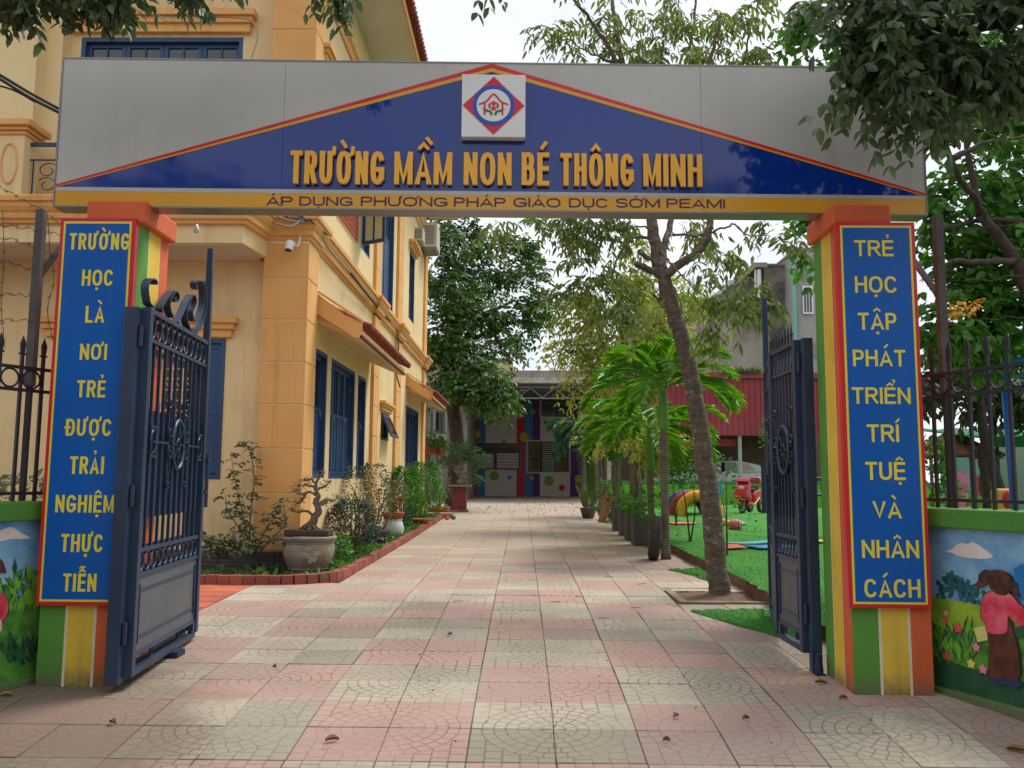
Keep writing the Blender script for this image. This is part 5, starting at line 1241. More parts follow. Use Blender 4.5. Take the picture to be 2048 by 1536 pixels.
# rose bushes trained up the front wall
def rose(px, y, tips, n, label, ll=.055):
    b = at(px[0], px[1], y); t = thing('rose_bush', label, 'rose bush', b, 'roses by the front of the building'); mb = MB(); P, D = [], []
    for tp in tips:
        pts = [b]+[at(a, c, y+d) for a, c, d in tp]; S = smooth_path(pts, 7); mb.tube(S, [.009-.006*i/(len(S)-1) for i in range(len(S))], 5)
        for i in range(4, len(S)):
            for _ in range(n): P.append(tuple(S[i]+Vector((rnd.gauss(0, .02), rnd.gauss(0, .02), rnd.gauss(0, .015))))); D.append((rnd.gauss(0, 1), rnd.gauss(-.2, .7), rnd.gauss(.1, .4)))
    mb.build('canes', M_twig, t); P = np.array(P); D = np.array(D)
    sB, sD, sL, sW = spray(P, D, .10, 3, ll, ll*.62, .2, .1); leaf_mesh('foliage', sB, sD, sL, sW, M_leafo, t); return t
rose((498, 1105), 9.25, [[(500, 1040, 0), (508, 960, .05), (500, 900, .05), (488, 885, .05)], [(490, 1050, 0), (470, 960, .05), (462, 905, .05)], [(480, 1060, 0), (455, 1020, 0), (450, 985, 0)]], 1, 'tall thin rose bush climbing the cream wall left of the corner pilaster')
rose((508, 1118), 9.15, [[(520, 1080, 0), (545, 1040, 0), (560, 1010, 0)], [(500, 1075, 0), (480, 1030, 0), (470, 1010, 0)], [(540, 1080, 0), (572, 1045, 0), (560, 1000, 0)]], 1, 'low spreading rose bush in front of the corner pilaster, left of the bonsai')
rose((440, 1118), 9.0, [[(430, 1090, 0), (410, 1075, 0)], [(455, 1090, 0), (470, 1070, 0)], [(425, 1095, 0), (400, 1060, 0)], [(470, 1100, 0), (490, 1085, 0)]], 2, 'short rose bush by the wall just right of the left gate leaf')
# bonsai in the large glazed pot
bp_ = Vector((-2.27, 9.26, gz(9.2)+.03))
M_pot = pm('weathered_glazed_pot', '#8c8272', '#6e6558', sc=5, rough=.6, bump=.3, bsc=25, dirt='#a59c8a', dsc=7, dlo=.55, dhi=.7)
t = thing('bonsai_pot', 'large weathered round plant pot with moulded flower relief by the corner pilaster', 'plant pot', bp_)
mb = MB(); mb.lathe([(.17, 0), (.185, .02), (.175, .05), (.22, .10), (.262, .2), (.275, .28), (.262, .335), (.255, .355), (.285, .375), (.292, .39), (.285, .405), (.25, .405), (.245, .35), (.01, .34)], bp_, 36); mb.build('body', M_pot, t, smooth=True)
mb = MB()
for z_, r_ in ((.07, .205), (.34, .266)): mb.torus(bp_+Vector((0, 0, z_)), (1, 0, 0), (0, 1, 0), r_, .006, 36, 5)
mb.build('rim_band', M_pot, t, smooth=True)
mb = MB()
for k in range(16):
    a = -1.15+rnd.gauss(0, .16); z_ = .22+rnd.gauss(0, .045); r_ = .268-abs(z_-.27)*.15
    for q_ in range(5):
        e = q_*1.257; mb.ell(bp_+Vector((r_*math.cos(a+.055*math.cos(e)), r_*math.sin(a+.055*math.cos(e)), z_+.014*math.sin(e))), (.012, .012, .009), 6, 4)
mb.build('flower_relief', pm('pale_relief', '#b5ad9a', '#98907e', sc=9, rough=.7, bump=.2), t, kind='stuff', smooth=True)
bz = bp_+Vector((0, 0, .40))
t = thing('bonsai', 'gnarled bare bonsai tree in a flat brown tray on the large pot', 'bonsai', bz)
mb = MB(); mb.box(bz.x-.235, bz.x+.235, bz.y-.15, bz.y+.15, bz.z+.006, bz.z+.075); mb.build('tray', pm('brown_tray', '#4a332b', '#3a2822', sc=5, rough=.5, bump=.1), t, bev=.015)
bb = bz+Vector((0, 0, .07)); mb = MB()
for k in range(9):
    a = k*.7; mb.tube(smooth_path([bb+Vector((.13*math.cos(a), .09*math.sin(a), -.005)), bb+Vector((.07*math.cos(a), .05*math.sin(a), .03)), bb+Vector((.03, 0, .10))], 4), [.012]*4+[.018]*4+[.03], 6)
def bx_(pts, r0, r1): branch(mb, [bb+Vector(p) for p in pts], r0, r1, 8, 6, wob=.004)
bx_([(.02, 0, .02), (.05, 0, .12), (.09, .01, .2), (.06, .0, .29), (.085, 0, .36), (.05, 0, .43), (.06, 0, .5)], .048, .014)
tips_ = []
for pts in ([(.07, 0, .27), (.16, .03, .32), (.24, -.02, .30), (.29, 0, .34)], [(.07, 0, .36), (-.02, .02, .40), (-.1, 0, .37), (-.16, 0, .40)], [(.06, 0, .42), (.14, .02, .46), (.2, 0, .5)], [(.06, 0, .48), (0, 0, .53), (-.08, 0, .52)],
            [(.06, 0, .5), (.09, .02, .57), (.13, 0, .58)], [(.06, 0, .15), (-.05, -.03, .2), (-.13, 0, .18), (-.2, .0, .21)], [(.08, 0, .3), (.14, -.05, .27), (.2, -.08, .29)], [(-.05, 0, .39), (-.1, .03, .3), (-.14, .02, .27)], [(.06, 0, .45), (-.04, 0, .47), (-.14, .02, .46)]):
    bx_(pts, .016, .005)
    for i in range(14):
        q_ = bb+Vector(pts[-1 if i < 8 else -2]); d = Vector((rnd.gauss(0, 1), rnd.gauss(0, .8), rnd.gauss(.35, .5))).normalized()*rnd.uniform(.03, .075)
        mb.tube([q_, q_+d*.5+Vector((0, 0, .008)), q_+d], [.004, .003, .0015], 4); tips_.append(q_+d)
mb.build('trunk', pm('bonsai_bark', '#7b6a55', '#594a3b', sc=25, rough=.95, bump=.8, bsc=70), t, smooth=True)
P = np.array([tuple(p) for p in tips_ for _ in range(4)]); P = P+nr.normal(0, .012, P.shape); m_ = len(P)
leaf_mesh('foliage', P, nr.normal(size=(m_, 3)), np.full(m_, .022), np.full(m_, .01), M_leafo, t)
# more bed plants, near to far
def pot(x, y, z, r, h, mat, label, name='plant_pot', prof=None, group='pots in the planting bed'):
    t_ = MB(); t_.lathe(prof or [(r*.72, 0), (r*.78, .01), (r*.95, h*.85), (r*1.05, h*.88), (r*1.05, h), (r*.93, h), (r*.9, h*.9), (.01, h*.88)], (x, y, z), 22)
    return t_.build(name, mat, None, (x, y, z), smooth=True, label=label, cat='plant pot', group=group)
shrub(-2.15, 10.9, .72, .36, 2300, pm('grey_green_leaf', '#465c44', '#33493a', sc=3, rough=.5, bump=0, island=.3, trans=.15), 'bushy dark shrub covered with small pale pink blossoms right of the bonsai pot', ll=.05, lw=.02, flowers=(M_fpink, 46, .035, .2))
shrub(-2.2, 10.1, .34, .24, 380, M_leaf, 'low leafy clump at the foot of the pink blossoming shrub', ll=.06, lw=.03)
shrub(-2.3, 11.9, 1.15, .28, 1000, M_leafo, 'tall thin shrub behind the pink blossoming shrub', ll=.045, lw=.022, stems=9)
pot(-2.12, 12.6, gz(12.6)+.04, .17, .24, pm('dark_blue_pot', '#2a2e42', '#222638', sc=4, rough=.4, bump=.1), 'dark blue plastic plant pot in the bed')
pot(-2.24, 12.9, gz(13)+.02, .16, .32, pm('pale_grey_pot', '#a39f90', '#8f8b7d', sc=4, rough=.5, bump=.1), 'pale grey plant pot behind the dark blue one')
pot(-2.1, 14.1, gz(14)+.03, .2, .33, pm('white_glazed_pot', '#cfd2cf', '#bcc0be', sc=3, rough=.25, bump=.05), 'rounded white glazed pot under the red flowering bonsai', prof=[(.10, 0), (.12, .01), (.17, .1), (.185, .18), (.16, .28), (.14, .31), (.16, .33), (.13, .33), (.01, .31)])
pot(-2.1, 14.1, gz(14)+.361, .17, .11, pm('terracotta_tray', '#a8583a', '#944c32', sc=4, rough=.7, bump=.2), 'square terracotta dish standing on the white glazed pot', prof=[(.13, 0), (.15, .01), (.18, .09), (.185, .11), (.16, .11), (.01, .09)])
shrub(-2.1, 14.1, .55, .24, 420, M_leafo, 'small twisted plant with red blossoms on the white glazed pot', loc_z=gz(14)+.46, flowers=(M_fred, 3, .06, .3), stems=8, name='bonsai', cat='bonsai', group='bonsai in the planting bed')
shrub(-2.28, 13.3, 1.2, .32, 1200, M_leafo, 'tall open shrub with fine twigs behind the pots', ll=.045, lw=.022, stems=10)
shrub(-2.2, 16.2, 1.15, .38, 2600, M_leaf, 'dense bright green upright shrub beyond the white glazed pot', ll=.06, lw=.028)
shrub(-2.1, 18.3, 1.25, .44, 3200, M_leaf, 'largest bright green shrub near the far end of the bed', ll=.06, lw=.028)
shrub(-2.3, 19.6, 1.0, .3, 700, M_leafd, 'dark green shrub at the far end of the bed', ll=.06, lw=.028)
pot(-1.98, 17.1, gz(17)+.03, .18, .16, pm('terracotta_pot', '#a8684a', '#925a40', sc=4, rough=.8, bump=.2), 'low terracotta pot between the two bright green shrubs')
mb = MB(); mb.ell((-2.0, 15.6, gz(15)+.07), (.10, .14, .07), 10, 7); mb.build('garden_stone', pm('tan_stone', '#8d8064', '#75694f', sc=8, rough=.9, bump=.5), None, (-2, 15.6, gz(15)), smooth=True, label='rounded tan stone lying by the brick edging', cat='stone')
# bonsai on red pedestal and potted bonsai beyond the bed
pz = gz(24)
t = thing('pedestal', 'dark red plinth carrying a large cloud pruned bonsai at the end of the bed', 'pedestal', (-1.72, 23.9, pz))
mb = MB(); mb.box(-1.98, -1.48, 23.65, 24.15, pz, pz+.06); mb.build('foot', M_conc, t); mb = MB(); mb.box(-1.92, -1.54, 23.7, 24.1, pz+.062, pz+.68); mb.build('column', pm('dark_red_plinth', '#7d3630', '#6b2c28', sc=4, rough=.7, bump=.2), t)
mb = MB(); mb.box(-2.05, -1.41, 23.6, 24.2, pz+.682, pz+.74); mb.build('top_slab', M_conc, t)
t = thing('bonsai', 'large cloud pruned bonsai with grey trunk on the dark red plinth', 'bonsai', (-1.72, 23.9, pz+.74), 'bonsai in the planting bed')
mb = MB(); b0 = Vector((-1.72, 23.9, pz+.745)); branch(mb, [b0, b0+Vector((.1, 0, .2)), b0+Vector((-.1, 0, .4)), b0+Vector((.05, 0, .6)), b0+Vector((-.05, 0, .8))], .12, .05, 9, 6, wob=.015); branch(mb, [b0+Vector((0, 0, .3)), b0+Vector((.35, 0, .3)), b0+Vector((.55, 0, .2))], .05, .02, 7, 5); branch(mb, [b0+Vector((-.05, 0, .5)), b0+Vector((-.25, 0, .55)), b0+Vector((-.4, 0, .6))], .05, .02, 7, 5)
branch(mb, [b0+Vector((0, 0, .65)), b0+Vector((.3, 0, .7)), b0+Vector((.45, 0, .75))], .04, .02, 7, 5)
mb.build('trunk', pm('grey_bark', '#8b8478', '#6a6257', sc=12, rough=.95, bump=.7), t, smooth=True)
P, D = blobs_pts([((-1.75, 23.9, pz+1.55), .3, 150), ((-2.15, 23.9, pz+1.35), .22, 70), ((-1.25, 23.9, pz+1.5), .30, 130), ((-1.3, 23.9, pz+1.0), .18, 50), ((-1.6, 23.9, pz+1.85), .2, 60)]); sB = spray(P, D, .1, 2, .07, .035, .2, .1); leaf_mesh('foliage', *sB, M_leafd, t)
for (x, y, h, lb) in ((-2.15, 22.2, .9, 'potted bonsai with whitish twigs beside the dark red plinth'),):
    pot(x, y, gz(y), .3, .2, pm('orange_glazed_pot', '#a8743a', '#8f6030', sc=4, rough=.5, bump=.2), 'wide low orange brown pot beside the dark red plinth', prof=[(.26, 0), (.28, .02), (.3, .17), (.33, .2), (.27, .2), (.01, .18)])
    shrub(x, y, h, .35, 500, M_leafo, lb, name='bonsai', loc_z=gz(y)+.18, stems=9, cat='bonsai', group='bonsai in the planting bed')
mb = MB()
for k in range(2):
    mb2 = MB(); x, y = -1.72+.14*k, 19.9+.1*k; mb2.ell((x, y, gz(y)+.03), (.05, .12, .03), 10, 6); mb2.ell((x, y+.04, gz(y)+.055), (.05, .05, .03), 8, 5)
    mb2.build('slipper', M_blk if k else pm('red_rubber', '#b02a30', None, rough=.6, bump=0), None, (x, y, gz(y)), smooth=True, label=['red slipper lying at the far end of the brick edging', 'black slipper next to the red slipper'][k], cat='slipper', group='slippers by the edging')
bx = MB(); bx.box(-2.5, -1.65, 20.4, 20.95, gz(20), gz(20)+.12); bx.build('stone_step', pm('step_stone', '#a88474', '#8f6e60', sc=4, rough=.9, bump=.2), kind='structure')

# ------------------------------------------------------------------ lawn of artificial turf, right
M_turf = pm('artificial_turf', '#529a3a', '#408630', sc=1.4, rough=.8, bump=.9, bsc=260, bdist=.02, dirt='#4a9440', dsc=.7, dlo=.45, dhi=.7, pos=True, spec=.2)
def lawn_z(x, y):
    m_ = .22*math.exp(-((x-7.4)**2/4+(y-16.5)**2/12))+.05*math.sin(x*1.3+y*.7)*min(1, (x-2.15)/1.5)
    return m_*min(1, max(0, (x-2.15)/1.2))+.015*math.sin(x*5+y*3.1)*min(1, (x-2.1))
M_curb = pm('brown_board_kerb', '#7a5848', '#63463a', sc=2, rough=.9, bump=.4, bsc=30, dirt='#4d3a30', dsc=3)
xs_ = np.linspace(2.13, 16, 70); ys_ = np.concatenate([np.linspace(5.35, 14, 60), np.linspace(14.3, 30, 45)])
V = np.array([(x+(0.02*math.sin(y*19)+.012*math.sin(y*47) if i == 0 else 0), y, gz(y)+.115+lawn_z(x, y)) for y in ys_ for i, x in enumerate(xs_)]); nx_ = len(xs_)
F = np.array([(i*nx_+j, i*nx_+j+1, (i+1)*nx_+j+1, (i+1)*nx_+j) for i in range(len(ys_)-1) for j in range(nx_-1)])
mesh_np('lawn', V, F, M_turf, smooth=True, kind='structure')
def LZ(x, y): return gz(y)+.115+lawn_z(x, y)
# pile of the turf, close to the drive
n = 42000; yy_ = 5.4+(nr.uniform(0, 1, n)**1.6)*11; xx_ = 2.12+nr.uniform(0, 1, n)**1.3*4.2
zz_ = np.array([LZ(a, b) for a, b in zip(xx_, yy_)]); Bb = np.stack([xx_, yy_, zz_], 1); Dd = nr.normal(0, .45, (n, 3)); Dd[:, 2] = 1
a_ = unit(Dd); S2 = unit(np.cross(a_, nr.normal(size=(n, 3)))); Lb = nr.uniform(.014, .028, n)[:, None]
Vg = np.stack([Bb-S2*.0022, Bb+S2*.0022, Bb+a_*Lb], 1).reshape(-1, 3); Fg = np.arange(n*3).reshape(-1, 3)
M_blade = pm('turf_blade', '#56a23e', '#489236', sc=2, rough=.6, bump=0, island=.25, pos=True)
mesh_np('turf_pile', Vg, Fg, M_blade, label='fine green turf pile on the lawn nearest the drive', cat='turf', kind='stuff')
kb = thing('lawn_kerb', 'brown board kerb along the edge of the green lawn', 'kerb', (2.13, 12, .1))
for i in range(17):
    y0 = 5.5+1.45*i; mb = MB(); mb.box(2.145, 2.17, y0+.004, y0+1.446, gz(y0)-.05, gz(y0+.7)+.108+rnd.gauss(0, .003)); mb.build('kerb_board', M_curb, kb)
def scrap(pts, label, lift=.012):
    P = [(p.x, p.y) for p in (at(x, y, 1) for x, y in [])]
    cx = sum(p[0] for p in pts)/len(pts); cy = sum(p[1] for p in pts)/len(pts)
    R_ = []
    for (a, b), (c, d) in zip(pts, pts[1:]+pts[:1]):
        for k in range(5): u = k/5; R_.append((a+(c-a)*u+rnd.gauss(0, .012), b+(d-b)*u+rnd.gauss(0, .014)))
    mb = MB(); nR = len(R_)
    for r_ in (1, .7, .4): mb.v += [(cx+(x-cx)*r_, cy+(y-cy)*r_, gz(cy+(y-cy)*r_)+lift+.006*math.sin(x*30+y*20)*r_) for x, y in R_]
    mb.v.append((cx, cy, gz(cy)+lift+.006))
    for k in range(2):
        for i in range(nR): mb.f.append((k*nR+i, k*nR+(i+1) % nR, (k+1)*nR+(i+1) % nR, (k+1)*nR+i))
    for i in range(nR): mb.f.append((2*nR+i, 2*nR+(i+1) % nR, 3*nR))
    mb.v += [(x, y, gz(y)+.002) for x, y in R_]; b = 3*nR+1
    for i in range(nR): mb.f.append((b+i, b+(i+1) % nR, (i+1) % nR, i))
    mb.m = [0]*len(mb.f); t_ = thing('turf_scrap', label, 'turf scrap', (cx, cy, gz(cy)), 'turf offcuts on the paving'); mb.build('turf_sheet', M_turf, t_, smooth=True)
    k = 2600; u = nr.uniform(0, 1, (k, 1)); idx = nr.randint(0, nR, k); Rp = np.array(R_); Pp = np.array([[cx, cy]])+(Rp[idx]-np.array([[cx, cy]]))*np.sqrt(u)*.98
    B_ = np.column_stack([Pp, [gz(y)+lift for y in Pp[:, 1]]]); D_ = nr.normal(0, .5, (k, 3)); D_[:, 2] = 1; a2 = unit(D_); S3 = unit(np.cross(a2, nr.normal(size=(k, 3))))
    mesh_np('turf_pile', np.stack([B_-S3*.002, B_+S3*.002, B_+a2*nr.uniform(.012, .026, (k, 1))], 1).reshape(-1, 3), np.arange(k*3).reshape(-1, 3), M_blade, t_, kind='stuff')
scrap([(1.40, 7.35), (1.95, 7.42), (2.13, 7.3), (2.13, 6.3), (1.95, 6.15), (1.72, 6.6)], 'ragged turf offcut on the paving by the right gate leaf')
scrap([(1.72, 10.25), (2.13, 10.4), (2.13, 9.05), (1.98, 8.95), (1.9, 9.6)], 'ragged turf offcut beside the leaning tree trunk')
scrap([(1.75, 14.3), (2.12, 14.4), (2.12, 13.2), (1.9, 13.1)], 'small turf offcut at the foot of the second palm')
scrap([(1.7, 19.9), (2.12, 20.2), (2.12, 18.8), (1.9, 18.8)], 'small turf offcut far up the drive by the thin trunks')

# coloured play mats, tyres, barrel, rock
def mat_on(x, y, w_, d_, a, col, label):
    mb = MB(); M_ = Matrix.Rotation(a, 4, 'Z'); nS = 6
    for i in range(nS+1):
        for j in range(nS+1):
            p = M_ @ Vector((w_*(i/nS-.5), d_*(j/nS-.5), 0)); mb.v.append((x+p.x, y+p.y, LZ(x+p.x, y+p.y)+.022))
    for i in range(nS):
        for j in range(nS): q_ = i*(nS+1)+j; mb.f.append((q_, q_+nS+1, q_+nS+2, q_+1)); mb.m.append(0)
    o = mb.build('play_mat', pm('mat_'+col, {'red': '#c9503a', 'blue': '#2c7ab4', 'yellow': '#d8b030', 'teal': '#36988a'}[col], None, rough=.6, bump=.1), None, (x, y, LZ(x, y)), smooth=True, label=label, cat='play mat', group='coloured play mats on the lawn')
    s = o.modifiers.new('thick', 'SOLIDIFY'); s.thickness = .012; s.offset = 1
mat_on(2.78, 11.9, .42, .42, .1, 'red', 'orange red play mat on the lawn just right of the leaning trunk'); mat_on(3.35, 11.9, .6, .5, .3, 'blue', 'blue play mat beside the orange red mat on the lawn')
mat_on(3.3, 12.5, .9, .25, -.15, 'teal', 'narrow teal play mat behind the blue mat'); mat_on(4.2, 12.2, .9, .3, 0, 'yellow', 'long yellow play mat right of the blue mat'); mat_on(5.0, 12.5, .5, .4, 0.2, 'red', 'red play mat seen through the right gate bars')
mat_on(3.0, 17.2, .9, .4, .2, 'red', 'faded orange play mat on the lawn behind the ringed palm trunk'); mat_on(3.9, 17.5, 1.1, .4, -.1, 'teal', 'light teal play mat farther back on the lawn')
M_tyb = pm('tyre_blue', '#3a5a78', '#31506c', sc=4, rough=.6, bump=.2); M_tyr = pm('tyre_red', '#a83434', '#942c2c', sc=4, rough=.6, bump=.2); M_tyy = pm('tyre_yellow', '#e0a020', '#d09418', sc=4, rough=.6, bump=.2)
tx0, ty0 = 4.0, 20.3
for k, (m_, lb) in enumerate(((M_tyb, 'dark blue painted half tyre at the back of the tyre tunnel'), (M_tyr, 'red painted half tyre in the middle of the tyre tunnel'), (M_tyy, 'yellow painted half tyre at the front of the tyre tunnel'))):
    x, y = tx0-.1+.11*k, ty0+.5-.28*k; z = LZ(x, y)-.05
    mb = MB(); mb.torus((x, y, z), (.93, -.36, 0), (0, 0, 1), .46, .13, 26, 10, a0=-.1, a1=math.pi+.1, sqn=1.15); mb.build('half_tyre', m_, None, (x, y, z), smooth=True, label=lb, cat='tyre', group='painted half tyres forming a tunnel')
bxp = at(1428, 1040, 16.2)
z = LZ(3.66, 15.9); mb = MB(); mb.torus((3.66, 15.9, z-.02), (.93, -.36, 0), (0, 0, 1), .16, .065, 22, 8, a0=-.1, a1=math.pi+.1); mb.build('half_tyre', M_tyy, None, (3.66, 15.9, z), smooth=True, label='small yellow half tyre behind the leaning trunk on the lawn', cat='tyre')
zb_ = LZ(3.86, 15.8); t = thing('toy_barrel', 'small faded pink toy barrel lying on the lawn', 'toy barrel', (3.86, 15.8, zb_)); c0 = Vector((3.86, 15.8, zb_+.10)); dv = Vector((.11, -.03, 0))
mb = MB(); mb.tube([c0+dv*k for k in (-1, -.6, 0, .6, 1)], [.07, .095, .105, .095, .07], 18); mb.build('shell', pm('faded_pink', '#c45a66', '#d08088', sc=8, rough=.6, bump=.1), t, smooth=True)
for u in (-.5, 0, .5): mb = MB(); mb.torus(c0+dv*u, (0, 0, 1), Vector((.26, .965, 0)), .104, .005, 20, 5); mb.build('band', M_tyr, t, smooth=True)
mb = MB(); mb.ell((6.35, 20.6, LZ(6.35, 20.6)+.02), (.3, .3, .24), 12, 8); mb.build('rock', M_conc, None, (6.35, 20.6, LZ(6.35, 20.6)), smooth=True, label='grey rock on the lawn behind the right gate leaf', cat='rock')
# leaning lorry tyre by the ringed palm
t = thing('tyre', 'dark worn tyre standing on edge against the ringed palm trunk', 'tyre', (1.72, 11.28, gz(11.3)))
c = Vector((1.735, 11.42, gz(11.3)+.285)); ax1, ax2 = Vector((.14, .985, .0)), Vector((.10, 0, .995))
M_rub = pm('worn_rubber', '#3a352f', '#4a433a', sc=5, rough=.85, bump=.3, bsc=40, dirt='#5b5044', dsc=3, dlo=.5)
mb = MB(); mb.torus(c, ax1, ax2, .225, .06, 40, 12, sqn=1.25); mb.build('carcass', M_rub, t, smooth=True)
mb = MB(); axn = ax1.cross(ax2).normalized()
for k in range(44):
    a = 2*math.pi*k/44; d = ax1*math.cos(a)+ax2*math.sin(a); tg = -ax1*math.sin(a)+ax2*math.cos(a)
    for s_ in (-1, 1): mb.obox(c+d*.276+axn*s_*.033, d*.012, axn*.026, tg*.013)
mb.build('tread_blocks', M_rub, t, kind='stuff')

# ------------------------------------------------------------------ red child's electric motorbike
M_red = pm('toy_red_plastic', '#b8222c', '#a81c26', sc=3, rough=.25, bump=0, coat=.5); M_redl = pm('toy_pink_trim', '#e8a09c', None, rough=.3, bump=0)
sx0, sy0 = 5.36, 20.6; sz0 = LZ(sx0, sy0)+.0
t = thing('toy_motorbike', "red child's electric motorbike standing on the lawn", 'toy motorbike', (sx0, sy0, sz0))
fwd = Vector((-.62, -.78, 0)).normalized(); sd_ = Vector((fwd.y, -fwd.x, 0)); Zu = Vector((0, 0, 1))
def Q(f_, s_, z_): return Vector((sx0, sy0, sz0))+fwd*f_+sd_*s_+Zu*z_
RM = Matrix((fwd, sd_, Zu)).transposed()
def EL(name, c, r, m_, par=t): mb = MB(); mb.ell(Q(*c), r, 16, 10, M=RM); return mb.build(name, m_, par, smooth=True)
def wheel(f_, s_, r_, wdt): 
    mb = MB(); mb.torus(Q(f_, s_, r_+.03), fwd, Zu, r_-.02, .05, 26, 8, sqn=wdt); w_ = mb.build('wheel', M_rub, t, smooth=True)
    mb = MB(); mb.tube([Q(f_, s_-.03, r_+.03), Q(f_, s_+.03, r_+.03)], r_-.06, 16); mb.build('hub', M_galv, w_)
wheel(.42, 0, .17, 1.2); wheel(-.40, -.16, .15, 1.1); wheel(-.40, .16, .15, 1.1)
def PR_(name, pts, w0, m_, bev=.03, w1=None, par=t):
    """side outline (forward, up) given width, edges rounded"""
    mb = MB(); n = len(pts); c0 = sum(q[0] for q in pts)/n, sum(q[1] for q in pts)/n
    for s_, k in ((-w0, .82), (-w0*.8, 1), (w0*.8, 1), (w0, .82)): mb.v += [tuple(Q(c0[0]+(f_-c0[0])*k, s_, c0[1]+(z_-c0[1])*k)) for f_, z_ in pts]
    for i in range(3):
        for j in range(n): mb.f.append((i*n+j, i*n+(j+1) % n, (i+1)*n+(j+1) % n, (i+1)*n+j))
    mb.f += [tuple(range(n))[::-1], tuple(3*n+j for j in range(n))]; mb.m = [0]*len(mb.f)
    return mb.build(name, m_, par, recalc=True, bev=bev)
PR_('front_fairing', [(.24, .30), (.40, .34), (.56, .42), (.54, .55), (.46, .72), (.36, .84), (.27, .84), (.30, .6), (.22, .42)], .21, M_red)
EL('mudguard', (.47, 0, .40), (.17, .07, .07), M_red); EL('headlight', (.475, 0, .69), (.045, .085, .055), pm('headlight_clear', '#d8b8b4', None, rough=.15, bump=0))
PR_('rear_body', [(-.08, .30), (-.02, .52), (-.16, .62), (-.5, .66), (-.66, .58), (-.6, .42), (-.34, .34)], .15, M_red)
PR_('footboard', [(.30, .20), (.32, .30), (-.12, .32), (-.2, .24), (-.1, .19)], .12, M_red, .015)
PR_('handlebar_cowl', [(.20, .84), (.24, .95), (.36, .95), (.44, .86), (.34, .82)], .17, M_red, .02)
PR_('top_box', [(-.36, .80), (-.34, .98), (-.62, .98), (-.66, .82)], .17, M_red)
PR_('seat', [(.02, .60), (.0, .68), (-.2, .69), (-.46, .74), (-.48, .67), (-.2, .63)], .11, M_blk, .02)
mb = MB(); mb.tube(smooth_path([Q(.22, -.36, .88), Q(.26, -.2, .9), Q(.28, 0, .88), Q(.26, .2, .9), Q(.22, .36, .88)], 4), .016, 8); mb.build('handlebar', M_blk, t, smooth=True)
for s_ in (-1, 1):
    mb = MB(); mb.tube([Q(.46, s_*.06, .2), Q(.38, s_*.06, .55)], .02, 8); mb.build('fork', M_galv, t)
    mb = MB(); mb.tube([Q(.2, s_*.17, .26), Q(0, s_*.17, .24), Q(-.3, s_*.18, .42)], .018, 8); mb.build('side_bar', M_redl, t)
mb = MB(); mb.tube([Q(-.42, -.1, .62), Q(-.5, -.1, .78)], .015, 6); mb.tube([Q(-.42, .1, .62), Q(-.5, .1, .78)], .015, 6); mb.build('rack', M_galv, t)
mb = MB(); mb.torus(Q(.46, 0, .38), sd_, fwd, .13, .012, 20, 6, a0=0, a1=math.pi); mb.build('bumper_trim', M_redl, t, smooth=True)
t.scale = (.86,)*3
# ------------------------------------------------------------------ colourful building closing the drive
def pxy(x, y, Y): p = at(x, y, Y); return p.x, p.z
BKY = 40.0; bz0 = gz(40)-.02
hall = thing('classroom_hall', 'long building with coloured stripes and dots at the end of the drive', 'building', (1, BKY, bz0))
X_ = lambda x: at(x, 960, BKY).x; Z_ = lambda y: at(1050, y, BKY).z
M_hwall = pm('pale_grey_wall', '#cbc4bc', '#beb7af', sc=.8, rough=.85, bump=.1, pos=True)
hops = [(X_(1055), X_(1139), Z_(944), Z_(882)), (X_(1081), X_(1146), Z_(833), Z_(778))]
mb = MB(); wallgrid(X_(860), X_(1260), bz0, 6.2, hops, lambda a, b, c, d: mb.box(a, b, BKY, BKY+.25, c, d)); mb.build('front_wall', M_hwall, hall)
mb = MB(); mb.box(X_(860), X_(1260), BKY+1.2, BKY+1.25, bz0, 6.1); mb.build('dark_hall_panel', M_room, hall)  # same near-black colour, painted-in shade of the interior behind the windows
def hp(nm, col): return pm('hall_'+nm, col, None, rough=.8, bump=.1)
H = dict(yellow=hp('yellow', '#b3a52e'), red=hp('red', '#b8303c'), blue=hp('blue', '#357ba0'), purple=hp('purple', '#5c2f72'), green=hp('green', '#6f9a34'), grey=hp('spot_grey', '#8f8a88'))
def hbox(x0, x1, z0, z1, m_, nm, d=.004):
    wallgrid(x0, x1, z0, z1, [(a-.05, b+.05, c-.05, e+.05) for a, b, c, e in hops], lambda a, b, c, e: MB().box(a, b, BKY-d, BKY-.0005, c, e).build(nm, m_, hall))
for a, b, c in ((905, 922, 'green'), (922, 938, 'yellow'), (938, 955, 'red'), (955, 970, 'blue'), (1033, 1049, 'red'), (1049, 1065, 'blue'), (1065, 1080, 'purple'), (1140, 1157, 'purple'), (1157, 1175, 'blue'), (1175, 1190, 'green'), (1200, 1222, 'red'), (1222, 1245, 'yellow')):
    hbox(X_(a), X_(b), bz0+.01, 5.6, H[c], 'painted_stripe')
dots = [(775, 750, 34, 'yellow'), (1005, 595, 40, 'red'), (1060, 680, 16, 'grey'), (1018, 818, 16, 'blue'), (1195, 775, 42, 'yellow'), (1272, 550, 22, 'green'), (1490, 720, 38, 'red'), (1388, 645, 18, 'blue'), (1612, 730, 26, 'blue'), (930, 1120, 42, 'green'), (1065, 1135, 18, 'blue'), (1262, 1138, 18, 'yellow'), (1415, 1165, 44, 'green'), (1530, 1225, 28, 'red'), (1685, 1150, 38, 'yellow'), (1740, 865, 25, 'red'), (1640, 890, 16, 'green'), (675, 995, 28, 'yellow'), (708, 1125, 24, 'blue'), (900, 640, 20, 'green')]
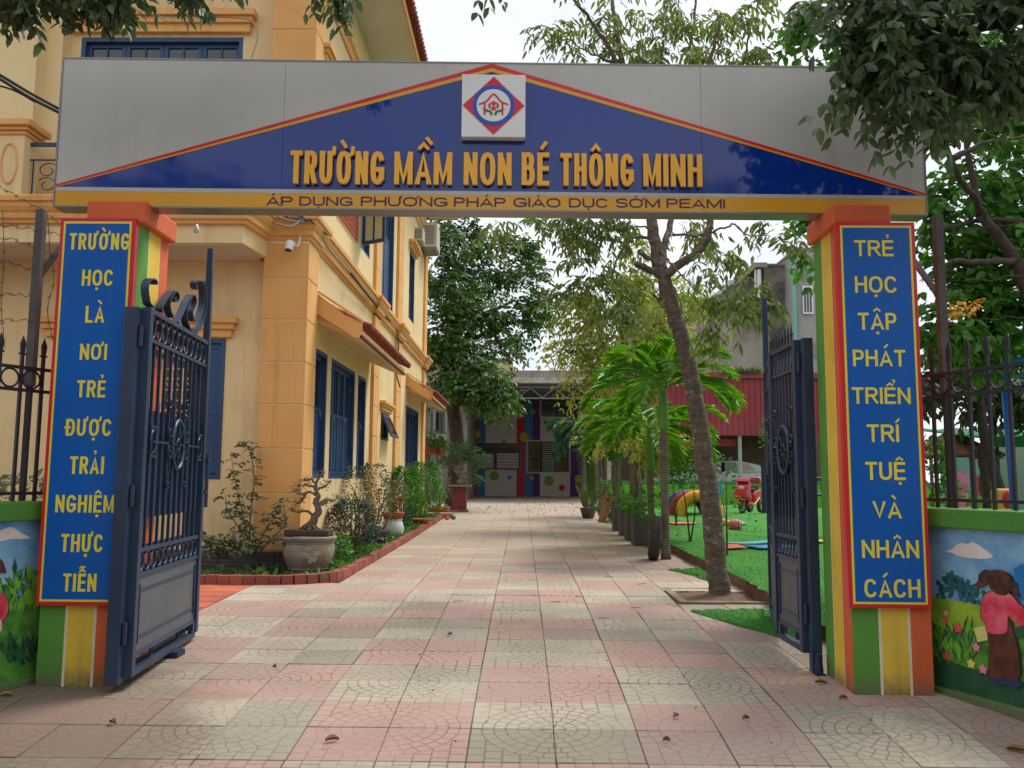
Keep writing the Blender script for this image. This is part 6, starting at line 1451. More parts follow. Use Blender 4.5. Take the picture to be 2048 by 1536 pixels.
for x, y, r, c in dots:
    px, py = 780+x*.2246, 700+y*.2246; q_ = at(px, py, BKY); mb = MB(); disc(mb, q_.x, q_.z, r*.2246/FPX*BKY, BKY-.007, 22); mb.build('painted_dot', H[c], hall, recalc=True)
# windows of the hall
M_hfr = pm('grey_aluminium', '#6b675f', '#5c5851', sc=3, rough=.5, bump=0, metal=.3); M_hin = pm('dark_red_curtain', '#5a2222', '#3c1818', sc=3, rough=.9, bump=0); M_hor = pm('warm_dim_interior', '#5e4430', '#3f2d20', sc=4, rough=.9, bump=0)
for (x0, x1, y0, y1, m_) in ((1055, 1080, 882, 943, M_hin), (1083, 1110, 882, 944, M_room), (1112, 1139, 882, 944, M_hor), (1081, 1112, 778, 833, M_room), (1114, 1146, 778, 833, M_room)):
    a, b, c, d = X_(x0), X_(x1), Z_(y1), Z_(y0); f = .05; mb = MB()
    for q_ in ((a, a+f, c, d), (b-f, b, c, d), (a+f, b-f, c, c+f), (a+f, b-f, d-f, d), (a+f, b-f, (c+d)/2-.02, (c+d)/2+.02)): mb.box(q_[0], q_[1], BKY+.03, BKY+.09, q_[2], q_[3])
    wd_ = mb.build('window', M_hfr, hall); mb = MB(); mb.box(a+f, b-f, BKY+.06, BKY+.065, c+f, d-f); mb.build('pane', glass('hall_glass_'+m_.name, m_.node_tree.nodes['Principled BSDF'].inputs['Base Color'].default_value[:3] if False else {'dark_red_curtain': '#451a1a', 'dark_room': '#1c1a18', 'warm_dim_interior': '#4a3626'}[m_.name]), wd_)
    if x0 == 1083:
        for k in range(14): z = c+f+.02+(d-c-2*f)*k/14; mb = MB(); mb.obox(((a+b)/2, BKY+.02, z+.03), ((b-a)/2-f, 0, 0), (0, .03, .02), (0, -.003, .005)); mb.build('louvre', pm('pale_louvre', '#b9b7b2', None, rough=.5, bump=0), wd_)
# notice board
a, b, c, d = X_(945), X_(1041), Z_(937), Z_(888.5)
nbt = thing('notice_board', 'dark notice board with emblem and two white timetables on the striped wall', 'notice board', ((a+b)/2, BKY, c))
mb = MB(); mb.box(a, b, BKY-.09, BKY-.02, c, d); mb.build('board', pm('near_black_board', '#241f1e', None, rough=.4, bump=0), nbt)
mb = MB(); e = .05
for q_ in ((a-e, a, c-e, d+e), (b, b+e, c-e, d+e), (a, b, c-e, c), (a, b, d, d+e)): mb.box(q_[0], q_[1], BKY-.10, BKY-.02, q_[2], q_[3])
mb.build('frame', pm('rose_frame', '#8d5a60', None, rough=.5, bump=0), nbt)
M_wb = pm('white_sheet', '#b8b6b4', None, rough=.6, bump=0)
for k in range(5): mb = MB(); z = Z_(907+6*k); mb.box(X_(993.5), X_(1037), BKY-.095, BKY-.091, Z_(911.6+6*k), z); mb.build('timetable_row', M_wb, nbt)
for k in range(9): mb = MB(); x = X_(954+3.75*k); mb.box(x, X_(956.8+3.75*k), BKY-.095, BKY-.091, Z_(936), Z_(908)); mb.build('timetable_column', M_wb, nbt)
mb = MB(); q_ = at(952, 896, BKY-.1); disc(mb, q_.x, q_.z, .12, BKY-.098, 16); mb.build('emblem', M_wb, nbt, recalc=True)
p0 = X_(960); hz = Z_(894.5), Z_(891.5)
xw = [(960, 978), (980, 991), (993, 1003), (1005, 1012), (1014, 1025), (1026.5, 1038)]
for (u, v), wd in zip(xw, ('TRƯỜNG', 'MẦM', 'NON', 'BÉ', 'THÔNG', 'MINH')):
    put_word('heading_word', wd, X_(u), X_(v), hz[0], hz[1], BKY-.097, pm('olive_lettering', '#8d8350', None, rough=.6, bump=0), nbt, .15, .14, .12)
# its roof: parapet, awning roof with steel trusses and posts
rt = thing('yard_canopy', 'flat steel canopy with pale gutter and trusses before the striped building', 'canopy', (0, 33, 4))
Zc = lambda y: at(1080, y, 33).z; Xc = lambda x: at(x, 780, 33).x
mb = MB(); mb.box(Xc(845), Xc(1230), 33.0, 33.2, Zc(754), Zc(741)); mb.build('parapet', pm('pinkish_concrete', '#a89a92', '#8f827a', sc=1.5, rough=.9, bump=.2, dirt='#6b625c', dsc=2, dlo=.55), rt)
mb = MB(); mb.box(Xc(845), Xc(1230), 32.9, 33.3, Zc(766), Zc(755)); mb.build('gutter', pm('pale_gutter', '#c9c3b4', '#a8a294', sc=2, rough=.6, bump=.1, dirt='#6b6458', dsc=2.5, dlo=.52), rt)
mb = MB(); mb.box(Xc(845), Xc(1230), 33.3, 40.6, Zc(768)+.02, Zc(768)+.08); mb.build('roof_sheet', M_galv, rt)
mb = MB(); za, zb = Zc(774), Zc(796)
mb.box(Xc(845), Xc(1230), 33.35, 33.42, za, za+.06); mb.box(Xc(845), Xc(1230), 33.35, 33.42, zb, zb+.05)
xs_t = np.linspace(Xc(845), Xc(1230), 17)
for i in range(16): mb.seg((xs_t[i], 33.385, za if i % 2 else zb+.05), (xs_t[i+1], 33.385, zb+.05 if i % 2 else za), .035, .035, (0, 1, 0))
mb.build('truss', M_galv, rt)
for k, xx in enumerate((Xc(868), Xc(1218))):
    mb = MB(); mb.tube([(xx, 33.38, gz(33)), (xx, 33.38, zb)], .06, 10); mb.build('post', M_galv, rt)
pq = at(897, 790, 27); pl = thing('lamp_post', 'pale galvanised pole at the far end of the yellow building', 'pole', (pq.x, 27, gz(27))); mb = MB(); mb.tube([(pq.x, 27, gz(27)), (pq.x, 27, pq.z)], [.09, .08], 12); mb.build('pole', M_galv, pl, smooth=True)
WL[pl.name] = WL[pl.name]; mb = MB(); mb.tube(smooth_path([(pq.x, 27, pq.z-.02), (pq.x+.05, 27, pq.z+.5), (pq.x-.2, 27, pq.z+1.0)], 5), .03, 8); mb.build('arm', M_galv, pl, smooth=True)
# side block behind the end of the yellow building
sb = thing('side_block', 'shaded grey block with balcony and doors behind the yellow building', 'building', (-6, 34, .3))
Xs = lambda x: at(x, 900, 34).x; Zs_ = lambda y: at(880, y, 34).z
M_sg = pm('side_block_wall', '#8d8a80', '#7a776e', sc=1, rough=.9, bump=.1, pos=True)
mb = MB(); mb.box(-14, Xs(934), 34, 34.3, .2, 6.5); mb.box(Xs(934)-.3, Xs(934), 34.3, 40, .2, 6.5); mb.build('wall', M_sg, sb)
mb = MB(); mb.box(-9, Xs(924), 32.6, 34, Zs_(893), Zs_(872)); mb.build('balcony_slab', pm('pale_balcony', '#b5b2aa', '#a19e96', sc=2, rough=.8, bump=.1), sb)
for k, (x0, x1) in enumerate(((862, 874), (876, 888), (903, 912), (914, 922))): mb = MB(); mb.box(Xs(x0), Xs(x1), 33.9, 33.995, .3, Zs_(905)); mb.build('door', pm('grey_white_door', '#a8aaa6', '#8f918d', sc=2, rough=.6, bump=.1), sb)
for k, (x0, x1) in enumerate(((862, 884), (902, 920))): mb = MB(); mb.box(Xs(x0), Xs(x1), 33.9, 33.995, Zs_(865), Zs_(825)); mb.build('window', M_glass, sb)
for k, (x, y, lb) in enumerate(((853, 899, 'orange hanging plant pot at the corner of the yellow building'), (871, 902, 'small orange hanging pot left of the galvanised pole'), (882, 904, 'orange hanging pot next to the galvanised pole'))):
    p = at(x, y, 23.5); t = thing('hanging_pot', lb, 'hanging pot', p, 'orange hanging pots'); r = .14 if k == 0 else .09
    mb = MB(); mb.lathe([(r*.7, -r), (r, r*.8), (r*1.1, r), (r*.9, r), (.01, r*.7)], p, 14); mb.build('pot', pm('orange_pot', '#c8502a', '#b8441f', sc=4, rough=.6, bump=.1), t, smooth=True)
    mb = MB(); mb.tube([p+Vector((0, 0, r)), p+Vector((0, 0, 1.3))], .006, 5); mb.build('hanger', M_blk, t)
    B = np.array(p)+nr.normal(0, .14, (260, 3))+np.array([0, 0, .22]); leaf_mesh('foliage', B, nr.normal(size=(260, 3)), np.full(260, .1), np.full(260, .04), M_leafd, t)
# yellow gable beyond
gb = thing('far_house', 'pale yellow house top showing over the flat canopy', 'building', (0, 52, .4)); mb = MB()
g0, g1 = at(960, 745, 52), at(1035, 745, 52); ztp = at(1010, 722, 52).z
mb.prism([(g0.x-4, 52, .3), (g1.x, 52, .3), (g1.x, 52, at(1037, 745, 52).z), (g1.x-.5, 52, ztp), (g0.x-4, 52, ztp)], (0, 6, 0)); mb.build('wall', pm('pale_yellow_render', '#d0cc8c', '#bdb97c', sc=.5, rough=.9, bump=.1, pos=True), gb, recalc=True)
mb = MB(); mb.box(g0.x-4.2, g1.x-.3, 51.8, 58.2, ztp, ztp+.15); mb.build('roof_edge', M_conc, gb)

# ------------------------------------------------------------------ car port with red cladding, car, weathered houses, right
cpt = thing('car_port', 'car port with dark red corrugated fascia over a parked car', 'car port', (7, 29, .4))
M_redc = pm('red_corrugated_steel', '#96303a', '#8a2a34', sc=.8, rough=.5, bump=.05, dirt='#a8434a', dsc=.6, pos=True)
a, b = at(1300, 800, 29).x, at(1700, 800, 29).x; zt, zb_ = at(1460, 757, 29).z, at(1460, 871, 29).z
mb = MB(); nrib = int((b-a)/.19); V, F = [], []
for i in range(nrib):
    x = a+.19*i
    for dx, dy in ((0, 0), (.11, 0), (.13, -.035), (.17, -.035)): V += [(x+dx, 29+dy, zb_), (x+dx, 29+dy, zt)]
mb.v = V; m2 = len(V)//2; mb.f = [(2*i, 2*i+2, 2*i+3, 2*i+1) for i in range(m2-1)]; mb.m = [0]*len(mb.f); o = mb.build('corrugated_fascia', M_redc, cpt); s = o.modifiers.new('thick', 'SOLIDIFY'); s.thickness = .01
mb = MB(); mb.box(a, b, 28.9, 29.12, zt, zt+.2); mb.build('fascia_cap', M_redc, cpt)
mb = MB(); mb.box(a, b, 29.1, 35.2, zb_+.25, zb_+.3); mb.build('roof_sheet', M_galv, cpt)
mb = MB(); mb.box(a-1, b+3, 35, 35.2, .3, zt); mb.build('back_wall', pm('brown_grey_wall', '#6b5f50', '#5a4f43', sc=.8, rough=.9, bump=.1, pos=True), cpt)
q0, q1 = at(1479, 872, 29.1), at(1484, 985, 29.1)
for xx in (q0.x, q0.x+5.2, q0.x-4.4): mb = MB(); mb.tube([(xx, 29.1, .35), (xx, 29.1, zb_+.24)], .065, 12); mb.build('post', pm('pale_post', '#a9aca6', '#989b95', sc=3, rough=.5, bump=.05), cpt)
lf = at(1455, 876, 29.3); mb = MB(); mb.box(lf.x-.3, lf.x+.3, 29.3, 29.5, lf.z-.3, lf.z-.01); mb.build('lantern_box', pm('deep_red_lantern', '#7a1420', '#8f1a28', sc=6, rough=.6, bump=.1), None, lf, bev=.03, label='deep red box hanging under the car port edge', cat='lantern')
# plants along the cap
P = np.array([(x, 28.85+nr.normal(0, .05), zt+.2+abs(nr.normal(0, .08))) for x in nr.uniform(a+2.4, b-3, 500)]); leaf_mesh('creeper', P, nr.normal(size=(500, 3)), np.full(500, .09), np.full(500, .04), M_leafd, label='thin green creeper along the top of the red fascia', cat='creeper', kind='stuff')
# low painted wall behind the lawn
lw = thing('playground_wall', 'low bright green wall with painted flowers behind the lawn', 'wall', (7, 26.5, .3)); lz0, lz1 = .35, at(1450, 966, 26.5).z
mb = MB(); mb.box(2.6, 16, 26.5, 26.65, lz0-.2, lz1); mb.build('wall', pm('bright_green_wall', '#6aa82c', '#5f9c28', sc=1, rough=.8, bump=.1, pos=True), lw)
mb = MB(); mb.box(2.5, 16.1, 26.45, 26.7, lz1, lz1+.05); mb.build('coping', pm('grey_green_coping', '#54737a', None, rough=.7, bump=.1), lw)
for k in range(26):
    x = 3+k*.34+rnd.gauss(0, .05); z = rnd.uniform(lz0+.15, lz1-.12); mb = MB(); r = rnd.uniform(.04, .08)
    for j in range(5): e = j*1.2566+.3; mb.prism([(x+p_[0]-x, 26.4955-.0002*j, p_[1]) for p_ in petal(x, z, r, r*.8, e)], (0, .003, 0))
    mb.build('painted_flower', [H['red'], pm('wall_blue', '#2f7fc0', None, rough=.7, bump=0), pm('wall_dark', '#31552c', None, rough=.7, bump=0), H['yellow']][k % 4], lw, recalc=True)
# fish shaped cut-out behind the motorbike
ff = at(1493, 985, 25.2)
def shape(pts, cx, cz, s_, y, th, m_, nm, lb, cat, grp=None):
    mb = MB(); mb.prism([(cx+a_*s_, y, cz+b_*s_) for a_, b_ in pts], (0, th, 0)); t_ = thing(nm, lb, cat, (cx, y, cz), grp); mb.build('cut_out', m_, t_, recalc=True); return t_
fs = [(-.2, .5), (.1, .45), (.3, .6), (.35, .3), (.25, 0), (.4, -.3), (.3, -.6), (.05, -.35), (-.1, 0), (-.35, -.3), (-.45, -.1), (-.3, .1), (-.4, .3)]
tt = shape(fs, ff.x, ff.z, .62, 25.2, .03, pm('coral_panel', '#c24a4e', '#d05c5c', sc=4, rough=.6, bump=0), 'cutout_panel', 'coral red cut-out panel behind the toy motorbike', 'play panel'); mb = MB(); mb.box(ff.x-.02, ff.x+.02, 25.23, 25.26, LZ(ff.x, 25.2)-.05, ff.z-.2); mb.build('stake', M_galv, tt)
ff = at(1437, 977, 25.6); tt = shape([(-.3, .3), (-.1, .2), (0, .5), (.1, .2), (.35, .35), (.2, 0), (.35, -.3), (0, -.1), (-.3, -.35), (-.15, 0)], ff.x, ff.z, .5, 25.6, .03, pm('blue_panel', '#2f86c8', None, rough=.6, bump=0), 'cutout_panel', 'blue cut-out panel just right of the leaning trunk', 'play panel'); mb = MB(); mb.box(ff.x-.02, ff.x+.02, 25.63, 25.66, LZ(ff.x, 25.6)-.05, ff.z-.1); mb.build('stake', M_galv, tt)
# dark blue climbing frame post
cp0 = at(1528, 930, 20); cpb = LZ(cp0.x, 20); t = thing('climbing_frame', 'dark blue steel play frame behind the right gate leaf', 'play frame', (cp0.x, 20, cpb)); mb = MB(); mb.tube([(cp0.x, 20, cpb-.05), (cp0.x, 20, cp0.z)], .07, 10); mb.tube([(cp0.x+1.6, 20, cpb-.05), (cp0.x+1.6, 20, cp0.z)], .07, 10); mb.build('uprights', M_navyd, t); mb = MB(); mb.tube([(cp0.x, 20, cpb+.42), (cp0.x+1.6, 20, cpb+.42)], .03, 8); mb.tube([(cp0.x, 20, cp0.z-.3), (cp0.x+1.6, 20, cp0.z-.3)], .03, 8); mb.build('bars', M_navyd, t)
# the parked car
M_car = pm('silver_car_paint', '#b4b8bc', '#a9adb2', sc=1, rough=.2, bump=0, metal=.3, coat=.6); cxc, cyc, czc = 6.55, 31.2, .42
t = thing('parked_car', 'silver hatchback parked under the red car port', 'car', (cxc, cyc, czc)); Wc = .86
def carsec(prof, inset):  # loft: profile (x, z) with half width
    pass
prof_low = [(-2.1, .35), (-2.12, .62), (-1.95, .80), (-1.15, .94), (-.6, 1.0), (1.5, 1.06), (2.02, 1.05), (2.15, .8), (2.12, .36)]
mb = MB(); secs = [(-Wc, .93, .03), (-Wc+.05, 1, 0), (Wc-.05, 1, 0), (Wc, .93, .03)]
for (y, s_, dz) in secs: mb.v += [(cxc+x*(.99 if s_ < 1 else 1), cyc+y, czc+(z-.35)*(.94 if s_ < 1 else 1)+.35) for x, z in prof_low]
n_ = len(prof_low)
for i in range(3):
    for j in range(n_): mb.f.append((i*n_+j, i*n_+(j+1) % n_, (i+1)*n_+(j+1) % n_, (i+1)*n_+j))
mb.f += [tuple(range(n_))[::-1], tuple(3*n_+j for j in range(n_))]; mb.m = [0]*len(mb.f); body = mb.build('body', M_car, t, recalc=True, bev=.03)
roofp = [(-1.15, .93), (-.45, 1.36), (.1, 1.47), (1.1, 1.46), (1.75, 1.32), (2.02, 1.04)]
mb = MB()
for (y, k) in ((-Wc+.04, 0), (-Wc+.22, 1), (Wc-.22, 1), (Wc-.04, 0)):
    mb.v += [(cxc+x, cyc+(y if z < 1.1 or True else y), czc+(z if k else .95+(z-.95)*.90 if z > 1.0 else z)) for x, z in roofp]
n_ = len(roofp)
for i in range(3):
    for j in range(n_-1): mb.f.append((i*n_+j, i*n_+j+1, (i+1)*n_+j+1, (i+1)*n_+j))
mb.f += [tuple(range(n_))[::-1], tuple(3*n_+j for j in range(n_))]; mb.m = [0]*len(mb.f); mb.build('cabin', M_car, t, recalc=True, bev=.02)
gl_ = glass('car_glass', '#0f1214', .05)
for nm, P_ in (('front_side_window', [(-.95, 1.0), (-.4, 1.30), (.02, 1.37), (.12, 1.02)]), ('rear_side_window', [(.2, 1.03), (.1, 1.38), (.95, 1.37), (1.0, 1.06)]), ('quarter_window', [(1.08, 1.07), (1.04, 1.36), (1.35, 1.33), (1.62, 1.1)])):
    mb = MB(); mb.prism([(cxc+x, cyc-Wc+.0, czc+z) for x, z in P_], (0, .06, 0)); mb.build(nm, gl_ if nm != 'quarter_window' else glass('car_glass_lit', '#8f7a68', .05), t, recalc=True)
for s_ in (-1, 1):
    for x in (-1.35, 1.35):
        mb = MB(); mb.torus((cxc+x, cyc+s_*(Wc-.08), czc+.31), (1, 0, 0), (0, 0, 1), .24, .085, 26, 8); w_ = mb.build('wheel', M_rub, t, smooth=True)
        mb = MB(); mb.tube([(cxc+x, cyc+s_*(Wc-.13), czc+.31), (cxc+x, cyc+s_*(Wc-.02), czc+.31)], .17, 16); mb.build('rim', M_galv, w_)
mb = MB(); mb.obox((cxc+2.02, cyc-Wc+.12, czc+.93), (.09, 0, .0), (0, .1, 0), (0, 0, .11)); mb.build('tail_light', pm('tail_red', '#a01820', None, rough=.2, bump=0), t, bev=.02)
mb = MB(); mb.ell((cxc-.75, cyc-Wc-.06, czc+1.02), (.1, .07, .07), 10, 6); mb.build('wing_mirror', M_car, t, smooth=True)
for x in (-.15, .85): mb = MB(); mb.box(cxc+x, cxc+x+.17, cyc-Wc-.02, cyc-Wc+.0, czc+.86, czc+.885); mb.build('door_handle', M_galv, t)
mb = MB(); mb.box(cxc-.9, cxc+1.65, cyc-Wc-.008, cyc-Wc+.012, czc+.985, czc+1.0); mb.build('chrome_strip', M_galv, t)
# weathered houses behind
M_wc = pm('weathered_render', '#a39c8e', '#847c70', sc=.5, rough=.95, bump=.3, bsc=8, dirt='#5e5850', dsc=.45, dlo=.48, dhi=.68, pos=True, stretch=(1, 1, .7)); M_wc2 = pm('mouldy_concrete', '#8b857a', '#6d675e', sc=.8, rough=.95, bump=.3, bsc=8, dirt='#45403a', dsc=.7, dlo=.45, dhi=.62, pos=True)
def blk(px0, px1, pyt, Y, dep, m_, lb, xr=None, zb=.3):
    p0, p1 = at(px0, pyt, Y), at(px1, pyt, Y); t_ = thing('weathered_house', lb, 'building', ((p0.x+p1.x)/2, Y, zb), 'houses behind the car port'); mb = MB(); mb.box(p0.x, p1.x, Y, Y+dep, zb, p0.z); mb.build('wall', m_, t_)
    mb = MB(); mb.box(p0.x-.05, p1.x+.05, Y-.06, Y+dep, p0.z, p0.z+.12); mb.build('parapet', M_conc, t_); return t_, p0, p1
blk(1290, 1536, 600, 36, 8, M_wc, 'long weathered grey wall of a house directly above the red fascia')
t2, p0, p1 = blk(1527, 1592, 532, 45, 8, M_wc2, 'taller mould streaked concrete house left of the right pillar')
a0 = at(1478, 600, 44.5); a1 = at(1530, 535, 44.5)
mb = MB(); mb.box(a0.x, a1.x, 46.5, 50, 5, a1.z-.2); mb.build('loggia_wall', pm('white_render', '#c9ccd0', '#b4b8bc', sc=.6, rough=.8, bump=.1, pos=True), t2); mb = MB(); mb.prism([(a0.x-.2, 44.4, a1.z-1.0), (a0.x+.9, 44.4, a1.z), (a1.x+.1, 44.4, a1.z), (a1.x+.1, 44.4, a1.z+.25), (a0.x+.8, 44.4, a1.z+.25), (a0.x-.4, 44.4, a1.z-.9)], (0, 5, 0)); mb.build('loggia_roof', M_wc, t2, recalc=True)
mb = MB(); mb.tube([(a1.x-.3, 44.6, 5), (a1.x-.3, 44.6, a1.z-.1)], .12, 8); mb.tube([(a0.x+.9, 44.6, 5), (a0.x+.9, 44.6, a1.z-.1)], .06, 6); mb.build('loggia_post', M_white, t2)
t3, p0, p1 = blk(1592, 1720, 500, 43, 8, pm('light_grey_render', '#a9a9a6', '#979793', sc=.6, rough=.85, bump=.1, dirt='#7d7b76', dsc=.6, pos=True), 'light grey rendered house with white window beside the right pillar')
wa, wb = at(1606, 628, 42.9), at(1620, 572, 42.9); mb = MB(); mb.box(wa.x, wb.x+.15, 42.88, 42.95, wa.z, wb.z); wn = mb.build('window', M_white, t3)
for k in range(3): u = wa.x+.07+k*(wb.x+.1-wa.x-.07)/3; mb = MB(); mb.box(u, u+.09, 42.86, 42.879, wa.z+.1, wb.z-.1); mb.build('pane', M_glass, wn)
mb = MB(); g_ = at(1592.5, 700, 42.8); mb.box(g_.x-.12, g_.x+.05, 42.7, 42.98, 2, at(1592, 520, 42.8).z); mb.build('green_downpipe', pm('mint_pipe', '#7fae9a', None, rough=.6, bump=.05), t3)

# ------------------------------------------------------------------ playground seen over the right wall
def AZ(x, y, Y): return at(x, y, Y)
hut = thing('thatched_hut', 'small hut with brown thatched roof behind the right railing', 'hut', AZ(1900, 1005, 11)); hc = AZ(1903, 880, 11.3)
V = []; mb = MB(); 
for k in range(26):
    a = 2*math.pi*k/26
    for j in range(3):
        r0, r1 = .55*j/3, .55*(j+1.25)/3; z0_, z1_ = hc.z+.10-.30*j/3, hc.z+.10-.30*(j+1.25)/3
        d = Vector((math.cos(a), math.sin(a), 0)); s_ = Vector((-math.sin(a), math.cos(a), 0)); w0, w1 = .02+r0*.14, .02+r1*.14
        jz = rnd.gauss(0, .012)
        mb.prism([hc*1+d*r0-s_*w0+Vector((0, 0, z0_-hc.z+jz)), hc+d*r0+s_*w0+Vector((0, 0, z0_-hc.z+jz)), hc+d*r1+s_*w1+Vector((0, 0, z1_-hc.z+jz)), hc+d*r1-s_*w1+Vector((0, 0, z1_-hc.z+jz))], (0, 0, .02))
mb.build('thatch', pm('brown_thatch', '#7a5a38', '#5e442a', sc=12, rough=1, bump=.8, bsc=50, island=.25), hut, kind='stuff', recalc=True)
for dx, dy in ((-.42, -.3), (.42, -.3), (-.42, .35), (.42, .35)): mb = MB(); mb.tube([(hc.x+dx, hc.y+dy, .1), (hc.x+dx, hc.y+dy, hc.z-.1)], .022, 8); mb.build('post', M_bark, hut)
bw = thing('mural_backdrop', 'pale blue wall with painted meadow behind the right railing', 'wall', AZ(1960, 1000, 12.5)); b0_, b1_ = AZ(1885, 890, 12.5), AZ(1992, 890, 12.5)
mb = MB(); mb.box(b0_.x, b1_.x, 12.5, 12.6, .0, b0_.z); mb.build('wall', pm('painted_pale_sky', '#86b0bc', '#a2c4c8', sc=1.2, rough=.8, bump=.1), bw)
mb = MB(); mz = AZ(1950, 985, 12.5).z; mb.prism([(b0_.x, 12.495, .0), (b1_.x, 12.495, .0), (b1_.x, 12.495, mz+.18), (b0_.x+.5, 12.495, mz), (b0_.x, 12.495, mz-.05)], (0, .004, 0)); mb.build('painted_meadow', P_hill, bw, recalc=True)
for k, (dx, c_) in enumerate(((.44, P_pink), (.53, P_trou))): mb = MB(); x = b0_.x+dx; mb.prism([(x-.03, 12.49-.002*k, mz-.05), (x+.04, 12.49-.002*k, mz-.05), (x+.045, 12.49-.002*k, mz+.2), (x, 12.49-.002*k, mz+.3), (x-.04, 12.49-.002*k, mz+.2)], (0, .001, 0)); mb.build('painted_child', c_, bw, recalc=True)
gw = MB(); p0 = AZ(1992, 880, 12.7); gw.box(p0.x, p0.x+3.5, 12.7, 12.85, 0, p0.z); gw.build('plain_wall', pm('pale_green_render', '#8f9c8a', '#7e8a79', sc=1, rough=.9, bump=.1), None, (p0.x, 12.7, 0), label='plain pale grey green wall right of the painted backdrop', cat='wall')
ca = AZ(1945, 862, 10.5); cb = AZ(2075, 850, 10.5); t = thing('shade_awning', 'bright green fabric awning behind the right railing', 'awning', ca)
mb = MB(); 
for i in range(13):
    x = ca.x+(cb.x+1.0-ca.x)*i/12
    for j in range(5): y = 10.3+.45*j; mb.v.append((x, y, ca.z-.09+.05*i/12+.05*j+.02*math.sin(i*2.2)))
for i in range(12):
    for j in range(4): q_ = i*5+j; mb.f.append((q_, q_+5, q_+6, q_+1)); mb.m.append(0)
o = mb.build('fabric', pm('green_fabric', '#1f8a54', '#1b7a4a', sc=3, rough=.8, bump=.2, trans=.3), t, smooth=True)
s = o.modifiers.new('thick', 'SOLIDIFY'); s.thickness = .01
mb = MB(); mb.box(ca.x, cb.x+1.0, 10.28, 10.3, ca.z-.2, ca.z-.08); mb.build('valance', pm('green_fabric', ''), t)
for xx in (ca.x+.1, cb.x+.9): mb = MB(); mb.tube([(xx, 12.1, .05), (xx, 12.1, ca.z+.05)], .02, 8); mb.build('post', M_galv, t)
bpx = AZ(2020, 990, 8.2); t = thing('swing_frame', 'bright blue round play frame pole behind the right railing', 'play frame', (bpx.x, 8.2, .1)); ztop_ = AZ(2015, 722, 8.2).z
mb = MB(); mb.tube([(bpx.x+.06, 8.2, .1), (bpx.x, 8.2, ztop_)], .034, 12); mb.build('upright', pm('bright_blue_steel', '#1763b8', '#1358a8', sc=3, rough=.35, bump=.05), t, smooth=True)
mb = MB(); mb.tube([(bpx.x-.12, 8.2, ztop_-.02), (bpx.x+.9, 8.1, ztop_+.1)], .03, 12); mb.tube([(bpx.x+.02, 8.2, ztop_-.16), (bpx.x+.9, 8.1, ztop_-.04)], .02, 10); mb.build('top_bar', pm('light_blue_steel', '#2f86d0', None, rough=.35, bump=0), t, smooth=True)
oc = AZ(2012, 1003, 8.9); t = thing('toy_chair', 'small orange and yellow toy seat beside the bright blue pole', 'toy seat', (oc.x, oc.y, .1)); mb = MB(); mb.box(oc.x-.11, oc.x+.09, 8.85, 9.0, .1, oc.z+.13); mb.build('back', pm('toy_orange', '#c98a28', '#d8a03a', sc=6, rough=.5, bump=0), t, bev=.03); mb = MB(); mb.ell((oc.x-.01, 8.84, oc.z+.02), (.05, .02, .09), 10, 6); mb.build('red_face', H['red'], t, smooth=True)
oc = AZ(1921, 1000, 9.6); t = thing('toy_figure', 'small pink toy animal standing behind the right railing', 'toy', (oc.x, 9.6, .1)); mb = MB(); mb.lathe([(.07, .1-.1), (.09, .1), (.1, oc.z-.1), (.075, oc.z+.05), (.06, oc.z+.1), (.1, oc.z+.16), (.09, oc.z+.25), (.03, oc.z+.3)], (oc.x, 9.6, .1-.1), 14); mb.build('body', pm('toy_pink', '#d0688a', '#e0a0b0', sc=9, rough=.5, bump=0), t, smooth=True)
for s_ in (-1, 1): mb = MB(); mb.ell((oc.x+s_*.05, 9.6, oc.z+.31), (.02, .02, .05), 8, 6); mb.build('ear', pm('toy_pink', ''), t, smooth=True)
# ------------------------------------------------------------------ trees and palms
def tree(name, label, base, blobs, mat, k=1.0, ll=.10, lw=.035, pairs=3, sl=.28, droop=.4, hang=.6, group=None, limbs=(), twigs=True, bark=None, trunk=None, smooth_tr=True, cat='tree', jit=.25, shell=.5):
    t = thing(name, label, cat, base, group); mb = MB()
    if trunk: branch(mb, trunk[0], trunk[1], trunk[2], 14, 7, wob=.006)
    for pts, r0, r1 in limbs: branch(mb, pts, r0, r1, 9, 6, wob=.006)
    mb.build('trunk', bark or M_bark, t, smooth=True)
    P, D = blobs_pts(blobs, k, shell)
    if twigs:
        mb = MB(); i = 0
        for c, r, n in blobs:
            n = max(2, int(n*k))
            for q_ in range(min(16, max(3, n//8))):
                p = P[i+nr.randint(0, n)]; cc = Vector(c); branch(mb, [cc+Vector(nr.normal(0, r*.12, 3)), (cc+Vector(p))/2+Vector((0, 0, -r*.06)), Vector(p)], .012*min(1.6, r*1.6), .003, 5, 3)
            i += n
        mb.build('twigs', M_twig, t, smooth=True, kind='stuff')
    leaf_mesh('foliage', *spray(P, D, sl, pairs, ll, lw, droop, hang, jit), mat, t); return t
A = lambda x, y, Y: at(x, y, Y)
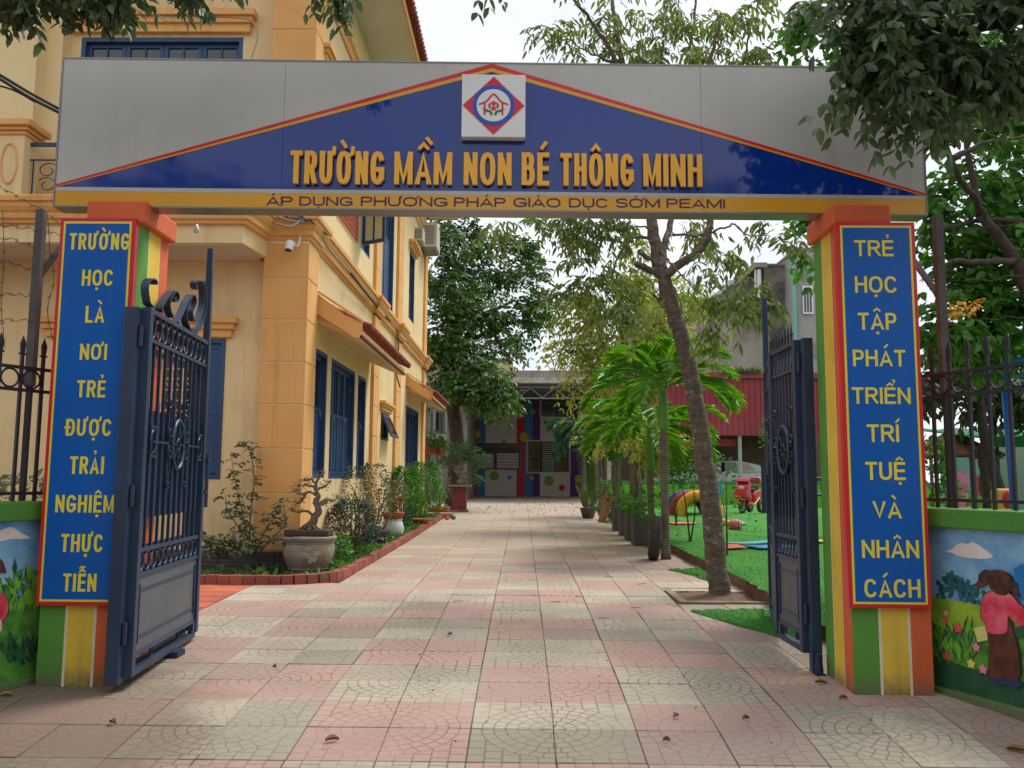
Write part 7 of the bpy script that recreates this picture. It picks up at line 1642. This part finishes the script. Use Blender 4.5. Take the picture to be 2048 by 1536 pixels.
# leaning tree in its pit
TY = 8.26
bs = Vector((1.86, TY, gz(TY)-.05))
def TP(pts, dy=0): return [A(x, y, TY+dy+d) for x, y, d in pts]
tr = [bs, A(1432, 1120, TY), A(1420, 1000, TY), A(1403, 880, TY), A(1383, 760, TY+.05), A(1352, 640, TY+.1), A(1328, 560, TY+.12), A(1318, 520, TY+.15)]
L_ = [(TP([(1320, 545, .14), (1308, 470, .2), (1300, 420, .25), (1292, 330, .35), (1262, 200, .5), (1240, 100, .6), (1225, 0, .7)]), .068, .02),
      (TP([(1325, 560, .12), (1350, 535, .05), (1400, 500, -.05), (1418, 455, -.1), (1424, 400, -.15), (1440, 300, -.2), (1420, 150, -.2), (1440, 40, -.2)]), .05, .015),
      (TP([(1322, 545, .14), (1330, 490, .35), (1343, 430, .6), (1350, 380, .8), (1345, 250, .9), (1380, 90, .9), (1395, -30, .9)]), .04, .012),
      (TP([(1318, 545, .14), (1300, 540, .1), (1272, 527, .0)]), .042, .03), (TP([(1315, 520, .14), (1295, 515, .1), (1277, 500, .1)]), .026, .02),
      (TP([(1312, 470, .2), (1290, 455, .1), (1255, 455, -.1), (1225, 452, -.3)]), .012, .004), (TP([(1310, 480, .2), (1270, 475, .2), (1245, 500, .1), (1225, 545, .1), (1218, 570, .1)]), .018, .005),
      (TP([(1345, 470, .3), (1400, 470, .1), (1450, 455, -.2), (1470, 450, -.3), (1490, 468, -.4), (1520, 472, -.5), (1548, 458, -.6)]), .013, .004),
      (TP([(1475, 452, -.3), (1495, 475, -.4), (1518, 500, -.5), (1515, 520, -.5)]), .006, .002),
      (TP([(1320, 500, .15), (1345, 530, -.2), (1380, 570, -.4), (1420, 600, -.6)]), .012, .004), (TP([(1340, 560, .1), (1360, 600, -.1), (1365, 625, -.2), (1375, 640, -.2)]), .009, .003),
      (TP([(1262, 200, .5), (1220, 100, .3), (1180, 40, .2), (1130, -20, 0)]), .03, .012), (TP([(1240, 130, .6), (1200, 115, .6), (1150, 90, .5)]), .02, .006), (TP([(1440, 300, -.2), (1480, 160, -.3), (1500, 60, -.4)]), .02, .008)]
bl = [pxb(x, y, TY+d, r, n) for x, y, r, n, d in ((1180, 540, 45, 34, .1), (1215, 590, 42, 34, .1), (1150, 600, 30, 22, .1), (1175, 480, 45, 30, .3), (1120, 455, 34, 22, .3), (1060, 445, 24, 13, .4), (1225, 455, 36, 24, .3), (1272, 450, 26, 14, .2), (1248, 640, 30, 16, .0), (1150, 450, 30, 20, .3), (990, 440, 24, 12, .3),
      (1440, 500, 30, 18, -.2), (1460, 590, 34, 26, -.5), (1475, 620, 30, 22, -.6), (1430, 640, 26, 14, -.5), (1500, 600, 22, 14, -.6), (1385, 455, 30, 16, .2), (1360, 445, 22, 12, .5), (1558, 500, 18, 9, -.6), (1545, 450, 16, 7, -.6), (1410, 540, 20, 10, -.3),
      (1110, 70, 34, 20, .2), (1150, 100, 26, 12, .3), (1195, 50, 36, 18, .5), (1170, -5, 34, 14, .3), (1250, 90, 42, 26, .6), (1305, 45, 44, 24, .8), (1345, 95, 36, 20, .9), (1400, 60, 44, 26, .6), (1290, 100, 34, 22, .8), (1450, 40, 42, 26, -.2), (1480, 100, 36, 24, -.3), (1420, 110, 34, 22, 0), (1520, 115, 26, 14, -.3), (1500, 10, 30, 15, -.3), (1350, 0, 40, 18, .8), (1240, 0, 30, 12, .7),
      (1240, 250, 80, 40, .5), (1400, 250, 80, 40, .2), (1320, 300, 60, 30, .7), (1150, 300, 60, 24, .4))]
tree('leaning_tree', 'leaning brown tree with sparse drooping leaves in the square pit by the drive', bs, bl, M_leaft, k=1.0, ll=.105, lw=.030, pairs=4, sl=.22, droop=.45, hang=.75, limbs=L_, trunk=(tr, .105, .062), bark=pm('scarred_bark', '#6f6152', '#51463b', sc=14, rough=.95, bump=.9, bsc=42, bdist=.02, stretch=(1, 1, 1.6), dirt='#938a7a', dsc=11, dlo=.56, dhi=.66))
# yellow-green tree behind it, by the palms
def BT(Y, lst): return [pxb(x, y, Y+d, r, n) for x, y, r, n, d in lst]
tree('courtyard_tree', 'yellow green courtyard tree with lacy foliage behind the palms', (2.35, 17.2, gz(17)), BT(17.2, [(1185, 640, 60, 60, 0), (1150, 700, 55, 60, .3), (1230, 600, 55, 55, 0), (1260, 540, 45, 35, .3), (1310, 590, 60, 55, .5), (1240, 690, 60, 60, -.3), (1180, 760, 50, 45, 0), (1330, 660, 50, 50, .3), (1380, 560, 45, 32, .8), (1370, 640, 40, 32, .5), (1160, 620, 36, 28, 0), (1290, 500, 35, 20, .5), (1210, 800, 36, 24, 0), (1300, 740, 50, 40, 0)]),
     M_leafy, k=2.0, ll=.15, lw=.05, pairs=3, sl=.34, droop=.4, hang=.5, trunk=([Vector((2.35, 17.2, gz(17)-.05)), A(1262, 850, 17.2), A(1255, 760, 17.2), A(1240, 680, 17.2)], .11, .06), limbs=[([A(1255, 780, 17.2), A(1290, 700, 17.2), A(1320, 620, 17.5)], .05, .02), ([A(1245, 720, 17.2), A(1200, 680, 17.2), A(1165, 640, 17.2)], .05, .02), ([A(1240, 690, 17.2), A(1250, 620, 17.2), A(1260, 560, 17.2)], .05, .02)])
# big dark tree at the end of the yellow building, in lumps from dark to fresh green
tb_ = at(905, 990, 25.5); tb_ = Vector((tb_.x, 25.5, gz(25.5)))
bl = BT(25.5, [(890, 500, 50, 70, 0), (930, 470, 40, 45, .5), (960, 540, 55, 70, 1), (1000, 500, 40, 40, 1.5), (1050, 560, 50, 60, 1.5), (1075, 620, 40, 46, 1.5), (1030, 640, 50, 56, 1), (900, 580, 60, 80, 0), (960, 620, 60, 80, 0), (890, 660, 55, 70, -.3), (930, 700, 55, 80, -.5), (1000, 690, 40, 36, 0), (890, 740, 40, 46, 0), (970, 760, 46, 70, -1), (1000, 790, 34, 50, -1.2), (940, 790, 36, 46, -1), (905, 800, 30, 24, 0), (860, 560, 40, 40, .5), (868, 680, 34, 34, .5), (915, 430, 40, 30, .5), (1040, 500, 30, 24, 1.5)])
tree('broad_tree', 'broad dark green tree rising behind the far corner of the yellow building', tb_, bl, M_leafd, k=2.3, ll=.19, lw=.085, pairs=3, sl=.36, droop=.3, hang=.3, trunk=([tb_-Vector((0, 0, .1)), tb_+Vector((.1, 0, 2)), A(900, 760, 25.5), A(915, 640, 25.5)], .26, .14), limbs=[([A(900, 780, 25.5), A(950, 740, 25), A(985, 720, 24.8)], .12, .04), ([A(905, 720, 25.5), A(960, 640, 26), A(1030, 600, 26.8)], .12, .04), ([A(910, 660, 25.5), A(900, 560, 25.5), A(890, 500, 25.5)], .12, .04), ([A(930, 690, 25.5), A(1000, 650, 26), A(1060, 640, 26.5)], .08, .03)], bark=M_barkd)
# dense trees behind the right railing
tree('yard_tree', 'tall fresh green tree behind the right railing with dark curving limbs', Vector((4.75, 7.3, .1)), [pxb(x, y, 7.4+d, r, n) for x, y, r, n, d in ((1900, 60, 90, 80, .5), (1990, 120, 110, 100, .8), (1960, 260, 90, 70, .8), (2030, 330, 80, 60, .6), (1930, 380, 60, 46, .3), (2000, 460, 90, 80, .5), (1930, 520, 60, 56, .4), (2040, 560, 70, 60, .4), (1960, 610, 70, 70, .5), (1900, 640, 45, 44, .2), (2030, 670, 60, 50, .6), (1920, 700, 45, 40, .6), (1900, 240, 50, 34, .3), (1640, 60, 55, 40, .8), (1620, 120, 30, 16, .8), (1720, 20, 80, 60, .8), (1820, 40, 90, 60, .8), (1640, 470, 34, 24, 1.2), (1625, 520, 18, 8, 1.2), (2080, 200, 90, 60, .5), (2100, 450, 90, 60, .5), (1890, 440, 30, 22, .2))],
     M_leaf, k=1.35, ll=.12, lw=.062, pairs=3, sl=.22, droop=.3, hang=.35, trunk=([Vector((4.75, 7.3, 0)), A(2090, 700, 7.3), A(2030, 520, 7.3), A(1960, 430, 7.2)], .075, .04), limbs=[([A(1990, 470, 7.3), A(1950, 400, 7.1), A(1905, 330, 6.9), A(1870, 210, 6.8), (A(1862, 60, 6.8))], .032, .015), ([A(2030, 520, 7.3), A(1960, 525, 7.0), A(1910, 522, 6.8), A(1880, 540, 6.8)], .03, .012), ([A(1960, 430, 7.2), A(1930, 230, 7.3), A(1990, 100, 7.6)], .03, .012), ([A(1900, 320, 6.9), A(1960, 290, 7), A(2050, 270, 7.2)], .03, .01), ([A(2100, 480, 7.6), A(2030, 440, 7.4), A(1900, 455, 7.2), A(1880, 480, 7.2)], .03, .01)], bark=M_barkd)
tree('hedge_tree', 'darker bushy tree low behind the right railing', Vector((5.4, 9.4, .1)), [pxb(x, y, 9.6+d, r, n) for x, y, r, n, d in ((1890, 760, 50, 50, 0), (1960, 780, 60, 60, .3), (2030, 790, 60, 60, .3), (1990, 720, 60, 56, .3), (1900, 700, 45, 40, .3), (2090, 760, 60, 50, .3))], pm('grey_green_leaves', '#4c5540', '#363f30', sc=2, rough=.6, bump=0, island=.35, trans=.2), k=1.4, ll=.13, lw=.05, pairs=3, sl=.22, trunk=([Vector((5.4, 9.4, 0)), A(1975, 900, 9.4), A(1960, 780, 9.6)], .07, .04), bark=M_barkd)
shrub(3.05, 6.6, 1.45, .28, 1100, M_leaf, 'bright green shrub just behind the red edge of the right wall', loc_z=.05, ll=.06, lw=.03, group=None, low=.3)
tree('dark_stem_tree', 'slim dark trunk crossing the plain wall behind the right railing', Vector((AZ(1975, 1000, 10).x, 10, .05)), [pxb(1930, 850, 10, 22, 8)], M_leafd, ll=.08, lw=.04, trunk=([Vector((AZ(1978, 1000, 10).x, 10, 0)), A(1972, 960, 10), A(1962, 900, 10), A(1985, 860, 10), A(2000, 760, 10)], .055, .03), bark=M_barkd)
P, D = blobs_pts([pxb(1930, 620, 6.7, 26, 50), pxb(1945, 605, 6.7, 16, 24)]); leaf_mesh('orange_orchid', P, D, np.full(len(P), .045), np.full(len(P), .03), M_fyel, label='cluster of orange yellow flowers hanging in the green tree by the right post', cat='flowers', kind='stuff')
# branch of the street tree reaching in front of the signboard, upper right; trunk stands outside the frame
bl = [pxb(x, y, 4.35+d, r, n) for x, y, r, n, d in ((1640, 25, 26, 16, .2), (1700, 20, 60, 60, 0), (1770, 60, 60, 70, -.1), (1840, 50, 70, 90, 0), (1920, 60, 80, 100, .1), (2000, 60, 80, 90, .1), (1760, 130, 44, 46, -.1), (1820, 140, 50, 60, -.1), (1880, 150, 50, 60, 0), (1950, 160, 60, 60, .1), (2020, 170, 60, 50, .1), (1725, 165, 22, 12, -.1), (1830, 200, 30, 22, -.1), (1800, 190, 24, 14, -.1), (1845, 225, 20, 9, -.1), (2060, 100, 60, 50, 0), (1780, -20, 80, 80, 0), (1920, -30, 90, 90, 0), (2050, -20, 80, 70, 0), (1690, 75, 26, 16, 0))]
M_leafn = pm('street_tree_leaf', '#5a6e48', '#465a38', sc=2.5, rough=.42, bump=0, island=.35, trans=.25, spec=.5)
tree('street_tree', 'overhanging street tree whose dark leaves cover the upper right end of the signboard', Vector((3.9, 2.6, -.25)), bl, M_leafn, k=.66, ll=.088, lw=.04, pairs=4, sl=.19, droop=.55, hang=.6, jit=.4, shell=.25, trunk=([Vector((3.9, 2.6, -.4)), Vector((3.85, 2.7, 1.2)), Vector((3.7, 3.1, 2.6)), Vector((3.4, 3.6, 3.6))], .13, .08), limbs=[([Vector((3.4, 3.6, 3.6)), A(2000, 40, 4.35), A(1850, 60, 4.35), A(1740, 90, 4.3)], .06, .012), ([Vector((3.4, 3.6, 3.6)), A(1990, 160, 4.4), A(1880, 150, 4.35), A(1820, 190, 4.3)], .04, .008), ([Vector((3.4, 3.6, 3.6)), Vector((2.6, 3.9, 4.3)), Vector((1.8, 4.2, 4.6))], .06, .02)], bark=M_barkd)
bl = [pxb(x, y, 4.1+d, r, n) for x, y, r, n, d in ((40, -32, 26, 22, 0), (75, -18, 24, 24, 0), (115, -26, 26, 24, 0), (160, -30, 24, 18, .1), (190, -22, 16, 8, .1), (255, -24, 16, 9, .1), (350, -22, 16, 9, .2), (375, -30, 16, 9, .2), (430, -38, 14, 7, .2), (672, -40, 14, 5, .3), (60, -8, 14, 8, 0), (20, -40, 60, 40, 0), (200, -50, 60, 40, .1), (400, -60, 50, 30, .2), (660, -50, 40, 18, .3), (970, -60, 30, 8, .3))]
tree('street_tree', 'overhanging street tree whose leaf tips hang into the top left corner', Vector((-4.3, 2.4, -.25)), bl, M_leafn, k=1.0, ll=.075, lw=.034, pairs=4, sl=.13, droop=.4, hang=.6, trunk=([Vector((-4.3, 2.4, -.4)), Vector((-4.2, 2.5, 1.5)), Vector((-3.9, 2.9, 3.2)), Vector((-3.4, 3.4, 4.1))], .14, .08), limbs=[([Vector((-3.4, 3.4, 4.1)), A(100, -60, 4.1), A(200, -70, 4.2), A(400, -90, 4.2), A(660, -90, 4.3), A(960, -60, 4.4)], .05, .01), ([Vector((-3.4, 3.4, 4.1)), A(60, -30, 4.1), A(90, -10, 4.1)], .02, .006)], bark=M_barkd)
# street trees and houses behind the camera: they shade the gate front and show in the glossy board
for (x, y, r, s_) in ((-7, -8, 2.6, 'left'), (4.5, -10, 2.6, 'right')):
    tree('roadside_tree', 'large roadside tree across the street behind the viewpoint, '+s_+' one of the pair', Vector((x, y, -.6)), [((x+dx, y+dy, 5.0+dz), r*.62, 70) for dx, dy, dz in ((0, 0, 0), (1.6, .4, .5), (-1.7, 0, .2), (.4, 1.5, .7), (-.6, -1.2, .9), (.3, .2, 1.9))], M_leafd, k=1.5, ll=.3, lw=.14, pairs=3, sl=.5, twigs=False, trunk=([Vector((x, y, -.7)), Vector((x+.1, y, 1.5)), Vector((x, y, 3.5)), Vector((x, y, 5.5))], .22, .1), group='roadside trees across the street')
def street_house(x0, x1, h, col, label):
    y1, z0 = -15.0, -.62; t = thing('street_house', label, 'house', ((x0+x1)/2, y1, z0), 'houses across the street')
    mb = MB(); mb.box(x0, x1, y1-8, y1, z0, h); mb.build('wall', pm('street_render_'+col[1:], col, None, rough=.85, bump=.1, streak=('#6f675a', .5)), t)
    mb = MB(); mb.box(x0-.1, x1+.1, y1-8.1, y1+.5, h, h+.25); mb.build('roof_slab', M_conc, t)
    mb = MB(); mb.box(x0+.5, x0+2.6, y1+.002, y1+.06, z0, 2.2); mb.build('rolling_door', M_galv, t)
    for z in (3.4, 6.4):
        if z+1.6 < h:
            for xx in (x0+.7, x1-2.0): mb = MB(); mb.box(xx, xx+1.2, y1+.002, y1+.06, z, z+1.5); w_ = mb.build('window', M_wblue, t); mb = MB(); mb.box(xx+.08, xx+1.12, y1+.061, y1+.07, z+.08, z+1.42); mb.build('pane', M_glass, w_)
            mb = MB(); mb.box(x0, x1, y1+.001, y1+.9, z-.75, z-.6); mb.build('balcony', M_conc, t)
for x0, x1, h, c_, lb in ((-14, -9.2, 6.5, '#a89878', 'tan two storey street house across from the yellow school building'), (-9, -4.2, 9.2, '#8f9a8c', 'grey green three storey street house behind the viewpoint'), (-4, .8, 5.8, '#b0a08c', 'low beige street house directly opposite the gate'), (1, 5.8, 8.4, '#9a8a84', 'brownish three storey street house opposite the right pillar'), (6, 12, 6.8, '#8c9aa6', 'bluish grey street house farthest right across the street')):
    street_house(x0, x1, h, c_, lb)
# palms ------------------------------------------------------------
M_palmt = pm('palm_trunk', '#857a68', '#6b6152', sc=12, rough=.9, bump=.4, dirt='#5c6248', dsc=5, dlo=.58)
M_ring = pm('palm_ring', '#5c5143', '#4b4136', sc=12, rough=.95, bump=.3)
M_shaft = pm('palm_crownshaft', '#5f9438', '#4d7f30', sc=4, rough=.45, bump=.05, stretch=(1, 1, .2))
M_frond = pm('palm_frond', '#76a63c', '#528a2e', sc=1.5, rough=.4, bump=0, island=.25, trans=.3, spec=.45)
M_frondb = pm('blue_green_frond', '#3f6a48', '#31573a', sc=1.5, rough=.45, bump=0, island=.25, trans=.2)
def palm(base, label, th, r, shaft, fl, nf, mat, group='palms along the drive', lean=0, seed=1, name='palm_tree', ll=.40, elev=(20, 80), lw=.05):
    rg = np.random.RandomState(seed); base = Vector(base); t = thing(name, label, 'palm tree', base, group)
    ax = lambda z: base+Vector((lean*z, .0, z)); mb = MB(); n = int(th/.035)
    mb.lathe([(r*(1.35-.35*min(1, i/(n*.12))), th*i/n) for i in range(n+1)], base, 14)
    mb.v = [(x+lean*(z-base.z), y, z) for x, y, z in mb.v]; mb.build('trunk', M_palmt, t, smooth=True)
    mb = MB()
    for i in range(1, n): z = th*i/n; rr = r*(1.35-.35*min(1, i/(n*.12))); c = ax(z); mb.lathe([(rr*.98, -.006), (rr*1.07, -.004), (rr*1.07, .004), (rr*.98, .006)], c, 12, cap=False)
    mb.build('leaf_scars', M_ring, t, kind='stuff')
    top = ax(th); 
    if shaft:
        mb = MB(); mb.lathe([(r*1.1, 0), (r*1.45, shaft*.15), (r*1.3, shaft*.5), (r*.85, shaft*.85), (r*.5, shaft)], top, 14); mb.build('crownshaft', M_shaft, t, smooth=True)
    c = top+Vector((0, 0, shaft*.92))
    for k in range(nf):
        az = 2*math.pi*(k/nf)+rg.uniform(-.25, .25)+seed; el = math.radians(elev[0]+(elev[1]-elev[0])*((k*5) % nf)/nf); L = fl*rg.uniform(.85, 1.1)
        h = Vector((math.cos(az), math.sin(az), 0)); pts = []
        e = el; p = Vector(c)
        for i in range(13): pts.append(p.copy()); p = p+(h*math.cos(e)+Vector((0, 0, math.sin(e))))*(L/12); e -= math.radians(8.2)*(.5+i*.075)
        mb = MB(); mb.tube(pts, [.011*(1-.075*i) for i in range(13)], 5); fr = mb.build('frond', mat, t, smooth=True)
        B, D, LL = [], [], []
        for i in np.arange(2.0, 12.01, .28):
            j = min(int(i), 11); u = i-j; q_ = pts[j].lerp(pts[j+1], u); tg = (pts[j+1]-pts[j]).normalized(); sd2 = tg.cross(Vector((0, 0, 1))).normalized(); up = sd2.cross(tg)
            for s_ in (-1, 1): B.append(tuple(q_)); d = sd2*s_*.62+tg*.75+up*.22+Vector((0, 0, -.12)); D.append(tuple(d)); LL.append(ll*(math.sin(math.pi*min(1, (i-1.0)/11.6))**.6)*rg.uniform(.85, 1.1))
        LL = np.array(LL); leaf_mesh('leaflets', np.array(B), np.array(D), LL, np.full(len(LL), lw), mat, fr, fold=.25, curl=.12, kind='stuff')
    return t
palm((1.90, 11.55, gz(11.5)), 'tall palm with ringed trunk and bright green crown, the dark tyre leaning on it', 1.70, .052, .62, 1.15, 15, M_frond, seed=3, lean=-.01)
palm((1.98, 13.3, gz(13.3)), 'shorter palm with green crownshaft and low spreading crown behind the tyre palm', 1.15, .05, .72, 1.2, 14, M_frond, seed=5, elev=(5, 55), lean=-.02)
palm((2.05, 16.2, gz(16)), 'palm with thin pale trunk third along the drive', 1.55, .05, .4, .9, 8, M_frond, seed=8, elev=(0, 50))
palm((2.02, 18.4, gz(18)), 'palm with dark fibrous trunk fourth along the drive', 1.75, .055, .3, .9, 8, M_frondb, seed=11, elev=(-10, 45))
palm((1.55, 21.3, gz(21)), 'farthest palm along the drive with bluish green fronds hanging left', 2.0, .05, .3, 1.2, 9, M_frondb, seed=14, elev=(-25, 50), lean=-.03)
def thin(x, Y, yt, label, r=.045, blossoms=True, seed=0):
    b = Vector((x, Y, gz(Y))); tp = Vector((x+.05*math.sin(seed), Y, A(1250, yt, Y).z)); bl = [((tp.x+dx, Y+dy, tp.z+dz), .34, 26) for dx, dy, dz in ((0, 0, .1), (-.3, .1, -.05), (.3, -.1, 0), (0, -.2, .3))]
    t = tree('slim_tree', label, b, bl, M_leafy, k=1.1, ll=.13, lw=.04, pairs=3, sl=.25, trunk=([b-Vector((0, 0, .05)), b.lerp(tp, .4)+Vector((.02, 0, 0)), tp], r*1.25, r*.8), group='slim trees along the drive', hang=.5)
    if blossoms:
        P, D = blobs_pts([((tp.x-.15, Y-.15, tp.z-.12), .2, 60)]); leaf_mesh('blossom', P, D, np.full(len(P), .05), np.full(len(P), .04), M_fcream, t)
thin(1.95, 15.1, 880, 'slim grey trunked tree with cream blossom beside the second palm', seed=1); thin(2.05, 19.6, 870, 'slim tree with cream blossom over the far planters', r=.06, seed=2); thin(2.0, 22.4, 880, 'farthest slim tree with cream blossom by the snake plant', r=.05, seed=3, blossoms=True); thin(2.3, 14.2, 905, 'slim leafy sapling right of the ringed palm trunk', r=.02, seed=4, blossoms=False)
# sapling by the leaning tree and shrub under the red fascia
for (x, y, h, r, n, lb) in ((2.5, 13.0, 1.35, .3, 600, 'loose leafy shrub on the lawn between the palm and the leaning trunk'), (2.55, 10.9, 1.25, .14, 90, 'sparse sapling with small round leaves right of the leaning trunk'), (3.75, 12.6, 2.0, .26, 420, 'light green sapling whose top shows just left of the right gate leaf'), (2.9, 16.4, 1.3, .4, 500, 'open shrub on the lawn beyond the palms')):
    shrub(x, y, h, r, n, M_leaf, lb, loc_z=LZ(x, y)-.02, ll=.065, lw=.035, group='shrubs on the lawn', low=.62 if x > 3.5 else .2 if n < 100 else .52, stems=2)
for (x, y, h, r, n, lb) in ((1.95, 12.6, .8, .16, 300, 'tall narrow climbing plant around the second palm trunk'), (2.0, 15.0, .9, .18, 350, 'narrow climbing plant by the slim grey trunk'), (1.9, 17.6, 1.0, .2, 400, 'leafy plant between the far trunks'), (1.85, 20.4, .9, .22, 400, 'leafy plant beside the farthest palm')):
    shrub(x, y, h, r, n, M_leafd, lb, ll=.06, lw=.028, group='plants between the trunks', low=.05)
# planters, snake plant, planks
M_plt = pm('dark_grey_planter', '#5c5752', '#4b4743', sc=4, rough=.85, bump=.2, dirt='#70665a', dsc=3)
for k, (x, y, h, lb) in enumerate(((1.93, 13.75, .40, 'nearest dark grey square planter behind the tyre'), (1.93, 14.7, .42, 'second dark grey square planter behind the tyre'), (1.95, 15.75, .42, 'third dark grey square planter from the tyre'), (1.95, 16.9, .40, 'farthest dark grey square planter'))):
    z = gz(y); t = thing('planter', lb, 'planter', (x, y, z), 'square planters along the drive'); mb = MB(); w2 = .19
    for q_ in ((-w2, w2, -w2, -w2+.03), (-w2, w2, w2-.03, w2), (-w2, -w2+.03, -w2+.03, w2-.03), (w2-.03, w2, -w2+.03, w2-.03)): mb.box(x+q_[0], x+q_[1], y+q_[2], y+q_[3], z, z+h)
    mb.build('sides', M_plt, t); mb = MB(); mb.box(x-w2+.031, x+w2-.031, y-w2+.031, y+w2-.031, z+.05, z+h-.05); mb.build('soil', M_dirt, t)
    n_ = 160; B = np.column_stack([nr.uniform(x-.15, x+.15, n_), nr.uniform(y-.15, y+.15, n_), nr.uniform(z+h-.05, z+h+.3, n_)]); leaf_mesh('foliage', B, nr.normal(size=(n_, 3)), np.full(n_, .07), np.full(n_, .03), M_leaf, t)
sn = Vector((1.58, 20.9, gz(21))); t = thing('snake_plant', 'potted snake plant with upright striped leaves by the leaning planks', 'potted plant', sn)
mb = MB(); mb.lathe([(.13, 0), (.19, .22), (.205, .25), (.18, .25), (.01, .23)], sn, 18); mb.build('pot', M_plt, t, smooth=True)
n_ = 34; az = nr.uniform(0, 6.28, n_); B = np.column_stack([sn.x+.09*np.cos(az), sn.y+.09*np.sin(az), np.full(n_, sn.z+.22)]); D = np.column_stack([np.cos(az)*.35, np.sin(az)*.35, np.ones(n_)]); leaf_mesh('foliage', B, D, nr.uniform(.45, .75, n_), np.full(n_, .05), pm('striped_leaf', '#55763c', '#8a9048', sc=14, rough=.45, bump=0, stretch=(.3, .3, 1)), t, curl=.03)
for k in range(3):
    mb = MB(); b = Vector((1.72+.05*k, 19.3+.1*k, gz(19.3))); mb.seg(b, b+Vector((.16+.02*k, .05, .68-.05*k)), .09, .02, (0, 1, 0)); mb.build('plank', pm('tan_plank', '#a8714a', '#8f5d3a', sc=3, rough=.8, bump=.2, stretch=(1, 1, .2)), None, b, label=['front tan plank leaning on the far trunks', 'middle tan plank leaning on the far trunks', 'rear tan plank leaning on the far trunks'][k], cat='plank', group='planks leaning by the far trunks')
# shrub behind the left railing
shrub(-3.55, 6.2, 1.15, .5, 900, M_leafo, 'green shrub just over the left wall behind the railing', loc_z=.02, ll=.06, lw=.03, group=None)
# ------------------------------------------------------------------ litter
M_dl = pm('dry_leaf', '#8a6a3c', '#6a4c28', sc=30, rough=.8, bump=.2); M_yl = pm('yellow_leaf', '#b09030', '#8f7a2a', sc=20, rough=.7, bump=.1)
def gp(x, y):
    d = ray(x, y); Z = 0.
    for _ in range(50): Yv = (Z-1.17)/d.z*d.y; Z = .5*Z+.5*gz(Yv)
    p = CAM+d*((Z-1.17)/d.z); return p
def dleaf(x, y, L, a, label, m_=None):
    L *= .75; p = gp(x, y)+Vector((0, 0, .004)); t_ = Vector((math.cos(a), math.sin(a), 0)); s_ = Vector((-t_.y, t_.x, 0)); mb = MB(); Zu = Vector((0, 0, 1)); n = 6
    for i in range(n+1):
        u = i/n; w_ = L*.22*math.sin(math.pi*min(1, u*.93+.05))**.8; h_ = .012*math.sin(u*3.1)+.006
        mb.v += [tuple(p+t_*L*(u-.5)+s_*w_+Zu*(h_+.008)), tuple(p+t_*L*(u-.5)+Zu*h_*.4), tuple(p+t_*L*(u-.5)-s_*w_+Zu*(h_+.005))]
    for i in range(n):
        for j in (0, 1): mb.f.append((3*i+j, 3*i+3+j, 3*i+4+j, 3*i+1+j)); mb.m.append(0)
    mb.build('fallen_leaf', m_ or M_dl, None, p, label=label, cat='leaf', group='dry leaves fallen on the paving', smooth=True)
for x, y, L, a, lb, m_ in ((664, 1484, .085, .3, 'curled brown leaf on the pink tiles at the bottom left', None), (900, 1272, .07, 1, 'small brown leaf mid drive on grey tiles', None), (1642, 1369, .085, -.3, 'curled brown leaf beside the foot of the right pillar', None), (1687, 1400, .06, 0, 'small brown leaf just in front of the right pillar', None), (1352, 1437, .06, .8, 'crumpled leaf on the near pink tiles right of centre', None), (1492, 1441, .05, .2, 'small crumpled leaf near the right of the pink tiles', None), (1333, 1485, .045, -.4, 'tiny dry leaf at the bottom on the pink tiles', None), (1742, 1447, .05, 1.2, 'crumpled dark leaf on the grey tile right of the centre front', None), (2036, 1505, .12, -.7, 'large brown leaf at the bottom right corner', None), (1993, 1410, .09, .4, 'yellow leaf by the base of the right wall', M_yl), (1922, 1397, .06, .2, 'small yellow leaf near the base of the right wall', M_yl), (1985, 1368, .08, -.2, 'brown leaf on the edge of the green base strip', None), (12, 1395, .07, .4, 'yellow leaf at the foot of the left wall', M_yl), (225, 1450, .07, -.6, 'thin curved brown leaf left of the open drive', None), (549, 1338, .03, 0, 'tiny black seed pod on the grey tiles', None)):
    dleaf(x, y, L, a, lb, m_)
n_ = 420; Pq = [gp(nr.uniform(760, 1240), nr.uniform(1000, 1030)) for _ in range(190)]+[gp(nr.uniform(300, 1700), nr.uniform(1050, 1500)) for _ in range(70)]+[gp(nr.uniform(760, 1240), nr.uniform(1000, 1030)) for _ in range(80)]+[Vector((nr.uniform(2.2, 6), nr.uniform(6, 20), 0)) for _ in range(160)]
Pq = [p if i < 340 else Vector((p.x, p.y, LZ(p.x, p.y)+.02)) for i, p in enumerate(Pq)]; B = np.array([tuple(p+Vector((0, 0, .008))) for p in Pq]); D = nr.normal(size=(len(B), 3)); D[:, 2] *= .15
sz = np.where(B[:, 1] > 14, .09, .022); leaf_mesh('leaf_litter', B, D, sz*nr.uniform(.6, 1.2, len(B)), sz*.4, M_dl, label='scattered small dead leaves and bits on the drive and lawn', cat='leaf litter', kind='stuff')
mb = MB()
for x, y in ((905, 1205), (1210, 1155), (1150, 1195), (1100, 1206), (1260, 1218), (1345, 1215), (1195, 1238), (1275, 1170)):
    p = gp(x, y)+Vector((0, 0, .008)); a = rnd.uniform(-.6, .6); mb.tube(smooth_path([p, p+Vector((.05, .02*a, .004)), p+Vector((.09, .05*a, .002))], 4), .0022, 4)
mb.build('twig_litter', M_twig, None, label='thin broken twigs scattered on the drive by the tree pit', cat='twigs', kind='stuff')
